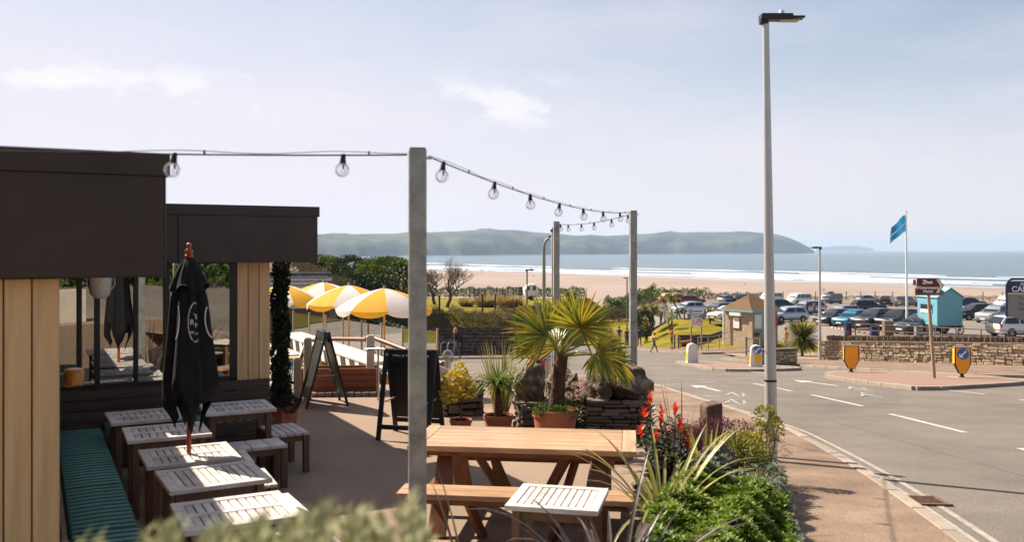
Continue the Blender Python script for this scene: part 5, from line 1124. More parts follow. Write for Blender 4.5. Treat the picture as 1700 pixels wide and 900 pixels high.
rail('steel_handrail', 'steel handrail in front of the cream planter post', [at(606, 581, 15.2), at(630, 579, 15.0), at(648, 583, 14.8), at(700, 600, 14.0)], 0.02, m_steel, [(at(628, 580, 15.0), 0.0)])
rail('steel_handrail', 'sloping steel handrail between the potted plants', [at(722, 608, 14.2), at(801, 632, 13.9), at(858, 651, 13.5), at(872, 656, 13.3)], 0.02, m_steel, [(at(801, 632, 13.9), 0.0), (at(858, 651, 13.5), 0.0)])
# picnic seating down on the lower terrace
for (px, Y, rz, lab) in [(505, 22.5, 20, 'pale pink-topped picnic table behind the dark climber on the lower terrace'), (650, 19.5, -25, 'small timber picnic table under the nearest striped parasol')]:
    p = at(px, 415, Y); o = thing('terrace_table', lab, 'picnic table', (p.x, p.y, DZ), R_(rz), 'lower terrace tables')
    for i in range(4): MB().box((0, -0.27 + i * 0.18, 0.72), (1.5, 0.17, 0.04)).build('top_plank', m_weath, o)
    for y in (-0.62, 0.62): MB().box((0, y, 0.44), (1.5, 0.24, 0.04)).build('bench_plank', m_weath, o)
    for x in (-0.5, 0.5):
        for y in (-1, 1): MB().bar((x, y * 0.2, 0.70), (x, y * 0.6, 0), 0.06, 0.09, up=(0, y, 0.3)).build('leg', m_teakleg, o)
        MB().bar((x, -0.7, 0.40), (x, 0.7, 0.40), 0.04, 0.08).build('bearer', m_teakleg, o)
# slate-roofed shed on the slope
p = at(488, 415, 36); SH = thing('slate_shed', 'low shed with grey slate roof behind the striped parasols', 'shed', (p.x, p.y, gz(p.x, p.y) - 0.3), R_(6)); zb = gz(p.x, p.y) - 0.3
ze, zr = 0.15 - zb, 1.50 - zb; m_slate = mat('slate_roof', (0.085, 0.08, 0.078), 0.7, var=0.25, scale=4, rnd=0.3, bump=0.2); m_shedw = mat('shed_board', (0.10, 0.07, 0.05), 0.8)
MB().box((0.1, 1.2, ze / 2), (2.6, 2.6, ze)).build('walls', m_shedw, SH)
q = MB(); q.add([(-1.4, -0.3, ze), (1.6, -0.3, ze), (1.6, 2.7, ze), (-1.4, 2.7, ze), (-1.4, 1.2, zr), (1.3, 1.2, zr)], [(0, 1, 5, 4), (2, 3, 4, 5), (1, 2, 5), (3, 0, 4), (0, 3, 2, 1)]); q.build('roof', m_slate, SH)
sl_me = MB().box((0, 0, 0), (0.262, 0.27, 0.022)).mesh('slate', m_slate); th = math.atan2(zr - ze, 1.5)
for r in range(9):
    for c in range(11):
        u = (r + 0.5) / 9; xr = 1.6 - 0.3 * u
        x = -1.28 + c * 0.268 + (0.13 if r % 2 else 0)
        if x > xr - 0.06: continue
        o = obj('slate', sl_me, SH, (x, -0.3 + 1.5 * u, ze + (zr - ze) * u + 0.03 + random.uniform(0, 0.006))); o.rotation_euler = (th - 0.05, 0, 0)
MB().tube([(-1.42, 1.2, zr + 0.03), (1.32, 1.2, zr + 0.03)], 0.06, 6).build('ridge_tile', m_slate, SH)

# ================================================================== VEGETATION BEYOND
l_ever = LF('leaf_evergreen', [(0.015, 0.035, 0.008), (0.045, 0.085, 0.012), (0.11, 0.16, 0.015), (0.19, 0.22, 0.02)], 0.3)
l_everd = LF('leaf_evergreen_dark', [(0.010, 0.022, 0.008), (0.022, 0.04, 0.010), (0.05, 0.07, 0.014)], 0.2)
l_bramb = LF('twig_bramble', [(0.06, 0.038, 0.026), (0.11, 0.07, 0.045), (0.17, 0.11, 0.065), (0.08, 0.075, 0.025)], 0.15, 0.8)
l_tan = LF('grass_tan', [(0.30, 0.20, 0.08), (0.42, 0.30, 0.13), (0.36, 0.27, 0.10), (0.20, 0.17, 0.05)], 0.35, 0.7)
def bush(name, label, px, py, Y, rx, ry, rz_, n, m, L, W, cat='shrub', group=None, extra=()):
    p = at(px, py, Y); o = thing(name, label, cat, (p.x, p.y, gz(p.x, p.y)), 0, group); c = p.z - gz(p.x, p.y)
    bl = [((0, 0, c), (rx, ry, rz_), n)] + [((a, b, c + d), (rx * k, ry * k, rz_ * k), int(n * k * k)) for (a, b, d, k) in extra]
    shrub_leaves('foliage', bl, m, L, W, o, minz=-0.1); q = MB()
    for _ in range(6): q.tube([(jit(rx * 0.2), jit(ry * 0.2), -0.1), (jit(rx * 0.4), jit(ry * 0.3), c * 0.6), (jit(rx * 0.8), jit(ry * 0.6), c + jit(rz_ * 0.4))], [0.05, 0.04, 0.012], 5)
    q.build('branches', m_bark, o); return o
HG = 'evergreen shrubs on the left slope'
bush('evergreen_shrub', 'large clipped evergreen just left of the nearest galvanised post', 648, 462, 58, 2.1, 2.0, 1.7, 9000, l_ever, 0.17, 0.09, group=HG, extra=[(-1.2, 0.3, -0.3, 0.7)])
bush('evergreen_shrub', 'grey-green evergreen between the brown slope and the large clipped one', 585, 452, 60, 1.8, 1.8, 1.2, 6500, l_everd, 0.15, 0.06, group=HG, extra=[(1.0, -0.5, -0.5, 0.8)])
bush('evergreen_shrub', 'bright green evergreen climbing the slope beside the restaurant roof', 545, 445, 64, 1.7, 1.8, 1.0, 6000, l_ever, 0.15, 0.07, group=HG, extra=[(-1.3, 0, 0.35, 0.75)])
bush('evergreen_shrub', 'dark evergreen hidden low between the parasols and the post', 600, 482, 52, 2.4, 1.6, 1.0, 6500, l_everd, 0.15, 0.08, group=HG)
bush('evergreen_shrub', 'brownish evergreen edge touching the nearest galvanised post', 695, 470, 62, 1.0, 1.3, 1.3, 3500, l_bramb, 0.14, 0.03, group=HG)
bush('bramble_slope', 'brown bramble covering the slope above the slate roof', 480, 462, 48, 2.6, 2.5, 1.1, 9000, l_bramb, 0.14, 0.025, extra=[(2.0, -1.5, -0.5, 0.7)])
# hedge on the stone wall
def hedge(name, label, pts, hw, h, n, m, L, W, zf=None, cat='hedge'):
    a = Vector((*pts[0], 0)); zf = zf or gz; o = thing(name, label, cat, (a.x, a.y, zf(a.x, a.y))); P, D, Nn = [], [], []
    segs = list(zip(pts, pts[1:])); ln = [math.dist(s[0], s[1]) for s in segs]; tot = sum(ln)
    for _ in range(n):
        r = random.uniform(0, tot); i = 0
        while r > ln[i] and i < len(ln) - 1: r -= ln[i]; i += 1
        (x0, y0), (x1, y1) = segs[i]; t = r / ln[i]; x, y = x0 + (x1 - x0) * t, y0 + (y1 - y0) * t; nx_, ny_ = -(y1 - y0) / ln[i], (x1 - x0) / ln[i]
        k = 1 + 0.16 * math.sin(r * 1.9 + i) + 0.10 * math.sin(r * 4.3); th = random.uniform(-0.25, math.pi + 0.25); rr = random.uniform(0.72, 1.05)
        ox, oz = hw * k * rr * math.cos(th), h * (0.35 + 0.65 * k * rr * math.sin(th)) if th > 0 else h * 0.2; X, Y_ = x + nx_ * ox, y + ny_ * ox
        P.append((X - a.x, Y_ - a.y, zf(x, y) + oz - o.location.z)); dv = Vector((nx_ * math.cos(th), ny_ * math.cos(th), math.sin(th))); D.append((dv.x * 0.6 + jit(0.8), dv.y * 0.6 + jit(0.8), dv.z * 0.6 + jit(0.7))); Nn.append((dv.x + jit(0.5), dv.y + jit(0.5), dv.z + jit(0.5)))
    nn = len(P); obj('foliage', leaf_mesh('foliage', P, D, Nn, L * (0.6 + 0.8 * rng.random(nn)), W * (0.6 + 0.8 * rng.random(nn)), m), o)
    q = MB()
    for (p0, p1), l in zip(segs, ln):
        for k in range(max(2, int(l / 0.8))):
            t = (k + 0.5) / max(2, int(l / 0.8)); x, y = p0[0] + (p1[0] - p0[0]) * t, p0[1] + (p1[1] - p0[1]) * t; q.tube([(x - a.x, y - a.y, zf(x, y) - o.location.z - 0.1), (x - a.x + jit(0.2), y - a.y + jit(0.2), zf(x, y) - o.location.z + h * 0.8)], [0.03, 0.012], 4)
    q.build('branches', m_bark, o); return o
bush('dark_laurel', 'dark laurel mass below the striped parasols', 560, 545, 46, 3.6, 1.2, 0.85, 5000, l_everd, 0.15, 0.08)
bush('dark_laurel', 'low dark laurel behind the sandwich board with lettering', 655, 553, 50, 1.7, 1.0, 0.7, 3000, l_everd, 0.15, 0.08)
random.seed(77); zw = lambda x, y: -2.75
hedge('bramble_hedge', 'brown bramble hedge spilling over the stone wall below the lawn', [(-9.5, 56.9), (-4, 56.9), (0.2, 57.0)], 1.15, 1.45, 18000, l_bramb, 0.13, 0.025, zw)
hedge('bramble_hedge', 'brown hedge curving back beside the lane behind the palm', [(0.2, 57.0), (1.4, 60), (2.2, 68), (3.0, 76)], 1.1, 1.2, 9000, l_bramb, 0.13, 0.025, lambda x, y: -2.4 - (y - 57) * 0.06)
hedge('ivy_bank', 'dark ivy hanging over the wall end behind the palm', [(0.3, 56.55), (1.5, 58.2), (2.4, 66)], 0.5, 2.2, 5000, l_everd, 0.13, 0.09, lambda x, y: RZ(y))
hedge('clipped_hedge', 'long clipped green hedge along the far edge of the lawn', [(-14, 140), (6, 138), (20, 136)], 1.0, 1.5, 9000, l_ever, 0.24, 0.14)
hedge('tall_hedge', 'taller green hedge between the lawn and the lane end', [(14.0, 136), (21, 133)], 1.6, 3.3, 7000, l_ever, 0.24, 0.14)
hedge('clipped_hedge', 'green hedge behind the yellow van at the car park edge', [(20, 172), (30, 182), (41, 190)], 1.4, 2.4, 7000, l_ever, 0.28, 0.16)
hedge('dune_scrub', 'low brown scrub along the far car park edge before the beach', [(41, 190), (50, 193), (58, 195)], 1.2, 1.5, 4500, l_bramb, 0.28, 0.08)
hedge('dune_scrub', 'low olive scrub at the beach edge behind the flagpole', [(60, 195), (75, 196), (112, 196)], 1.0, 0.9, 7000, LF('scrub_olive', [(0.16, 0.13, 0.03), (0.24, 0.19, 0.05), (0.10, 0.08, 0.03)], 0.2), 0.26, 0.08)
hedge('dune_scrub', 'brown scrub behind the far end of the lane', [(10, 128), (15, 130), (19, 128)], 1.6, 2.0, 4000, l_bramb, 0.25, 0.05)
# stone wall below the lawn
W2 = thing('stone_wall', 'dark dry-stone wall below the bramble hedge behind the cycle racks', 'stone wall', (0.4, 56.6, RZ(56.6)), R_(0)); random.seed(14)
MB().box((-7, 0.25, 0.85), (14.0, 0.5, 1.9)).build('core', m_mort, W2); stone_wall(W2, -6.2, 0.0, 0.04, lambda x: 0.05, lambda x: 1.78, 8, 0.42, m_stone)
# tan grasses, bare trees, lawn posts, fence
for i, (px, py, Y, r, lab) in enumerate([(775, 505, 78, 0.9, 'leftmost tan ornamental grass on the lawn'), (807, 503, 76, 1.3, 'largest tan ornamental grass clump on the lawn'), (845, 507, 74, 1.35, 'tan ornamental grass clump nearest the black fence'), (822, 497, 84, 1.2, 'tan ornamental grass set behind the other clumps')]):
    p = at(px, 415, Y); o = thing('tan_grass', lab, 'grass clump', (p.x, Y, gz(p.x, Y) - 0.05), 0, 'tan grasses on the lawn'); q = MB(); random.seed(i + 90)
    for _ in range(900):
        a = random.uniform(0, 6.283); rr = r * math.sqrt(random.random()) * 0.5; q.blade((rr * math.cos(a), rr * math.sin(a), 0), (math.cos(a) * 0.7 + jit(0.4), math.sin(a) * 0.7 + jit(0.4), random.uniform(0.5, 1.6)), r * random.uniform(0.6, 1.1), 0.05, 1.3, 3)
    q.build('blades', l_tan, o)
def bare_tree(label, px, Y, h, lean, seed, group='bare windswept trees'):
    p = at(px, 415, Y); o = thing('bare_tree', label, 'tree', (p.x, Y, gz(p.x, Y) - 0.1), 0, group); r = random.Random(seed); tk = MB(); tw = MB()
    def grow(a, d, L, rad, lev):
        pts = [a]; dd = d.copy()
        for k in range(3): dd = (dd + Vector((r.uniform(-.25, .25) + lean * 0.06, r.uniform(-.25, .25), r.uniform(-.05, .2)))).normalized(); pts.append(pts[-1] + dd * L / 3)
        (tk if lev < 3 else tw).tube(pts, [rad, rad * 0.88, rad * 0.75, rad * 0.6], 6 if lev < 3 else 3, cap=False)
        if lev >= 5: return
        for k in range(4 if lev in (0, 2, 4) else 3):
            b = pts[-1] if k < 2 else pts[2]; ax = Vector((r.uniform(-1.3, 1.3), r.uniform(-1, 1), r.uniform(-0.35, 0.6))); nd = (dd * 0.7 + ax * 0.75 + Vector((lean * 0.12, 0, 0.08))).normalized(); grow(b, nd, L * r.uniform(0.70, 0.95), max(0.008, rad * r.uniform(0.45, 0.6)), lev + 1)
    grow(Vector((0, 0, 0)), Vector((lean * 0.35, 0, 1)).normalized(), h * 0.30, h * 0.05, 0)
    tk.build('trunk', m_bark, o, smooth=True); tw.build('twigs', mat('twig_grey_brown', (0.13, 0.09, 0.065), 0.9), o); return o
bare_tree('bare windswept tree on the lawn right of the nearest post', 742, 70, 3.4, 0.7, 5)
bare_tree('smaller bare tree leaning behind the windswept one', 722, 74, 3.3, -0.4, 8)
m_pblk = mat('dark_timber_post', (0.025, 0.02, 0.018), 0.8)
for i, (px, pt, pb) in enumerate([(729.5, 492, 519), (766.5, 486, 521), (801, 489, 518), (822, 488, 513), (838.5, 486, 510), (854, 503, 512)]):
    Y = 1.6 * F / (pb - 415 - 0.042 * F); p = at(px, 415, Y); h = (pb - pt) / F * Y; o = MB(); o.tube([(0, 0, -0.2), (0, 0, h)], 0.06, 8); o = o.build('lawn_post', m_pblk, loc=(p.x, Y, gz(p.x, Y)))
    tag(o, ['thin dark post on the lawn under the bare tree', 'thin dark post left of the tan grasses', 'thin dark post in front of the largest tan grass', 'third thin dark post along the tan grasses', 'thin dark post at the fence end of the tan grasses', 'short dark stump post near the end of the black fence'][i], 'post', 'dark posts on the lawn')
FE = thing('rail_fence', 'black timber rail fence running back across the lawn', 'fence', (0.9, 75, gz(0.9, 75)))
fpts = [at(866, 415, 75), at(862, 415, 82), at(852, 415, 90), at(835, 415, 98), at(815, 415, 104), at(795, 415, 108), at(780, 415, 111)]; base = Vector((0.9, 75, gz(0.9, 75)))
fpts = [Vector((p.x, p.y, max(gz(p.x, p.y), LZ(p.y)))) for p in fpts]; fps2 = []
for a, b in zip(fpts, fpts[1:]): fps2 += [a, a.lerp(b, 0.5)]
fps2.append(fpts[-1])
for p in fps2: MB().box((0, 0, 0.8), (0.12, 0.12, 1.75)).build('fence_post', m_pblk, FE, loc=p - base)
for a, b in zip(fps2, fps2[1:]):
    for k in range(5): MB().bar(a - base + Vector((0, 0, 0.3 + k * 0.29)), b - base + Vector((0, 0, 0.3 + k * 0.29)), 0.03, 0.13).build('fence_rail', m_pblk, FE)
# cordylines
def cordyline(label, px, py, Y, h, r, n=220, heads=1, lean=0.0, seed=0, z=None, wd=0.05, group='cordyline palms'):
    p = at(px, py, Y); zz = gz(p.x, p.y) if z is None else z; o = thing('cordyline', label, 'palm', (p.x, p.y, zz - 0.05), 0, group); random.seed(seed); t = MB(); q = MB()
    for k in range(heads):
        a = 6.283 * k / heads + seed; hd_ = Vector((lean + (0.35 * h * math.cos(a) * 0.6 if heads > 1 else 0), 0.2 * h * math.sin(a) if heads > 1 else 0, h * random.uniform(0.8, 1.0)))
        t.tube([(0, 0, 0), (lean * 0.4, 0, h * 0.45), hd_], [0.10, 0.08, 0.07], 8)
        for i in range(n):
            b = random.uniform(0, 6.283); e = random.uniform(-0.9, 1.6); q.blade(hd_, (math.cos(b), math.sin(b), e), r * random.uniform(0.75, 1.05), wd, random.uniform(0.3, 1.2), 4)
    t.build('trunk', m_bark, o, smooth=True); q.build('leaves', l_cord, o); return o
cordyline('leaning cordyline beside the yellow van', 1130, 523, 96, 2.6, 1.0, 200, 1, -1.0, 3, wd=0.07)
cordyline('small cordyline on the grass mound left of the kiosk', 1179, 530, 90, 1.2, 0.85, 240, 1, 0, 4, wd=0.07)
cordyline('many-headed cordyline at the lane side of the mound', 1080, 525, 92, 3.0, 1.0, 130, 4, 0, 5, wd=0.07)
cordyline('darker cordyline behind the second festoon post', 1062, 520, 98, 3.0, 1.0, 140, 3, 0, 6, wd=0.07)
cordyline('distant cordyline behind the farthest festoon post', 948, 495, 112, 2.4, 0.9, 160, 2, 0, 7, wd=0.07)
p = onR(1334, 592, 0.1); cordyline('big bushy cordyline in front of the car park wall', 1332, 592, p.y, 1.35, 1.45, 1300, 1, 0, 8, z=RZ(p.y) + 0.1, wd=0.05)
bush('dark_shrub', 'dark shrub at the lane edge of the mound behind the second post', 1072, 540, 88, 0.9, 0.9, 1.5, 3000, l_everd, 0.16, 0.09)
bush('dry_shrub', 'brown dry shrub beside the many-headed cordyline', 1096, 510, 98, 0.9, 0.9, 1.4, 2500, l_bramb, 0.16, 0.03)
bush('flower_clump', 'small white-flowered clump on the grass mound', 1113, 525, 88, 0.6, 0.5, 0.35, 700, LF('leaf_flowerclump', [(0.10, 0.18, 0.02), (0.18, 0.26, 0.04), (0.6, 0.6, 0.5)], 0.3), 0.14, 0.05, 'plant')
# ================================================================== STREET FURNITURE, CAR PARK, PEOPLE
m_alu = mat('lamp_aluminium', (0.50, 0.49, 0.48), 0.38, var=0.08, scale=4, metal=0.35); m_lampb = flat('lamp_head_black', (0.018, 0.018, 0.02), 0.4)
m_lens = flat('lamp_lens', (0.45, 0.40, 0.30), 0.3); m_navy = flat('navy_paint', (0.012, 0.022, 0.075), 0.4)
def lamp_post(label, base, h, r0, r1, head, col, rz=0.0, lean=0.0, goose=0.0, group='street lamps'):
    o = thing('street_lamp', label, 'street lamp', base, rz, group); sx = lean * h
    if goose:
        pts = [(0, 0, -0.1), (0, 0, h * 0.6), (0, 0, h - 0.55)] + [(goose * (1 - math.cos(t)), 0, h - 0.55 + 0.45 * math.sin(t)) for t in np.linspace(0.2, 1.5, 6)]
        q = MB(); q.tube(pts, [r0, r1 * 1.2, r1] + [r1 * 0.9] * 6, 14); q.build('column', col, o, smooth=True); hx = goose
    else:
        q = MB(); q.tube([(0, 0, -0.1), (sx * 0.18, 0, h * 0.18)], r0, 24); q.build('base_column', col, o, smooth=True)
        q = MB(); q.tube([(sx * 0.18, 0, h * 0.18), (sx * 0.181, 0, h * 0.185)], r0 * 1.03, 24); q.build('joint_ring', m_lampb, o, smooth=True)
        q = MB(); q.tube([(sx * 0.181, 0, h * 0.185), (sx * 0.22, 0, h * 0.22), (sx, 0, h)], [r0 * 0.985, r0 * 0.96, r1], 24); q.build('shaft', col, o, smooth=True); hx = sx
    k = head
    q = MB(); q.box((hx + 0.16 * k, 0, h + 0.035 * k), (0.50 * k, 0.2 * k, 0.10 * k)); q.box((hx - 0.03 * k, 0, h - 0.02 * k), (0.13 * k, 0.12 * k, 0.11 * k)); hd_ = q.build('lamp_head', m_lampb, o, bevel=0.02 * k)
    MB().box((hx + 0.49 * k, 0, h + 0.03 * k), (0.20 * k, 0.2 * k, 0.03 * k)).build('head_tip', m_lampb, o, bevel=0.008 * k)
    MB().box((hx + 0.36 * k, 0, h - 0.018 * k), (0.30 * k, 0.15 * k, 0.012 * k)).build('lens', m_lens, o)
    q = MB(); q.lathe([(0.045 * k, 0.085 * k), (0.045 * k, 0.12 * k), (0.032 * k, 0.15 * k), (0.005, 0.155 * k)], 12, c=(hx + 0.25 * k, 0, h)); q.build('photocell', m_white, o, smooth=True); return o
p = onR(1281, 766, 0.1); lamp_post('tall pale lamp post standing on the near pavement', p, at(1271, 32, p.y).z - p.z, 0.073, 0.040, 0.80, m_alu, 0, -0.0135)
p = onR(1361, 598, 0.1); lamp_post('pale lamp post beside the bushy cordyline', p, at(1358, 412, p.y).z - p.z, 0.08, 0.05, 0.9, m_alu, math.pi)
p = onR(875, 588, 0.1); lamp_post('grey lamp post carrying the give way triangle behind the palm', p, at(875, 449, p.y).z - p.z, 0.07, 0.045, 1.0, mat('lamp_grey', (0.16, 0.16, 0.155), 0.5), 0); GWL = p
p = onR(903, 604, 0.0); lamp_post('curved-arm green-grey lamp post left of the farthest festoon post', p, at(903, 393, p.y).z - p.z, 0.085, 0.075, 0.6, mat('lamp_olive', (0.27, 0.25, 0.18), 0.5), 0, goose=0.28)
p = at(1041, 562, 88); p.z = RZ(p.y); lamp_post('distant grey lamp post just left of the second festoon post', p, at(1041, 462, p.y).z - p.z, 0.08, 0.06, 0.8, MATS['lamp_grey'], math.pi)
p = at(918, 415, 17.2); o = thing('cctv_pole', 'slim dark-capped pole touching the farthest festoon post', 'pole', (p.x, p.y, RZ(17.2) + 0.1)); h = at(918, 384, 17.2).z - RZ(17.2) - 0.1
q = MB(); q.tube([(0, 0, 0), (0, 0, h)], 0.03, 12); q.build('pole', m_alu, o, smooth=True); q = MB(); sphere(q, (0, 0, h + 0.02), 0.05); q.build('cap', m_lampb, o, smooth=True)
# ---- traffic bollards
m_or = flat('bollard_orange', (0.95, 0.36, 0.01), 0.35); m_ye = flat('bollard_yellow', (0.85, 0.52, 0.02), 0.35); m_bl = flat('sign_blue', (0.015, 0.16, 0.45), 0.4); m_blk = flat('rubber_black', (0.012, 0.012, 0.012), 0.6)
m_wpl = mat('bollard_white', (0.70, 0.69, 0.66), 0.45, var=0.08, scale=6)
def arrow_disc(parent, loc, r, rot=(R_(90), 0, 0)):
    q = MB(); q.lathe([(r, -0.004), (r, 0.004)], 24); d = q.build('arrow_disc', m_bl, parent, loc=loc); d.rotation_euler = rot
    q = MB(); c = math.cos(R_(225)); 
    a = Vector((0.55 * r, 0.55 * r, 0.006)); b = Vector((-0.35 * r, -0.35 * r, 0.006)); n_ = Vector((-0.707, 0.707, 0)) * r * 0.16
    q.add([a - n_, b - n_, b + n_, a + n_], [(0, 3, 2, 1), (0, 1, 2, 3)][:1]); t = Vector((-0.66 * r, -0.66 * r, 0.006)); q.add([t, t + Vector((0.80 * r, 0.0, 0)), t + Vector((0.0, 0.80 * r, 0))], [(0, 1, 2)])
    for v_ in list(range(len(q.v))): pass
    q.add([(x, y, 0.0061) for x, y, z in q.v[:4]], [(0, 1, 2, 3)]); e = q.build('arrow', m_white, d)
def orange_bollard(label, p, wd, h, arrow, rz):
    o = thing('traffic_bollard', label, 'bollard', p, rz, 'orange keep-left bollards'); w2 = wd / 2; D = 0.16
    pr = [(-w2 * 0.42, 0.13), (w2 * 0.42, 0.13), (w2, 0.44), (w2, 1.0), (-w2, 1.0), (-w2, 0.44)]; pr = [(x, z * h) for x, z in pr]
    q = MB(); q.prism([(x, -D / 2, z) for x, z in pr], (0, 0, 0), (0, D, 0)); q.build('shell', m_blk, o, bevel=0.012)
    q = MB(); q.prism([(x * 0.86, -D / 2 - 0.008, 0.13 * h + (z - 0.13 * h) * 0.97 + 0.012) for x, z in pr], (0, 0, 0), (0, 0.01, 0)); q.build('front_panel', m_or, o)
    MB().box((-w2 - 0.004, 0, 0.72 * h), (0.012, D * 0.9, 0.5 * h)).build('side_panel', m_ye, o); MB().box((w2 + 0.004, 0, 0.72 * h), (0.012, D * 0.9, 0.5 * h)).build('side_panel', m_ye, o)
    MB().box((0, 0, h + 0.012), (wd * 1.02, D * 1.05, 0.03)).build('top_cap', flat('cap_grey', (0.25, 0.26, 0.28), 0.4), o)
    q = MB(); q.lathe([(0.10, 0.0), (0.10, 0.02), (0.06, 0.04), (0.055, 0.14 * h)], 14); q.build('foot', m_blk, o, smooth=True)
    MB().box((0.02, 0, -0.005), (0.75, 0.5, 0.025)).build('base_slab', m_kerb, o)
    if arrow: arrow_disc(o, (0.0, -D / 2 - 0.018, 0.79 * h), wd * 0.36)
    return o
p = onR(1413, 618, 0.115); orange_bollard('orange bollard at the left tip of the near traffic island', p, 0.54, 43.5 / F * p.y, False, R_(-8))
p = onR(1597, 627, 0.115); orange_bollard('orange bollard with a blue arrow disc on the near traffic island', p, 0.52, 50 / F * p.y, True, R_(-6))
for (px, pb, pt, wd, arrow, lab) in [(1149, 602.5, 570, 0.50, False, 'plain white bollard at the left end of the far traffic island'), (1255, 609, 573, 0.48, True, 'white bollard with blue arrow and yellow plate on the far traffic island')]:
    p = onR(px, pb, 0.115); h = (pb - pt) / F * p.y; o = thing('traffic_bollard', lab, 'bollard', p, R_(6 if not arrow else -6), 'white bollards'); w2 = wd / 2
    pr = [(-w2 * 1.1, 0), (w2 * 1.1, 0), (w2 * 1.05, h * 0.1), (w2 * 0.95, h * 0.75)] + [(w2 * 0.95 * math.cos(a), h * 0.8 + h * 0.2 * math.sin(a)) for a in np.linspace(0.3, math.pi - 0.3, 8)] + [(-w2 * 0.95, h * 0.75), (-w2 * 1.05, h * 0.1)]
    q = MB(); q.prism([(x, -0.15, z) for x, z in pr], (0, 0, 0), (0, 0.30, 0)); q.build('shell', m_wpl, o, bevel=0.02)
    if arrow: arrow_disc(o, (0.03, -0.16, h * 0.78), wd * 0.36); MB().box((0.05, -0.156, h * 0.40), (wd * 0.58, 0.014, h * 0.36)).build('plate', m_ye, o, bevel=0.004)
    q = MB(); q.add([(-w2 * 1.06 - 0.004, -0.13, h * 0.1), (-w2 * 1.06 - 0.004, 0.13, h * 0.1), (-w2 * 0.98 - 0.006, 0.13, h * 0.55), (-w2 * 0.98 - 0.006, -0.13, h * 0.55)], [(0, 1, 2, 3)]); q.build('side_plate', m_ye, o)
# ---- signs
m_brn = flat('sign_brown', (0.13, 0.018, 0.010), 0.4); m_gry = flat('sign_grey_back', (0.19, 0.19, 0.185), 0.5); m_wood = mat('sign_post_timber', (0.34, 0.25, 0.17), 0.7, var=0.15, scale=6)
p = onR(1551, 628, 0.115); o = thing('hotel_sign', 'brown arrow sign reading Watersmeet Hotel on a leaning post', 'road sign', p); k = p.y / F
top = at(1540, 470, p.y) - p; q = MB(); q.tube([(0, 0, 0), (top.x, 0, top.z)], 0.055, 12); q.build('post', m_wood, o, smooth=True)
def sgn(px, py, dy=0.0): v_ = at(px, py, p.y) - p; return Vector((v_.x, dy, v_.z))
q = MB(); q.prism([sgn(1517, 490.5), sgn(1562, 490.5), sgn(1566, 484), sgn(1556, 478), sgn(1517, 478)], (0, -0.10, 0), (0, 0.03, 0)); q.build('rear_panel', m_gry, o)
ar = [(1519, 462), (1555, 462), (1563.5, 474), (1555, 487.5), (1519, 487.5)]
q = MB(); q.prism([sgn(*a) for a in ar[::-1]], (0, -0.15, 0), (0, 0.03, 0)); pn = q.build('panel', m_brn, o)
q = MB(); ch = [(1550, 463.2), (1554.4, 463.2), (1561.8, 474), (1554.4, 486.3), (1550, 486.3), (1557.3, 474)]; q.prism([sgn(*a) for a in ch[::-1]], (0, -0.158, 0), (0, 0.006, 0)); q.build('chevron', m_white, pn)
text('lettering', 'Watersmeet', 5.2 * k * 1.35, m_white, pn, sgn(1535.5, 477.5, -0.155), (R_(90), 0, 0), 0.004, bold=0.004, sx=1.02); text('lettering', 'Hotel', 5.2 * k * 1.35, m_white, pn, sgn(1537, 483.5, -0.155), (R_(90), 0, 0), 0.004, bold=0.004)
q = MB(); q.prism([sgn(*a) for a in [(1528, 464), (1533, 464.5), (1537, 467.5), (1544, 466.5), (1545, 470.5), (1538, 471), (1530, 468.5)][::-1]], (0, -0.158, 0), (0, 0.006, 0)); q.prism([sgn(*a) for a in [(1528, 469), (1534, 471), (1533, 472.2), (1527.5, 471)][::-1]], (0, -0.158, 0), (0, 0.006, 0)); q.build('bed_symbol', m_white, pn)
MB().box(tuple(sgn(1515.8, 469, -0.1)), (3 * k, 0.12, 9 * k)).build('bracket', m_brn, o)
# parking direction sign on the mound side
p = onR(1148, 581, 0.1); k = p.y / F; o = thing('parking_sign', 'white arrow sign with blue P reading Esplanade on two posts', 'road sign', p)
for px in (1147.5, 1164.5): q = MB(); a = sgn(px, 520); q.tube([(a.x, 0, -0.05), (a.x, 0, a.z)], 0.06, 10); q.build('post', m_wood, o, smooth=True)
q = MB(); q.prism([sgn(*a) for a in [(1141, 530), (1171, 530), (1171, 521), (1141, 521)]], (0, -0.06, 0), (0, 0.03, 0)); q.build('rear_panel', m_gry, o)
q = MB(); q.prism([sgn(*a) for a in [(1141.5, 521), (1168, 521), (1172, 516.5), (1168, 512), (1141.5, 512)]], (0, -0.12, 0), (0, 0.03, 0)); pn = q.build('panel', m_white, o)
q = MB(); q.prism([sgn(*a) for a in [(1143, 519.5), (1149, 519.5), (1149, 513.5), (1143, 513.5)]], (0, -0.13, 0), (0, 0.006, 0)); q.build('parking_square', m_bl, pn)
text('lettering', 'P', 6 * k, m_white, pn, sgn(1146, 516.4, -0.134), (R_(90), 0, 0), 0.003, bold=0.006)
text('lettering', 'Esplanade', 4.6 * k, m_lampb, pn, sgn(1158, 516.5, -0.125), (R_(90), 0, 0), 0.003, bold=0.004, sx=0.82)
q = MB(); q.prism([sgn(*a) for a in [(1167, 520.5), (1169, 520.5), (1172, 516.5), (1169, 512.4), (1167, 512.4), (1169.6, 516.5)]], (0, -0.13, 0), (0, 0.006, 0)); q.build('chevron', m_lampb, pn)
q = MB(); q.prism([sgn(*a) for a in [(1147, 528.5), (1164, 528.5), (1164, 522.7), (1147, 522.7)]], (0, -0.10, 0), (0, 0.02, 0)); pt_ = q.build('toilets_panel', m_white, o)
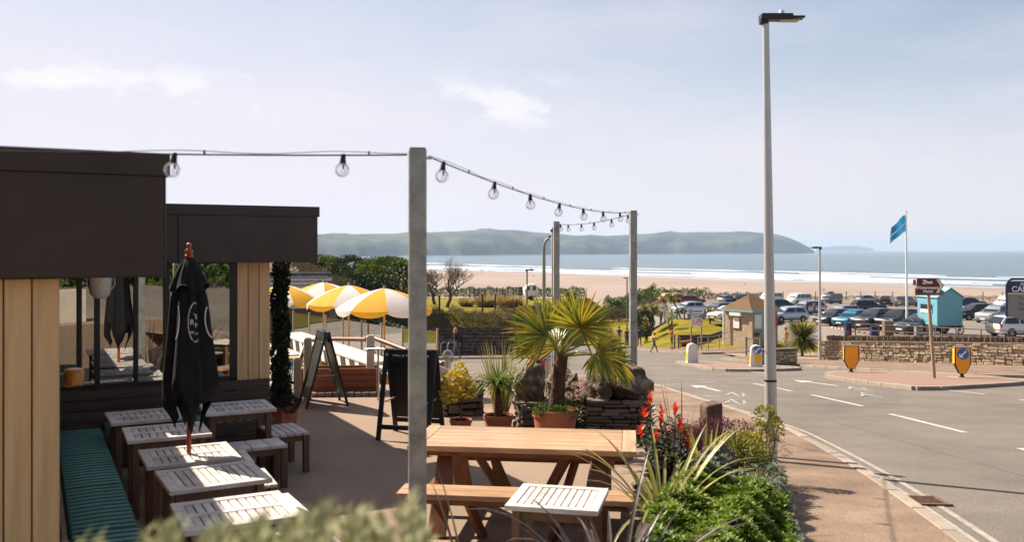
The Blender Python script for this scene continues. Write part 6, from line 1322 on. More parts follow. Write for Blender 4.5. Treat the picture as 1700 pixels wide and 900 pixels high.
text('lettering', 'Toilets', 4.0 * k, m_lampb, pt_, sgn(1154, 525.6, -0.105), (R_(90), 0, 0), 0.003, bold=0.003, sx=0.8); q = MB(); q.prism([sgn(*a) for a in [(1160, 527.6), (1163, 527.6), (1163, 523.6), (1160, 523.6)]], (0, -0.106, 0), (0, 0.004, 0)); q.build('arrow_block', m_lampb, pt_)
q = MB(); q.prism([sgn(*a) for a in [(1146.5, 541.5), (1166, 541.5), (1166, 529), (1146.5, 529)]], (0, -0.10, 0), (0, 0.02, 0)); pb_ = q.build('notice_panel', m_white, o); m_sred = flat('sign_red', (0.55, 0.03, 0.02), 0.5)
q = MB(); c = sgn(1160.5, 535, -0.105); q.tube([(c.x + 4.3 * k * math.cos(t), c.y, c.z + 4.3 * k * math.sin(t)) for t in np.linspace(0, 6.283, 25)], 0.025, 5); q.box((c.x, c.y, c.z + k), (4.5 * k, 0.008, 1.6 * k)); q.build('red_roundel', m_sred, pb_)
for i in range(4): MB().box(tuple(sgn(1151, 531.5 + i * 2.2, -0.103)), (5 * k, 0.006, 0.7 * k)).build('notice_line', m_sred, pb_)
# car park board
p = onC(1671, 561); k = p.y / F; o = thing('car_park_sign', 'navy framed ESPLANADE CAR PARK welcome board at the right edge', 'sign board', p); x1 = 80 * k; H = 98 * k
q = MB(); r = 0.5; pts = [(0, 0, 0), (0, 0, H - r)] + [(r - r * math.cos(t), 0, H - r + r * math.sin(t)) for t in np.linspace(0.3, 1.5, 5)] + [(x1 - r + r * math.sin(t), 0, H - r + r * math.cos(t)) for t in np.linspace(0.1, 1.3, 5)] + [(x1, 0, H - r), (x1, 0, 0)]; q.tube(pts, 0.075, 10); q.build('frame', m_navy, o, smooth=True)
def cs(x, y, dy=0.0): return Vector(((x - 1671) * k, dy, (561 - y) * k))
def pan(nm, x0, y0, x1_, y1, m, dy, par): q = MB(); q.prism([cs(x0, y1), cs(x1_, y1), cs(x1_, y0), cs(x0, y0)], (0, dy, 0), (0, 0.03, 0)); return q.build(nm, m, par)
hp = pan('header_panel', 1671.5, 467, 1750, 487, m_navy, -0.03, o); text('lettering', 'ESPLANADE', 6.0 * k, m_white, hp, cs(1709, 471.8, -0.035), (R_(90), 0, 0), 0.004, bold=0.006, sx=0.95); text('lettering', 'CAR PARK', 13.5 * k, m_white, hp, cs(1710, 480.5, -0.035), (R_(90), 0, 0), 0.004, bold=0.012, sx=0.98)
wp = pan('welcome_panel', 1672, 487.6, 1750, 548, mat('photo_board', (0.30, 0.31, 0.30), 0.5, var=0.15, scale=0.8, col2=(0.22, 0.18, 0.15), stretch=(0.4, 1, 2)), -0.02, o)
m_scr = flat('script_dark', (0.06, 0.05, 0.06), 0.6)
for (s_, y, x) in [('Welcome to', 495, 1709), ('Woolacombe', 504.5, 1709), ('Award winning', 513, 1711), ('Beach', 523.5, 1712)]: text('lettering', s_, 7.5 * k, m_scr, wp, cs(x, y, -0.024), (R_(90), 0, 0), 0.003, sx=0.95)
pan('blue_wave', 1672, 534, 1750, 537.5, m_bl, -0.028, wp); pan('yellow_wave', 1672, 538, 1750, 542, m_ye, -0.028, wp); q = MB(); q.lathe([(4.6 * k, -0.004), (4.6 * k, 0.004)], 20); s_ = q.build('sun_logo', m_ye, wp, loc=cs(1680.5, 537, -0.035)); s_.rotation_euler = (R_(90), 0, 0)
# blue notice and give-way triangle behind the palm
p = at(894, 415, 60); p.z = RZ(60); k = 60 / F; o = thing('blue_sign', 'small blue and white direction sign behind the palm fronds', 'road sign', p)
q = MB(); q.tube([(0.2, 0, 0), (0.2, 0, at(0, 512, 60).z - p.z)], 0.045, 8); q.build('post', m_alu, o); q = MB(); q.prism([sgn(*a) for a in [(886, 513), (899, 511), (899, 503), (886, 503)]], (0, -0.08, 0), (0, 0.03, 0)); pn = q.build('panel', m_bl, o); text('lettering', 'BEACH', 3.6 * k, m_white, pn, sgn(892.5, 507, -0.085), (R_(90), 0, 0), 0.003, bold=0.004, sx=0.9)
p = Vector(GWL); k = p.y / F; o = thing('give_way_sign', 'red-bordered white triangle sign on the grey lamp post', 'road sign', p + Vector((0, -0.12, 0)))
q = MB(); q.prism([sgn(*a) for a in [(873.5, 527), (880, 517), (867, 517)]], (0, 0, 0), (0, 0.02, 0)); tp = q.build('panel', m_sred, o); q = MB(); q.prism([sgn(*a) for a in [(873.5, 524.3), (877.2, 518.4), (869.8, 518.4)]], (0, -0.008, 0), (0, 0.008, 0)); q.build('white_field', m_white, tp); MB().box(tuple(sgn(874.5, 521, 0.06)), (0.06, 0.10, 0.3)).build('clamp', m_alu, o)
# ---- flag pole
p = onC(1506, 554); k = p.y / F; o = thing('flag_pole', 'tall white flagpole with blue and white striped flag', 'flagpole', p); H = 205 * k
q = MB(); q.tube([(0, 0, 0), (-0.10, 0, H)], [0.10, 0.055], 14); q.build('pole', m_white, o, smooth=True); q = MB(); q.lathe([(0.3, 0), (0.3, 0.1), (0.12, 0.14)], 14); q.build('foot', m_lampb, o)
q = MB(); nu, nv = 12, 10
for j in range(nv + 1):
    for i in range(nu + 1):
        u, v_ = i / nu, j / nv; x = -0.12 - u * 1.0 - 0.12 * v_ * u; z = H - 0.28 - v_ * 1.25 - u * 0.75 - 0.25 * u * u; q.v.append((x, 0.14 * math.sin(u * 7 + v_ * 2) * (0.3 + u), z))
q.f = [(j * (nu + 1) + i, (j + 1) * (nu + 1) + i, (j + 1) * (nu + 1) + i + 1, j * (nu + 1) + i + 1) for j in range(nv) for i in range(nu)]; q.m = [1 if j == 5 else 0 for j in range(nv) for i in range(nu)]
m_flag = mat('flag_blue', (0.02, 0.22, 0.45), 0.7, var=0.08, scale=3); canvas(m_flag); q.build('flag', [m_flag, m_white], o, smooth=80)
# ---- kiosk
K0 = at(1249, 570, 75); K = thing('stone_kiosk', 'small stone car park kiosk with lichened hipped roof and pale blue trim', 'kiosk', (K0.x, K0.y, K0.z), R_(33))
S3, HK = 3.1, 2.62; m_kst = mat('kiosk_stone', (0.58, 0.44, 0.29), 0.9, var=0.25, scale=2.6, col2=(0.38, 0.27, 0.18), bump=0.7, bscale=5, thr=(0.42, 0.6), detail=3); m_kbl = flat('pale_blue_paint', (0.20, 0.42, 0.50), 0.5)
q = MB(); q.box((S3 / 2, S3 / 2, HK / 2 - 0.4), (S3, S3, HK + 0.8)); q.build('walls', m_kst, K)
ov = 0.28; rp = [(-ov, -ov), (S3 + ov, -ov), (S3 + ov, S3 + ov), (-ov, S3 + ov)]; m_tile = mat('lichen_tiles', (0.15, 0.105, 0.075), 0.9, var=0.2, scale=1.3, col2=(0.42, 0.20, 0.035), thr=(0.50, 0.62), bump=0.6, bscale=9, detail=6)
q = MB(); q.add([(x, y, HK + 0.06) for x, y in rp] + [(S3 * 0.38, S3 / 2, HK + 1.25), (S3 * 0.62, S3 / 2, HK + 1.25)], [(0, 1, 5, 4), (2, 3, 4, 5), (1, 2, 5), (3, 0, 4), (3, 2, 1, 0)]); rf = q.build('roof', m_tile, K)
tl = MB(); tl.box((0, 0, 0), (0.20, 0.24, 0.02)); tme = tl.mesh('roof_tile', m_tile); nt_ = 0
for (A, Bv, Cv, Dv) in [((-ov, -ov), (S3 + ov, -ov), (S3 * 0.62, S3 / 2), (S3 * 0.38, S3 / 2)), ((-ov, S3 + ov), (-ov, -ov), (S3 * 0.38, S3 / 2), (S3 * 0.38, S3 / 2))]:
    A, Bv, Cv, Dv = [Vector((*a, 0)) for a in (A, Bv, Cv, Dv)]; ex = (Bv - A).normalized(); rz_ = math.atan2(ex.y, ex.x); run = S3 / 2 + ov; pitch = math.atan2(1.19, run)
    for r in range(9):
        u = (r + 0.55) / 9; l = A.lerp(Dv, u); rr = Bv.lerp(Cv, u); n_ = int((rr - l).length / 0.22)
        for c in range(n_):
            pos_ = l.lerp(rr, (c + 0.5) / n_); o_ = obj('roof_tile', tme, K, (pos_.x, pos_.y, HK + 0.06 + 1.19 * u + 0.025)); o_.rotation_euler = (pitch - 0.06, 0, rz_)
q = MB()
for (a, b) in [((-0.28, -0.28), (S3 + 0.28, -0.28)), ((-0.28, S3 + 0.28), (-0.28, -0.28))]: q.bar((*a, HK), (*b, HK), 0.05, 0.13)
q.build('fascia', m_kbl, K); MB().box((-0.26, S3 - 0.1, HK / 2 - 0.2), (0.1, 0.1, HK + 0.4)).build('downpipe', m_white, K)
# left face (x = 0): window with shutter; right face (y = 0): blue panel, notice, door
MB().box((-0.03, S3 * 0.55, HK - 1.05), (0.06, 0.85, 1.05)).build('window_frame', flat('frame_brown', (0.16, 0.06, 0.03), 0.6), K); MB().box((-0.07, S3 * 0.55, HK - 1.03), (0.03, 0.68, 0.92)).build('shutter', m_white, K); MB().box((-0.14, S3 * 0.55, HK - 0.28), (0.26, 1.25, 0.32)).build('awning_box', m_white, K)
MB().box((0.95, -0.03, HK - 0.78), (1.6, 0.06, 1.5)).build('blue_panel', m_kbl, K); MB().box((0.62, -0.08, HK - 0.85), (0.80, 0.03, 1.12)).build('notice', m_white, K); MB().box((1.30, -0.02, HK / 2 - 0.1), (0.25, 0.05, HK)).build('blue_pilaster', m_kbl, K)
MB().box((0.45, -0.08, 0.72), (0.6, 0.06, 0.28)).build('letter_box', flat('box_dark', (0.05, 0.05, 0.06), 0.5), K); MB().box((2.2, -0.03, HK / 2), (0.85, 0.05, 2.1)).build('door', flat('door_dark', (0.05, 0.06, 0.07), 0.6), K); MB().box((2.85, -0.03, HK - 0.9), (0.4, 0.05, 0.9)).build('poster', m_sred, K)
# ---- bathing machine
p = onC(1577, 558); BM = thing('bathing_machine', 'pale blue clapboard bathing machine on spoked wheels', 'bathing hut', p, R_(10)); bw, bl_, bh = 1.95, 2.25, 2.65; zf = 0.72
m_bb = mat('bathing_blue', (0.17, 0.41, 0.51), 0.6, var=0.06, scale=4, rnd=0.05); m_brf = mat('bathing_roof', (0.24, 0.46, 0.54), 0.6)
q = MB(); q.prism([(-bw / 2 + 0.01, 0, zf), (bw / 2 - 0.01, 0, zf), (bw / 2 - 0.01, 0, zf + bh - 0.62), (0, 0, zf + bh), (-bw / 2 + 0.01, 0, zf + bh - 0.62)], (0, 0.01, 0), (0, bl_ - 0.02, 0)); q.build('carcass', m_bb, BM)
for i in range(17):
    z0 = zf + i * 0.117
    MB().bar((-bw / 2, -0.008, z0 + 0.058), (bw / 2, -0.008, z0 + 0.058), 0.022, 0.112, up=(0, -0.12, 1)).build('clapboard', m_bb, BM); MB().bar((-bw / 2 - 0.008, 0, z0 + 0.058), (-bw / 2 - 0.008, bl_, z0 + 0.058), 0.022, 0.112, up=(-0.12, 0, 1)).build('clapboard', m_bb, BM)
for i in range(5):
    z0 = zf + 17 * 0.117 + i * 0.117; f = 1 - (z0 + 0.117 - zf - bh + 0.62) / 0.62
    if f > 0.05: MB().bar((-bw / 2 * f, -0.008, z0 + 0.058), (bw / 2 * f, -0.008, z0 + 0.058), 0.022, 0.112, up=(0, -0.12, 1)).build('clapboard', m_bb, BM)
for s in (-1, 1): MB().prism([(0, -0.12, zf + bh + 0.02), (s * (bw / 2 + 0.12), -0.12, zf + bh - 0.66), (s * (bw / 2 + 0.12), -0.12, zf + bh - 0.62), (0, -0.12, zf + bh + 0.07)][::-s], (0, 0, 0), (0, bl_ + 0.24, 0)).build('roof_side', m_brf, BM)
MB().box((0, bl_ / 2, zf - 0.07), (bw - 0.1, bl_ + 0.1, 0.14)).build('chassis', m_lampb, BM)
MB().box((-bw / 2 - 0.035, 1.2, zf + 1.15), (0.03, 1.35, 0.62)).build('poster', m_lampb, BM); MB().box((-bw / 2 - 0.055, 1.2, zf + 0.98), (0.02, 1.3, 0.26)).build('poster_strip', m_white, BM)
m_whl = flat('wheel_grey', (0.16, 0.16, 0.16), 0.6)
for (x, y, r) in [(-bw / 2 - 0.12, 0.45, 0.44), (-bw / 2 - 0.12, 2.1, 0.52), (bw / 2 + 0.12, 0.45, 0.44), (bw / 2 + 0.12, 2.1, 0.52)]:
    q = MB(); q.tube([(x, y + r * math.cos(t), r + r * math.sin(t) * 0.95) for t in np.linspace(0, 6.283, 25)], 0.035, 6)
    for i in range(12): a = i * 6.283 / 12; q.bar((x, y, r), (x, y + r * math.cos(a), r + r * 0.95 * math.sin(a)), 0.025, 0.025)
    q.tube([(x - 0.07, y, r), (x + 0.07, y, r)], 0.07, 8); q.build('wheel', m_whl, BM)
# ---- barrier, machine, cabinet, rails at the car park entrance
def place(px, py): return onC(px, py)
m_rw = flat('barrier_red', (0.55, 0.05, 0.03), 0.5)
for (xa, ya, xb, yb, lab) in [(1380, 544, 1403, 546.5, 'far red and white barrier arm at the car park entrance'), (1411, 549, 1447, 555, 'near red and white barrier arm at the car park entrance')]:
    a = at(xa, ya, 64); b = at(xb, yb, 63); o = thing('car_park_barrier', lab, 'barrier', a, 0, 'car park barriers'); n = 8; o['category'] = 'barrier'
    for i in range(n): MB().bar((b - a) * (i / n), (b - a) * ((i + 1) / n), 0.05, 0.10).build('arm_section', m_rw if i % 2 else m_white, o)
    e = b - a; MB().bar(e + Vector((0.05, 0, 0.05)), e + Vector((0.05, 0, CPZ(63) - b.z)), 0.12, 0.12).build('stand', m_navy, o)
def cabinet(name, label, px, py, wd, dp, h, m, cat, extra=None):
    p = place(px, py); o = thing(name, label, cat, p); MB().box((0, 0, h / 2), (wd, dp, h)).build('body', m, o, bevel=0.02); MB().box((0, 0, h + 0.02), (wd * 1.05, dp * 1.05, 0.05)).build('lid', m, o)
    MB().box((0, -dp / 2 - 0.008, h * 0.55), (wd * 0.8, 0.012, h * 0.7)).build('door', m, o)
    if extra: MB().box((-wd * 0.2, -dp / 2 - 0.02, h * 0.35), (wd * 0.45, 0.012, h * 0.25)).build('panel', extra, o)
    return o
cabinet('ticket_machine', 'navy ticket machine with red panel by the barrier', 1408, 560, 0.38, 0.4, 0.95, m_navy, 'ticket machine', m_sred); cabinet('barrier_housing', 'low navy barrier housing on the car park edge', 1452, 561, 0.5, 0.4, 0.75, m_navy, 'barrier'); cabinet('utility_cabinet', 'tall grey-brown utility cabinet below the flag', 1474, 558, 0.65, 0.5, 1.0, mat('cabinet_brown', (0.17, 0.12, 0.08), 0.6), 'cabinet'); cabinet('electric_box', 'grey utility box beside the flagpole foot', 1525, 559, 0.5, 0.4, 0.7, m_gry, 'cabinet')
def railing(label, pts, h, npost, m, zf=None, group='metal railings'):
    P = [Vector(p) for p in pts]; a = P[0]; o = thing('metal_railing', label, 'railing', a, 0, group)
    for z in (h, h * 0.55):
        q = MB(); q.tube([p - a + Vector((0, 0, z)) for p in P], 0.03, 6); q.build('rail', m, o)
    for i in range(npost):
        t = i / (npost - 1) * (len(P) - 1); j = min(int(t), len(P) - 2); c = P[j].lerp(P[j + 1], t - j) - a; q = MB(); q.tube([c - Vector((0, 0, 0.1)), c + Vector((0, 0, h))], 0.035, 6); q.build('rail_post', m, o)
m_rustr = mat('rail_rust', (0.12, 0.075, 0.06), 0.7); m_rg = mat('rail_grey', (0.28, 0.25, 0.22), 0.6)
railing('rusty railing along the car park edge behind the wall', [(lambda q_: (q_.x, q_.y, CPZ(q_.y)))(at(x, 415, Y)) for x, Y in ((1420, 62), (1530, 58), (1600, 55), (1720, 52))], 0.95, 9, m_rustr)
railing('grey railing before the grass mound left of the kiosk', [onR(1159, 582, 0.1), onR(1184, 581, 0.1), at(1213, 571, 74)], 1.0, 4, m_rg); railing('grey railing on the pavement right of the kiosk', [onR(1238, 594, 0.1), onR(1262, 592, 0.1)], 1.05, 3, m_rg)
for (px, py, lab) in [(1153, 580, 'navy capped bollard beside the parking sign'), (1239, 590, 'navy capped bollard at the railing right of the kiosk'), (1120, 579, 'navy capped bollard behind the red-shirted walker'), (1126.5, 579, 'navy capped bollard between the walker and the dog')]:
    p = onR(px, py, 0.1); o = thing('street_bollard', lab, 'bollard', p, 0, 'navy bollards'); q = MB(); q.tube([(0, 0, -0.1), (0, 0, 1.0)], 0.06, 10); q.build('post', m_navy, o, smooth=True); q = MB(); sphere(q, (0, 0, 1.03), 0.085); q.build('ball_cap', m_navy, o, smooth=True)
# sleeper wall and posts of the mound
o = thing('sleeper_wall', 'dark brown timber sleeper wall holding the grass mound', 'retaining wall', onR(1128, 578, 0.1)); a = o.location.copy(); m_slp = mat('sleeper_brown', (0.05, 0.026, 0.02), 0.85, var=0.25, scale=3, rnd=0.2)
e0, e1, e2 = onR(1130, 577.5, 0.1), onR(1180, 575.5, 0.1), at(1206, 566, 84)
for (s, e) in ((e0, e1), (e1, e2)):
    for r in range(4):
        for k in range(3):
            A, Bv = s.lerp(e, k / 3), s.lerp(e, (k + 1) / 3); z = Vector((0, 0, 0.14 + r * 0.27)); MB().bar(A - a + z, A.lerp(Bv, 0.99) - a + z, 0.2, 0.25).build('sleeper', m_slp, o)
m_gpost = mat('green_timber_post', (0.14, 0.13, 0.06), 0.85, var=0.2, scale=6)
for i, (px, pb, pt) in enumerate([(1104, 517, 501), (1115, 518, 501), (1124, 519, 503), (1136, 520, 504), (1147.5, 522, 506), (1159, 524, 507), (1184, 528, 514), (1199, 532, 514.5), (1209, 535, 515.5)]):
    Y = 97 - i * 0.9; p = at(px, pb, Y); z0 = gz(p.x, p.y); h = (pb - pt) / F * Y; b = MB(); b.tube([(0, 0, -0.3), (0, 0, h)], [0.09, 0.085], 9)
    tag(b.build('timber_bollard', m_gpost, loc=(p.x, Y, z0), smooth=True), f'{["first","second","third","fourth","fifth","sixth","seventh","eighth","ninth"][i]} weathered timber post from the left along the top of the mound', 'post', 'timber posts on the mound')
for i, (px, Y) in enumerate([(1205, 188), (1224, 188), (1240, 189), (1405, 186), (1429, 187), (1453, 187), (1482, 188), (1632, 186), (1664, 186), (1300, 188), (1354, 188)]):
    p = at(px, 415, Y); b = MB(); b.tube([(0, 0, -0.3), (0, 0, 2.0)], 0.10, 7); tag(b.build('beach_post', m_gpost, loc=(p.x, Y, cp_z(Y))), 'thin timber post on the beach edge ' + ['just above the pale blue hatchback', 'above the gap left of the kiosk roof', 'above the right end of the kiosk roof', 'right of the grey camper van', 'above the blue-grey saloon', 'left of the black car seen from behind', 'above the grey four-by-four', 'right of the bathing machine roof', 'left of the car park board', 'behind the first white van', 'behind the pale lamp post'][i], 'post', 'timber posts on the beach edge')
# ---- stone wall below the car park
a, b = Vector((16.1, 47.2, 0)), Vector((22.5, 39.93, 0)); d = (b - a); LW = d.length + 9; rzw = math.atan2(d.y, d.x); u_ = d.normalized()
W3 = thing('stone_wall', 'long sandy stone wall with upright coping below the car park', 'stone wall', (a.x, a.y, 0), rzw); random.seed(33)
m_wst = mat('wall_sandstone', (0.42, 0.32, 0.215), 0.9, var=0.25, scale=5, bump=0.5, bscale=20, rnd=0.30, col2=(0.50, 0.39, 0.27)); m_cope = mat('coping_slate', (0.13, 0.085, 0.062), 0.9, var=0.3, scale=6, bump=0.5, rnd=0.35); m_wm = mat('wall_mortar', (0.24, 0.18, 0.125), 0.95, var=0.2, scale=8)
def wz(x): return RZ(a.y + u_.y * x) + 0.1
q = MB(); n_ = 12; P = []
for i in range(n_ + 1):
    x = LW * i / n_; P += [(x, -0.17, wz(x) - 0.3), (x, 0.2, wz(x) - 0.3), (x, 0.2, wz(x) + 0.98), (x, -0.17, wz(x) + 0.98)]
q.add(P, [(i * 4 + j, (i + 1) * 4 + j, (i + 1) * 4 + (j + 1) % 4, i * 4 + (j + 1) % 4) for i in range(n_) for j in range(4)] + [(0, 1, 2, 3), (n_ * 4 + 3, n_ * 4 + 2, n_ * 4 + 1, n_ * 4)]); q.build('core', m_wm, W3)
stone_wall(W3, 0, 10.3, 0.30, lambda x: wz(x) - 0.02, lambda x: wz(x) + 0.97, 7, 0.30, m_wst)
q = MB(); q.add([(x, y, wz(x) + z) for x in (0, LW) for (y, z) in ((-0.24, 0.97), (0.22, 0.97), (0.22, 1.02), (-0.24, 1.02))], [(0, 4, 5, 1), (1, 5, 6, 2), (2, 6, 7, 3), (3, 7, 4, 0), (0, 1, 2, 3), (7, 6, 5, 4)]); q.build('ledge', m_wst, W3)
x = 0.42
while x < LW:
    t = random.uniform(0.05, 0.11); stone(W3, (x + t / 2, 0.0, wz(x) + 1.15 + jit(0.02)), (t - 0.006, 0.36 + jit(0.05), 0.28 + jit(0.035)), jit(0.06), m_cope, 'coping_stone'); x += t
a2 = onR(1245, 605, 0.1); b2 = onR(1322, 604, 0.1); W4 = thing('stone_wall', 'short low stone wall in front of the kiosk railing', 'stone wall', a2, math.atan2(b2.y - a2.y, b2.x - a2.x)); l4 = (b2 - a2).length
MB().box((l4 / 2, 0.1, 0.25), (l4, 0.3, 0.75)).build('core', m_wm, W4); stone_wall(W4, 0, l4, 0.1, lambda x: 0.0, lambda x: 0.55, 4, 0.3, m_wst); MB().box((l4 / 2, 0.08, 0.63), (l4 + 0.05, 0.4, 0.07)).build('coping_slab', m_cope, W4)
# ---- litter bin, domed lamps, cycle racks
p = onR(895, 626, 0.1); p.x, p.y = 0.93, 31.0; p.z = RZ(31) + 0.1; o = thing('litter_bin', 'black litter bin with gold band and red panel behind the palm', 'litter bin', p, R_(12)); w_ = 0.46
q = MB(); q.box((0, 0, 0.42), (w_, w_, 0.84)); q.build('body', m_lampb, o, bevel=0.03); MB().box((0, 0, 0.86), (w_ * 1.03, w_ * 1.03, 0.025)).build('gold_band', flat('gold_paint', (0.45, 0.22, 0.05), 0.5), o)
for x in (-1, 1):
    for y in (-1, 1): MB().box((x * (w_ / 2 - 0.03), y * (w_ / 2 - 0.03), 0.98), (0.06, 0.06, 0.22)).build('hood_pillar', m_lampb, o)
q = MB(); q.lathe([(w_ * 0.72, 1.09), (w_ * 0.70, 1.14), (w_ * 0.5, 1.19), (0.02, 1.22)], 4); rf = q.build('hood', m_lampb, o, bevel=0.02, rz=0); rf.rotation_euler = (0, 0, R_(45)); MB().box((0.1, -w_ / 2 - 0.006, 0.45), (0.22, 0.012, 0.34)).build('poster', m_sred, o); MB().box((-w_ / 2 - 0.006, 0, 0.45), (0.012, 0.22, 0.34)).build('poster', flat('poster_orange', (0.6, 0.2, 0.08), 0.6), o)
for (px, py, Y, lab) in [(743, 602, 22, 'domed glass bollard lamp behind the yellow potted shrub'), (911, 598, 22.5, 'domed glass bollard lamp beside the litter bin')]:
    t_ = at(px, py, Y); zb = RZ(Y) + 0.1; o = thing('bollard_lamp', lab, 'lamp', (t_.x, Y, zb), 0, 'domed bollard lamps'); h = t_.z - zb; q = MB(); q.tube([(0, 0, 0), (0, 0, h)], 0.09, 14); q.build('post', m_steel, o, smooth=True)
    q = MB(); q.lathe([(0.135, 0), (0.14, 0.1), (0.13, 0.2), (0.09, 0.28), (0.01, 0.31)], 18, c=(0, 0, h)); q.build('dome', glassmat('dome_glass', (0.6, 0.58, 0.52), 0.15), o, smooth=True); MB().lathe([(0.145, h + 0.14), (0.145, h + 0.16)], 18).build('band', m_steel, o)
for i, px in enumerate((713, 726, 737.5, 748.5)):
    p = at(px, 415, 54.8); o = MB(); r = 0.26; o.tube([(-r, 0, -0.05), (-r, 0, 0.55)] + [(-r * math.cos(t), 0, 0.55 + r * math.sin(t)) for t in np.linspace(0.2, 2.94, 9)] + [(r, 0, 0.55), (r, 0, -0.05)], 0.03, 8)
    o = o.build('cycle_rack', m_steel, loc=(p.x, 54.8, RZ(54.8) + 0.1), rz=R_(35), smooth=True); tag(o, ['leftmost steel cycle hoop, beside the galvanised post', 'second steel cycle hoop before the dark stone wall', 'third steel cycle hoop before the dark stone wall', 'steel cycle hoop nearest the woman in the black coat'][i], 'cycle rack', 'steel cycle hoops')

# ================================================================== VEHICLES
m_cg = flat('car_glass', (0.012, 0.016, 0.02), 0.06, spec=0.8); m_ty = flat('tyre', (0.015, 0.015, 0.016), 0.8); m_rim = flat('alloy_rim', (0.45, 0.45, 0.46), 0.3, 0.7); m_hl = flat('headlight_glass', (0.65, 0.67, 0.70), 0.12); m_tl = flat('tail_light', (0.35, 0.01, 0.01), 0.2); m_trim = flat('car_trim', (0.02, 0.02, 0.022), 0.5); m_pw = flat('plate_white', (0.75, 0.75, 0.72), 0.5); m_py = flat('plate_yellow', (0.75, 0.5, 0.03), 0.5)
PAINT = {}
def paint(nm, c, metal=0.3):
    if nm not in PAINT: PAINT[nm] = flat('car_paint_' + nm, c, 0.28, metal, coat=0.6)
    return PAINT[nm]
KIND = {  # L, W, H, hood z, belt z, x fractions: windscreen base, roof front, roof rear, tail base
    'hatchback': (4.05, 1.76, 1.48, 0.86, 0.95, 0.24, 0.06, -0.36, -0.475), 'estate': (4.65, 1.82, 1.46, 0.82, 0.93, 0.20, 0.04, -0.37, -0.48),
    'suv': (4.5, 1.88, 1.68, 1.02, 1.08, 0.24, 0.07, -0.38, -0.48), 'saloon': (4.6, 1.82, 1.45, 0.84, 0.94, 0.20, 0.03, -0.24, -0.43), 'van': (4.95, 1.95, 1.95, 1.08, 1.12, 0.37, 0.26, -0.465, -0.495)}
def make_car(kind):
    L, W, H, hz_, bz, xa, xb, xc, xd = KIND[kind]; w_ = W / 2; o = bpy.data.objects.new(kind, None); COL.objects.link(o); P0 = paint('base', (0.3, 0.3, 0.3))
    st = [(0.5, .42, hz_ - .26, .74), (.487, .27, hz_ - .14, .86), (.45, .21, hz_ - .06, .95), (.36, .2, hz_ - .01, 1), (xa, .2, hz_ + .05, 1), (xa - .12, .2, bz, 1), (-.1, .2, bz + .01, 1), (-.3, .2, bz + .02, 1), (-.42, .21, bz + .02, .98), (-.48, .26, bz - .02, .93), (-.5, .40, bz - .10, .86)]
    q = MB(); k = 12
    for (x, zl, zs, ws) in st:
        ww = w_ * ws; h2 = zs - zl
        for (y, z) in [(.80, 0), (.98, .16), (1.0, .45), (.99, .72), (.94, .92), (.80, 1.0)]: q.v.append((x * L, ww * y, zl + h2 * z))
        for (y, z) in [(.80, 1.0), (.94, .92), (.99, .72), (1.0, .45), (.98, .16), (.80, 0)]: q.v.append((x * L, -ww * y, zl + h2 * z))
    ns = len(st); q.f = [(i * k + j, i * k + (j + 1) % k, (i + 1) * k + (j + 1) % k, (i + 1) * k + j) for i in range(ns - 1) for j in range(k)] + [tuple(range(k - 1, -1, -1)), tuple((ns - 1) * k + j for j in range(k))]; q.m = [0] * len(q.f)
    gst = [(xa + .01, 0.0), ((xa * .45 + xb * .55), .62), (xb, .95), ((xb + xc) / 2, 1.0), (xc, .94), ((xc * .5 + xd * .5), .55), (xd, 0.0)]; b0_ = len(q.v); zb_ = bz - 0.04
    for (x, t) in gst:
        z = zb_ + (H - zb_) * t; wb = w_ * .86; wt = w_ * (.86 - .20 * t) if kind != 'van' else w_ * (.9 - .09 * t)
        for (y, zz) in [(-wb, zb_), (-wt * 1.0, z - .05 * t), (-wt * .88, z), (wt * .88, z), (wt, z - .05 * t), (wb, zb_)]: q.v.append((x * L, y, zz))
    q.f += [(b0_ + i * 6 + j, b0_ + (i + 1) * 6 + j, b0_ + (i + 1) * 6 + j + 1, b0_ + i * 6 + j + 1) for i in range(len(gst) - 1) for j in range(5)]; q.m += [0] * (5 * (len(gst) - 1))
    q.build('body', P0, o, smooth=50)
    def gh(x, t, side):     # point on the greenhouse side
        wt = (w_ * (.86 - .20 * t) if kind != 'van' else w_ * (.9 - .09 * t)) + 0.012; return Vector((x * L, side * wt, zb_ + (H - zb_) * t - .04 * t))
    for s in (-1, 1):
        cuts = [(xa - .045, xb + .005, (xb + xc) / 2 + .04, (xb + xc) / 2 + .04), ((xb + xc) / 2 + .015, (xb + xc) / 2 + .015, xc + .01, xd + .06)] if kind != 'van' else [(xa - .05, xb + .0, xb - .14, xb - .14), (xb - .17, xb - .17, xb - .40, xb - .40), (xb - .43, xb - .43, xc + .03, xc + .02)]
        for (x0, x1_, x2, x3) in cuts:
            P4 = [gh(x0, .10, s), gh(x1_, .84, s), gh(x2, .84, s), gh(x3, .10, s)]; q = MB(); q.add(P4, [(0, 1, 2, 3) if s < 0 else (3, 2, 1, 0)]); q.build('side_window', m_cg, o)
    def cross(x0, t0, x1_, t1, nm, off):
        q = MB(); P4 = []
        for (x, t) in ((x0, t0), (x1_, t1)):
            wt = (w_ * (.86 - .20 * t) if kind != 'van' else w_ * (.9 - .09 * t)) * .90; P4 += [(x * L + off, -wt, zb_ + (H - zb_) * t + .012), (x * L + off, wt, zb_ + (H - zb_) * t + .012)]
        q.add(P4, [(0, 1, 3, 2) if off > 0 else (2, 3, 1, 0)]); q.build(nm, m_cg, o)
    xm = xa * .45 + xb * .55; cross(xa, .06, xm * .15 + xb * .85, .86, 'windscreen', 0.03); xm2 = xc * .5 + xd * .5; cross(xd, .12, xc * .85 + xd * .15, .82, 'rear_window', -0.03)
    rw = 0.33 if kind in ('suv', 'van') else 0.31
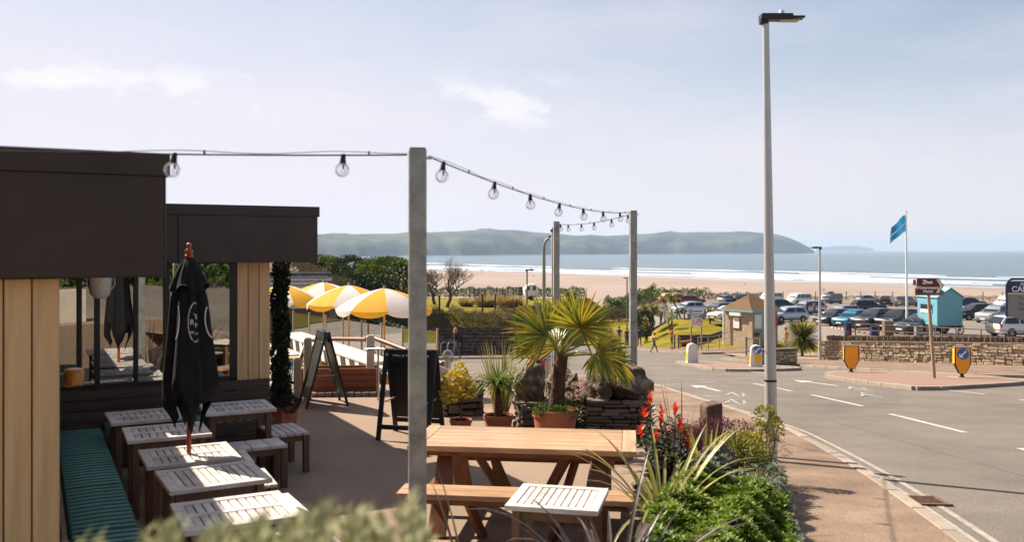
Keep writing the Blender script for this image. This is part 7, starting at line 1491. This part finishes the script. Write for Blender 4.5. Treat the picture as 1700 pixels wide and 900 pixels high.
    wm_ = MB(); wm_.lathe([(rw * .62, -.09), (rw * .96, -.10), (rw, -.06), (rw, .06), (rw * .96, .10), (rw * .62, .09)], 20); wme = wm_.mesh('wheel', m_ty, True)
    rm = MB(); rm.lathe([(0.02, .075), (rw * .25, .085), (rw * .62, .07), (rw * .66, .095)], 20, cap=False)
    for i in range(5): a_ = i * 6.283 / 5; rm.bar((0, 0, .084), (rw * .62 * math.cos(a_), rw * .62 * math.sin(a_), .09), .05, .02)
    rme = rm.mesh('rim', m_rim); dk = MB(); dk.lathe([(rw * 1.16, 0), (rw * 1.16, .012)], 20); dme = dk.mesh('wheel_arch', m_trim)
    for xw in (.315, -.30):
        for s in (-1, 1):
            whl = obj('wheel', wme, o, (xw * L, s * (w_ - .075), rw)); whl.rotation_euler = (R_(90) * -s, 0, 0); obj('rim', rme, whl)
            ar = obj('wheel_arch', dme, o, (xw * L, s * (w_ - .0), rw * 1.02)); ar.rotation_euler = (R_(90) * -s, 0, 0); ar.location.y = s * (w_ - 0.004)
    for s in (-1, 1):
        MB().box((.462 * L, s * w_ * .70, hz_ - .17), (.16, .34, .13)).build('headlight', m_hl, o, bevel=0.03); MB().box((-.478 * L, s * w_ * .80, bz - .12), (.12, .24, .22)).build('tail_light', m_tl, o, bevel=0.02)
        MB().box((xa * L - .28, s * (w_ + .07), bz + .06), (.10, .17, .12)).build('mirror', m_trim, o, bevel=0.02)
    MB().box((.496 * L, 0, .46), (.035, w_ * 1.25, .20)).build('grille', m_trim, o); MB().box((.503 * L, 0, .40), (.03, .50, .11)).build('number_plate', m_pw, o); MB().box((-.503 * L, 0, .62), (.03, .50, .11)).build('number_plate', m_py, o)
    MB().box((0, 0, .26), (.86 * L, W * .92, .14)).build('sill', m_trim, o); return o
PROTO = {}
COLS = {'white': ((0.70, 0.70, 0.69), 0), 'black': ((0.012, 0.013, 0.016), .2), 'grey': ((0.12, 0.13, 0.14), .5), 'dark_grey': ((0.035, 0.042, 0.05), .4), 'silver': ((0.42, 0.43, 0.44), .6), 'silver_blue': ((0.28, 0.35, 0.40), .5), 'blue': ((0.02, 0.20, 0.33), .4), 'navy': ((0.012, 0.025, 0.06), .4), 'red': ((0.17, 0.012, 0.014), .4), 'yellow': ((0.75, 0.38, 0.02), 0), 'pale_blue': ((0.45, 0.52, 0.56), .3)}
def car(kind, col, px, py, head, label, s=1.0, two=None):
    if kind not in PROTO: PROTO[kind] = make_car(kind); o = PROTO[kind]; 
    else: o = dup(PROTO[kind])
    nm = {'hatchback': 'parked_car', 'estate': 'parked_car', 'suv': 'parked_car', 'saloon': 'parked_car', 'van': 'parked_van'}[kind]
    o.name = nm; p = onC(px, py); o.location = (p.x, p.y, max(gz(p.x, p.y), CPZ(p.y)) + 0.03); o.rotation_euler = (0, math.atan(0.037) * math.sin(R_(head)), R_(head)); o.scale = (s, s, s)
    if 'group' not in o: pass
    tag(o, label, 'van' if kind == 'van' else 'car', 'vehicles in the car park')
    for ch in o.children:
        if ch.name.split('.')[0] == 'body': ch.material_slots[0].link = 'OBJECT'; ch.material_slots[0].material = paint(col, COLS[col][0], COLS[col][1])
    return o
car('van', 'yellow', 1112, 503, 195, 'yellow camper van at the left end of the car park', 0.95)
car('estate', 'red', 1151, 503.5, -8, 'dark red estate car right of the yellow camper van')
car('hatchback', 'silver_blue', 1208, 503.5, 40, 'pale blue hatchback beyond the kiosk, left of a dark car'); car('suv', 'black', 1234, 503.5, 50, 'dark four-by-four touching the kiosk roof line')
car('van', 'white', 1280, 502, 215, 'white van partly hidden behind the near lamp post'); car('van', 'white', 1326, 505.5, 215, 'white van with dark side windows right of the near lamp post')
vg = car('van', 'grey', 1380, 505, 220, 'grey camper van with a black roof box'); q = MB(); q.lathe([(0.02, 0), (0.35, 0.02), (0.40, 0.12), (0.30, 0.24), (0.02, 0.28)], 12); rb = q.build('roof_box', m_trim, vg, smooth=True); rb.location = (0.2, 0, 1.95); rb.scale = (2.0, 1.2, 1)
car('hatchback', 'navy', 1299, 514.5, 10, 'dark blue car just right of the near lamp post'); car('suv', 'silver', 1340, 523, 202, 'silver hatchback behind the two walkers')
car('hatchback', 'silver', 1398, 531, 205, 'light silver hatchback behind the dark grey one'); car('hatchback', 'dark_grey', 1388, 541, 205, 'dark grey hatchback beside the pale lamp post'); car('hatchback', 'blue', 1418, 543.5, 212, 'bright blue hatchback in the near row'); car('suv', 'dark_grey', 1454, 547, 212, 'charcoal four-by-four right of the bright blue hatchback'); car('suv', 'black', 1494, 548.5, 212, 'large black four-by-four behind the utility cabinet'); car('saloon', 'dark_grey', 1528, 555, 208, 'blue-grey car half behind the bathing machine wheel')
car('saloon', 'silver_blue', 1441, 502.5, 12, 'blue-grey saloon in the far row beneath the flag'); car('estate', 'black', 1442, 516, 8, 'black estate car in the middle of the car park'); car('suv', 'black', 1474, 508.5, 55, 'black car seen from behind in the far row'); car('suv', 'grey', 1505, 509.5, 40, 'grey four-by-four beside the flagpole')
car('saloon', 'navy', 1612, 509, 5, 'dark blue car right of the bathing machine roof'); car('suv', 'black', 1622, 532, 185, 'black car right of the bathing machine'); car('suv', 'silver', 1655, 536.5, 210, 'silver four-by-four left of the car park board'); car('hatchback', 'white', 1692, 560, 8, 'white car with its rear beside the car park board'); car('van', 'white', 1678, 514, 200, 'white vehicle behind the car park board')
car('hatchback', 'pale_blue', 1143, 521, 200, 'pale blue car behind the timber posts of the mound'); car('suv', 'grey', 1193, 529, 210, 'grey-blue car between the small cordyline and the kiosk'); car('hatchback', 'white', 1207, 533, 212, 'white car wedged against the kiosk wall'); car('hatchback', 'pale_blue', 1306, 535, 200, 'pale car behind the man in the orange top')
# touring caravans beyond the lawn
m_cvn = flat('caravan_white', (0.72, 0.72, 0.71), 0.4)
for (px, py, Y, L, lab) in [(881, 494, 118, 1.6, 'white caravan behind the fan palm')]:
    p = at(px, py, Y); o = thing('caravan', lab, 'caravan', (p.x, Y, gz(p.x, Y)), R_(6)); H = 2.1
    q = MB(); q.prism([(-L / 2, 0, .5), (L / 2, 0, .5), (L / 2 + .15, 0, 1.3), (L / 2 - .3, 0, H), (-L / 2 + .4, 0, H), (-L / 2 - .15, 0, 1.4)], (0, -1, 0), (0, 2, 0)); q.build('body', m_cvn, o, bevel=0.12)
    for x in (-.28, .22): MB().box((x * L, -1.01, 1.6), (.24 * L, .03, .55)).build('window', m_cg, o)
    for y in (-.9, .9): w2_ = MB(); w2_.lathe([(.3, -.1), (.32, 0), (.3, .1)], 16); ww = w2_.build('wheel', m_ty, o, loc=(0, y, .32)); ww.rotation_euler = (R_(90), 0, 0)

# ================================================================== PEOPLE AND DOG
m_skin = flat('skin', (0.50, 0.29, 0.20), 0.55); m_shoe = flat('shoe_dark', (0.02, 0.018, 0.018), 0.6)
def skin_mesh(verts, edges, radii, sub=1):
    me = bpy.data.meshes.new('sk'); me.from_pydata(verts, edges, []); o = bpy.data.objects.new('sk', me); COL.objects.link(o); md = o.modifiers.new('s', 'SKIN'); md.use_smooth_shade = True
    for i, r in enumerate(radii): me.skin_vertices[0].data[i].radius = (r, r) if not isinstance(r, tuple) else r
    me.skin_vertices[0].data[0].use_root = True; md2 = o.modifiers.new('u', 'SUBSURF'); md2.levels = sub; md2.render_levels = sub
    dg = bpy.context.evaluated_depsgraph_get(); m2 = bpy.data.meshes.new_from_object(o.evaluated_get(dg)); bpy.data.objects.remove(o); return m2
def person(label, loc, head, h, top, bottom, hair, stride=0.2, arms='swing', sleeves=True, short=False, hairlong=False, cap=None, bag=None, group=None, coat=False):
    s = h / 1.75; o = thing('person', label, 'person', loc, head, group); f = stride
    V_ = {'pel': (0, 0, .96), 'bel': (0.01, 0, 1.10), 'che': (0.02, 0, 1.30), 'nb': (0.02, 0, 1.46), 'nk': (0.03, 0, 1.52), 'hd': (0.05, 0, 1.61), 'ht': (0.045, 0, 1.70)}
    E = [('pel', 'bel'), ('bel', 'che'), ('che', 'nb'), ('nb', 'nk'), ('nk', 'hd'), ('hd', 'ht')]; Rr = {'pel': (.15, .105), 'bel': (.135, .10), 'che': (.165, .115), 'nb': (.085, .075), 'nk': .052, 'hd': (.075, .092), 'ht': (.060, .075)}
    V_['no'] = (0.15, 0, 1.60); E.append(('hd', 'no')); Rr['no'] = .014
    for sd_, sg in (('l', 1), ('r', -1)):
        fs = f * sg
        V_['hip' + sd_] = (0, .09 * sg, .90); V_['kn' + sd_] = (fs * .55 + .03, .095 * sg, .50); V_['an' + sd_] = (fs - (0.06 if fs < 0 else 0), .09 * sg, .09 + (.05 if fs < 0 else 0)); V_['to' + sd_] = (fs + .17 - (0.05 if fs < 0 else 0), .10 * sg, .035)
        E += [('pel', 'hip' + sd_), ('hip' + sd_, 'kn' + sd_), ('kn' + sd_, 'an' + sd_), ('an' + sd_, 'to' + sd_)]; Rr.update({'hip' + sd_: .092, 'kn' + sd_: .058, 'an' + sd_: .042, 'to' + sd_: .034})
        V_['sh' + sd_] = (.01, .18 * sg, 1.41)
        if arms == 'hold' : V_['el' + sd_] = (.06, .23 * sg, 1.14); V_['ha' + sd_] = (.28, .15 * sg, 1.12); V_['fi' + sd_] = (.36, .13 * sg, 1.13)
        else: V_['el' + sd_] = (-fs * .5 - .03, .235 * sg, 1.13); V_['ha' + sd_] = (-fs * .9 + .08, .24 * sg, .90); V_['fi' + sd_] = (-fs * 1.0 + .12, .235 * sg, .80)
        E += [('che', 'sh' + sd_), ('sh' + sd_, 'el' + sd_), ('el' + sd_, 'ha' + sd_), ('ha' + sd_, 'fi' + sd_)]; Rr.update({'sh' + sd_: .068, 'el' + sd_: .046, 'ha' + sd_: .034, 'fi' + sd_: .026})
    nm = list(V_); me = skin_mesh([tuple(c * s for c in V_[k]) for k in nm], [(nm.index(a_), nm.index(b_)) for a_, b_ in E], [tuple(c * s for c in Rr[k]) if isinstance(Rr[k], tuple) else Rr[k] * s for k in nm])
    for m in (m_skin, flat('cloth_' + top[0], top[1], 0.85), flat('cloth_' + bottom[0], bottom[1], 0.85), m_shoe): me.materials.append(m)
    pts = {k: Vector(V_[k]) * s for k in nm}; reg = {'pel': 2, 'bel': 1, 'che': 1, 'nb': 1, 'nk': 0, 'hd': 0, 'ht': 0, 'no': 0}
    segs = [(pts[a_], pts[b_], a_, b_) for a_, b_ in E]
    for pl in me.polygons:
        c = pl.center; best = None
        for (A, Bv, a_, b_) in segs:
            d = Bv - A; t = max(0, min(1, (c - A).dot(d) / d.length_squared)); dist = (A + d * t - c).length
            if best is None or dist < best[0]: best = (dist, a_, b_, t)
        a_, b_, t = best[1], best[2], best[3]; z = c.z / s
        if b_[:2] in ('to',) or (b_[:2] == 'an' and t > .88): mi = 3
        elif b_[:2] in ('kn', 'an', 'hi'): mi = 2 if not (short and (b_[:2] == 'an' or t > .95)) else 0
        elif b_[:2] == 'fi' or (b_[:2] == 'ha' and (t > .85 or not sleeves)) or (b_[:2] == 'el' and not sleeves and t > .55): mi = 0
        elif b_[:2] in ('sh', 'el', 'ha'): mi = 1
        elif z > 1.49: mi = 0
        else: mi = 1 if z > (0.78 if coat else 0.97) else 2
        pl.material_index = mi
    me.polygons.foreach_set('use_smooth', [True] * len(me.polygons))
    bm = bmesh.new(); bm.from_mesh(me); nb = len(bm.faces); fg = MB()
    for sd_, sg in (('l', 1), ('r', -1)):
        A = pts['fi' + sd_]; d = (pts['fi' + sd_] - pts['ha' + sd_]).normalized(); sv = Vector((0, 1, 0))
        for i in range(4): b1 = A + sv * (i - 1.5) * .017 * s + d * .005; e_ = b1 + d * (.045 - .008 * abs(i - 1.4)) * s; fg.tube([b1, e_, e_ + (d * .5 + Vector((.4, 0, 0))).normalized() * .03 * s], [.008 * s, .0075 * s, .006 * s], 5)
        fg.tube([pts['ha' + sd_].lerp(A, .3) + Vector((.02, 0, 0)) * s, pts['ha' + sd_].lerp(A, .8) + Vector((.05, 0, 0)) * s], [.010 * s, .007 * s], 5)
    for (x, y) in ((.118, .03), (.118, -.03)): fg.box((x * s + .003, y * s, 1.625 * s), (.014 * s, .022 * s, .012 * s), mi=3)
    fm = fg.mesh('f', [m_skin, m_skin, m_skin, m_shoe]); bm.from_mesh(fm); bm.to_mesh(me); bm.free(); obj('body', me, o)
    hc = MB(); hr = [(0.001, .105), (.06, .095), (.095, .05), (.10, 0.0), (.098, -.04)] + ([(.105, -.12), (.085, -.22)] if hairlong else [(.088, -.07)])
    hc.lathe([(r_2 * s, z * s) for r_2, z in hr], 14); hair_ = hc.build('hair', flat('hair_' + hair[0], hair[1], 0.8), o, smooth=True, loc=(.025 * s, 0, 1.655 * s)); hair_.rotation_euler = (0, R_(-14), 0)
    if cap: hc = MB(); hc.lathe([(.115 * s, 0), (.11 * s, .05 * s), (.07 * s, .09 * s), (.002, .10 * s)], 14); hc.box((.13 * s, 0, .005 * s), (.12 * s, .13 * s, .012 * s)); hc.build('cap', flat('cap_' + cap[0], cap[1], .8), o, smooth=True, loc=(.045 * s, 0, 1.68 * s))
    if bag: MB().box((-.20 * s, 0, 1.22 * s), (.16 * s, .30 * s, .42 * s)).build('backpack', flat('bag_' + bag[0], bag[1], .8), o, bevel=.05)
    return o
C = {'black': ('black', (.012, .012, .014)), 'grey': ('grey', (.13, .12, .13)), 'jeans': ('jeans', (.02, .045, .09)), 'yellow': ('yellow', (.62, .36, .05)), 'red': ('red', (.30, .02, .025)), 'blue': ('blue', (.03, .09, .17)), 'maroon': ('maroon', (.16, .03, .03)), 'orange': ('orange', (.38, .15, .06)), 'cream': ('cream', (.55, .46, .36)), 'khaki': ('khaki', (.26, .19, .09)), 'blond': ('blond', (.42, .26, .12)), 'brown': ('brown', (.06, .035, .02)), 'pink': ('pink', (.42, .2, .17)), 'navy': ('navy', (.02, .03, .06))}
def feet(px, py, dz=0.1): return onR(px, py, dz)
p = feet(757, 597); person('woman in a black coat and grey trousers walking past the stone wall', p, R_(-155), 1.68, C['black'], C['grey'], C['blond'], .26, hairlong=True, coat=True, group='people')
p = feet(1086, 586.5, 0.02); person('woman in a yellow top and jeans crossing toward the mound', p, R_(5), 34 / F * p.y, C['yellow'], C['jeans'], C['brown'], .30, 'hold', False, bag=C['cream'], group='people')
p = feet(1115, 580.5); person('man in a red shirt, black shorts and cap holding the dog', p, R_(8), 37 / F * p.y, C['red'], C['black'], C['brown'], .08, 'hold', False, short=True, cap=C['black'], group='people')
def walker(px, Y, *a, **k): x = (px - 850) / F * Y; return person(a[0], (x, Y, RZ(Y) + 0.1), *a[1:], **k)
walker(1014, 84, 'woman with long fair hair and pink top left of the blue-shirted man', R_(80), 1.64, C['pink'], C['navy'], C['blond'], .15, hairlong=True, group='people')
walker(1028, 82, 'man in a blue t-shirt walking down the lane', R_(85), 1.82, C['blue'], C['khaki'], C['brown'], .18, sleeves=False, group='people')
walker(1041, 79, 'person in a maroon jacket beside the second festoon post', R_(95), 1.68, C['maroon'], C['jeans'], C['brown'], .2, group='people')
walker(1061.5, 80, 'person in dark clothes just right of the second festoon post', R_(95), 1.70, C['navy'], C['navy'], C['brown'], .2, group='people')
k1 = at(1305, 563, 66); person('man in an orange top standing between the kiosk and the cordyline', (k1.x, 66, gz(k1.x, 66) + .04), R_(200), 1.78, C['orange'], C['grey'], C['brown'], .05, sleeves=False, group='people')
for (px, py, lab, tp, hl) in [(1340, 524, 'walker in a dark red and black top before the silver car', C['maroon'], False), (1352, 524.5, 'walker in a beige top before the silver car', C['khaki'], True)]:
    p = onC(px, py); person(lab, (p.x, p.y, CPZ(p.y) + .03), R_(120), 1.68, tp, C['navy'], C['brown'], .15, hairlong=hl, group='people')
wp_ = lw(1.10, 0.75, 0.0); person('person in a beige top inside the restaurant window', wp_, BA + R_(200), 1.70, C['cream'], C['grey'], C['blond'], .03, group='people')
DG = [(793, 450.5, 'first'), (800, 451, 'second'), (886, 455.5, 'third'), (1237, 468, 'lone'), (1368, 478, 'last')]
for i, (px, py, w0) in enumerate(DG):
    Y = 17.5 * F / (py - 415); p = at(px, py, Y); dd = (p - S0).dot(sn); zz = SEA - dd * 0.008 + .02
    person(['leftmost distant walker on the sand', 'second distant walker on the sand, near the leftmost one', 'distant walker on the sand above the fan palm', 'lone distant walker on the sand left of the near lamp post', 'distant walker on the sand above the grey camper van'][i], (p.x, p.y, zz), R_(60 * i), 1.75, C['navy'], C['black'], C['brown'], .2, group='people')
dp_ = feet(1137, 578); D_ = thing('dog', 'ginger dog on a lead beside the red-shirted man', 'dog', dp_, R_(-10)); dv = {'p': (-.30, 0, .50), 'm': (0, 0, .50), 'c': (.26, 0, .50), 'n': (.40, 0, .60), 'h': (.50, 0, .66), 'z': (.64, 0, .60), 't1': (-.42, 0, .56), 't2': (-.58, 0, .70), 't3': (-.62, 0, .84)}
de = [('m', 'p'), ('m', 'c'), ('c', 'n'), ('n', 'h'), ('h', 'z'), ('p', 't1'), ('t1', 't2'), ('t2', 't3')]; dr = {'p': .11, 'm': .12, 'c': .145, 'n': .085, 'h': .085, 'z': .04, 't1': .04, 't2': .035, 't3': .02}
for sd_, sg in (('l', 1), ('r', -1)):
    dv.update({'fs' + sd_: (.26, .09 * sg, .40), 'fk' + sd_: (.24 + .05 * sg, .09 * sg, .22), 'ff' + sd_: (.27 + .07 * sg, .09 * sg, .03), 'hs' + sd_: (-.30, .09 * sg, .40), 'hk' + sd_: (-.24, .095 * sg, .30), 'hh' + sd_: (-.38 - .03 * sg, .09 * sg, .18), 'hf' + sd_: (-.34 - .03 * sg, .09 * sg, .03), 'er' + sd_: (.48, .07 * sg, .74)})
    de += [('c', 'fs' + sd_), ('fs' + sd_, 'fk' + sd_), ('fk' + sd_, 'ff' + sd_), ('p', 'hs' + sd_), ('hs' + sd_, 'hk' + sd_), ('hk' + sd_, 'hh' + sd_), ('hh' + sd_, 'hf' + sd_), ('h', 'er' + sd_)]
    dr.update({'fs' + sd_: .06, 'fk' + sd_: .035, 'ff' + sd_: .03, 'hs' + sd_: .075, 'hk' + sd_: .05, 'hh' + sd_: .03, 'hf' + sd_: .028, 'er' + sd_: .022})
nm = ['m'] + [k for k in dv if k != 'm']; me = skin_mesh([dv[k] for k in nm], [(nm.index(a_), nm.index(b_)) for a_, b_ in de], [dr[k] for k in nm]); me.materials.append(mat('dog_fur', (.36, .15, .05), .9, var=.2, scale=9)); me.polygons.foreach_set('use_smooth', [True] * len(me.polygons)); obj('body', me, D_)
MB().tube([(.40 + .07 * math.cos(t), .095 * math.sin(t), .60) for t in np.linspace(0, 6.283, 13)], .012, 5).build('collar', m_sred, D_)
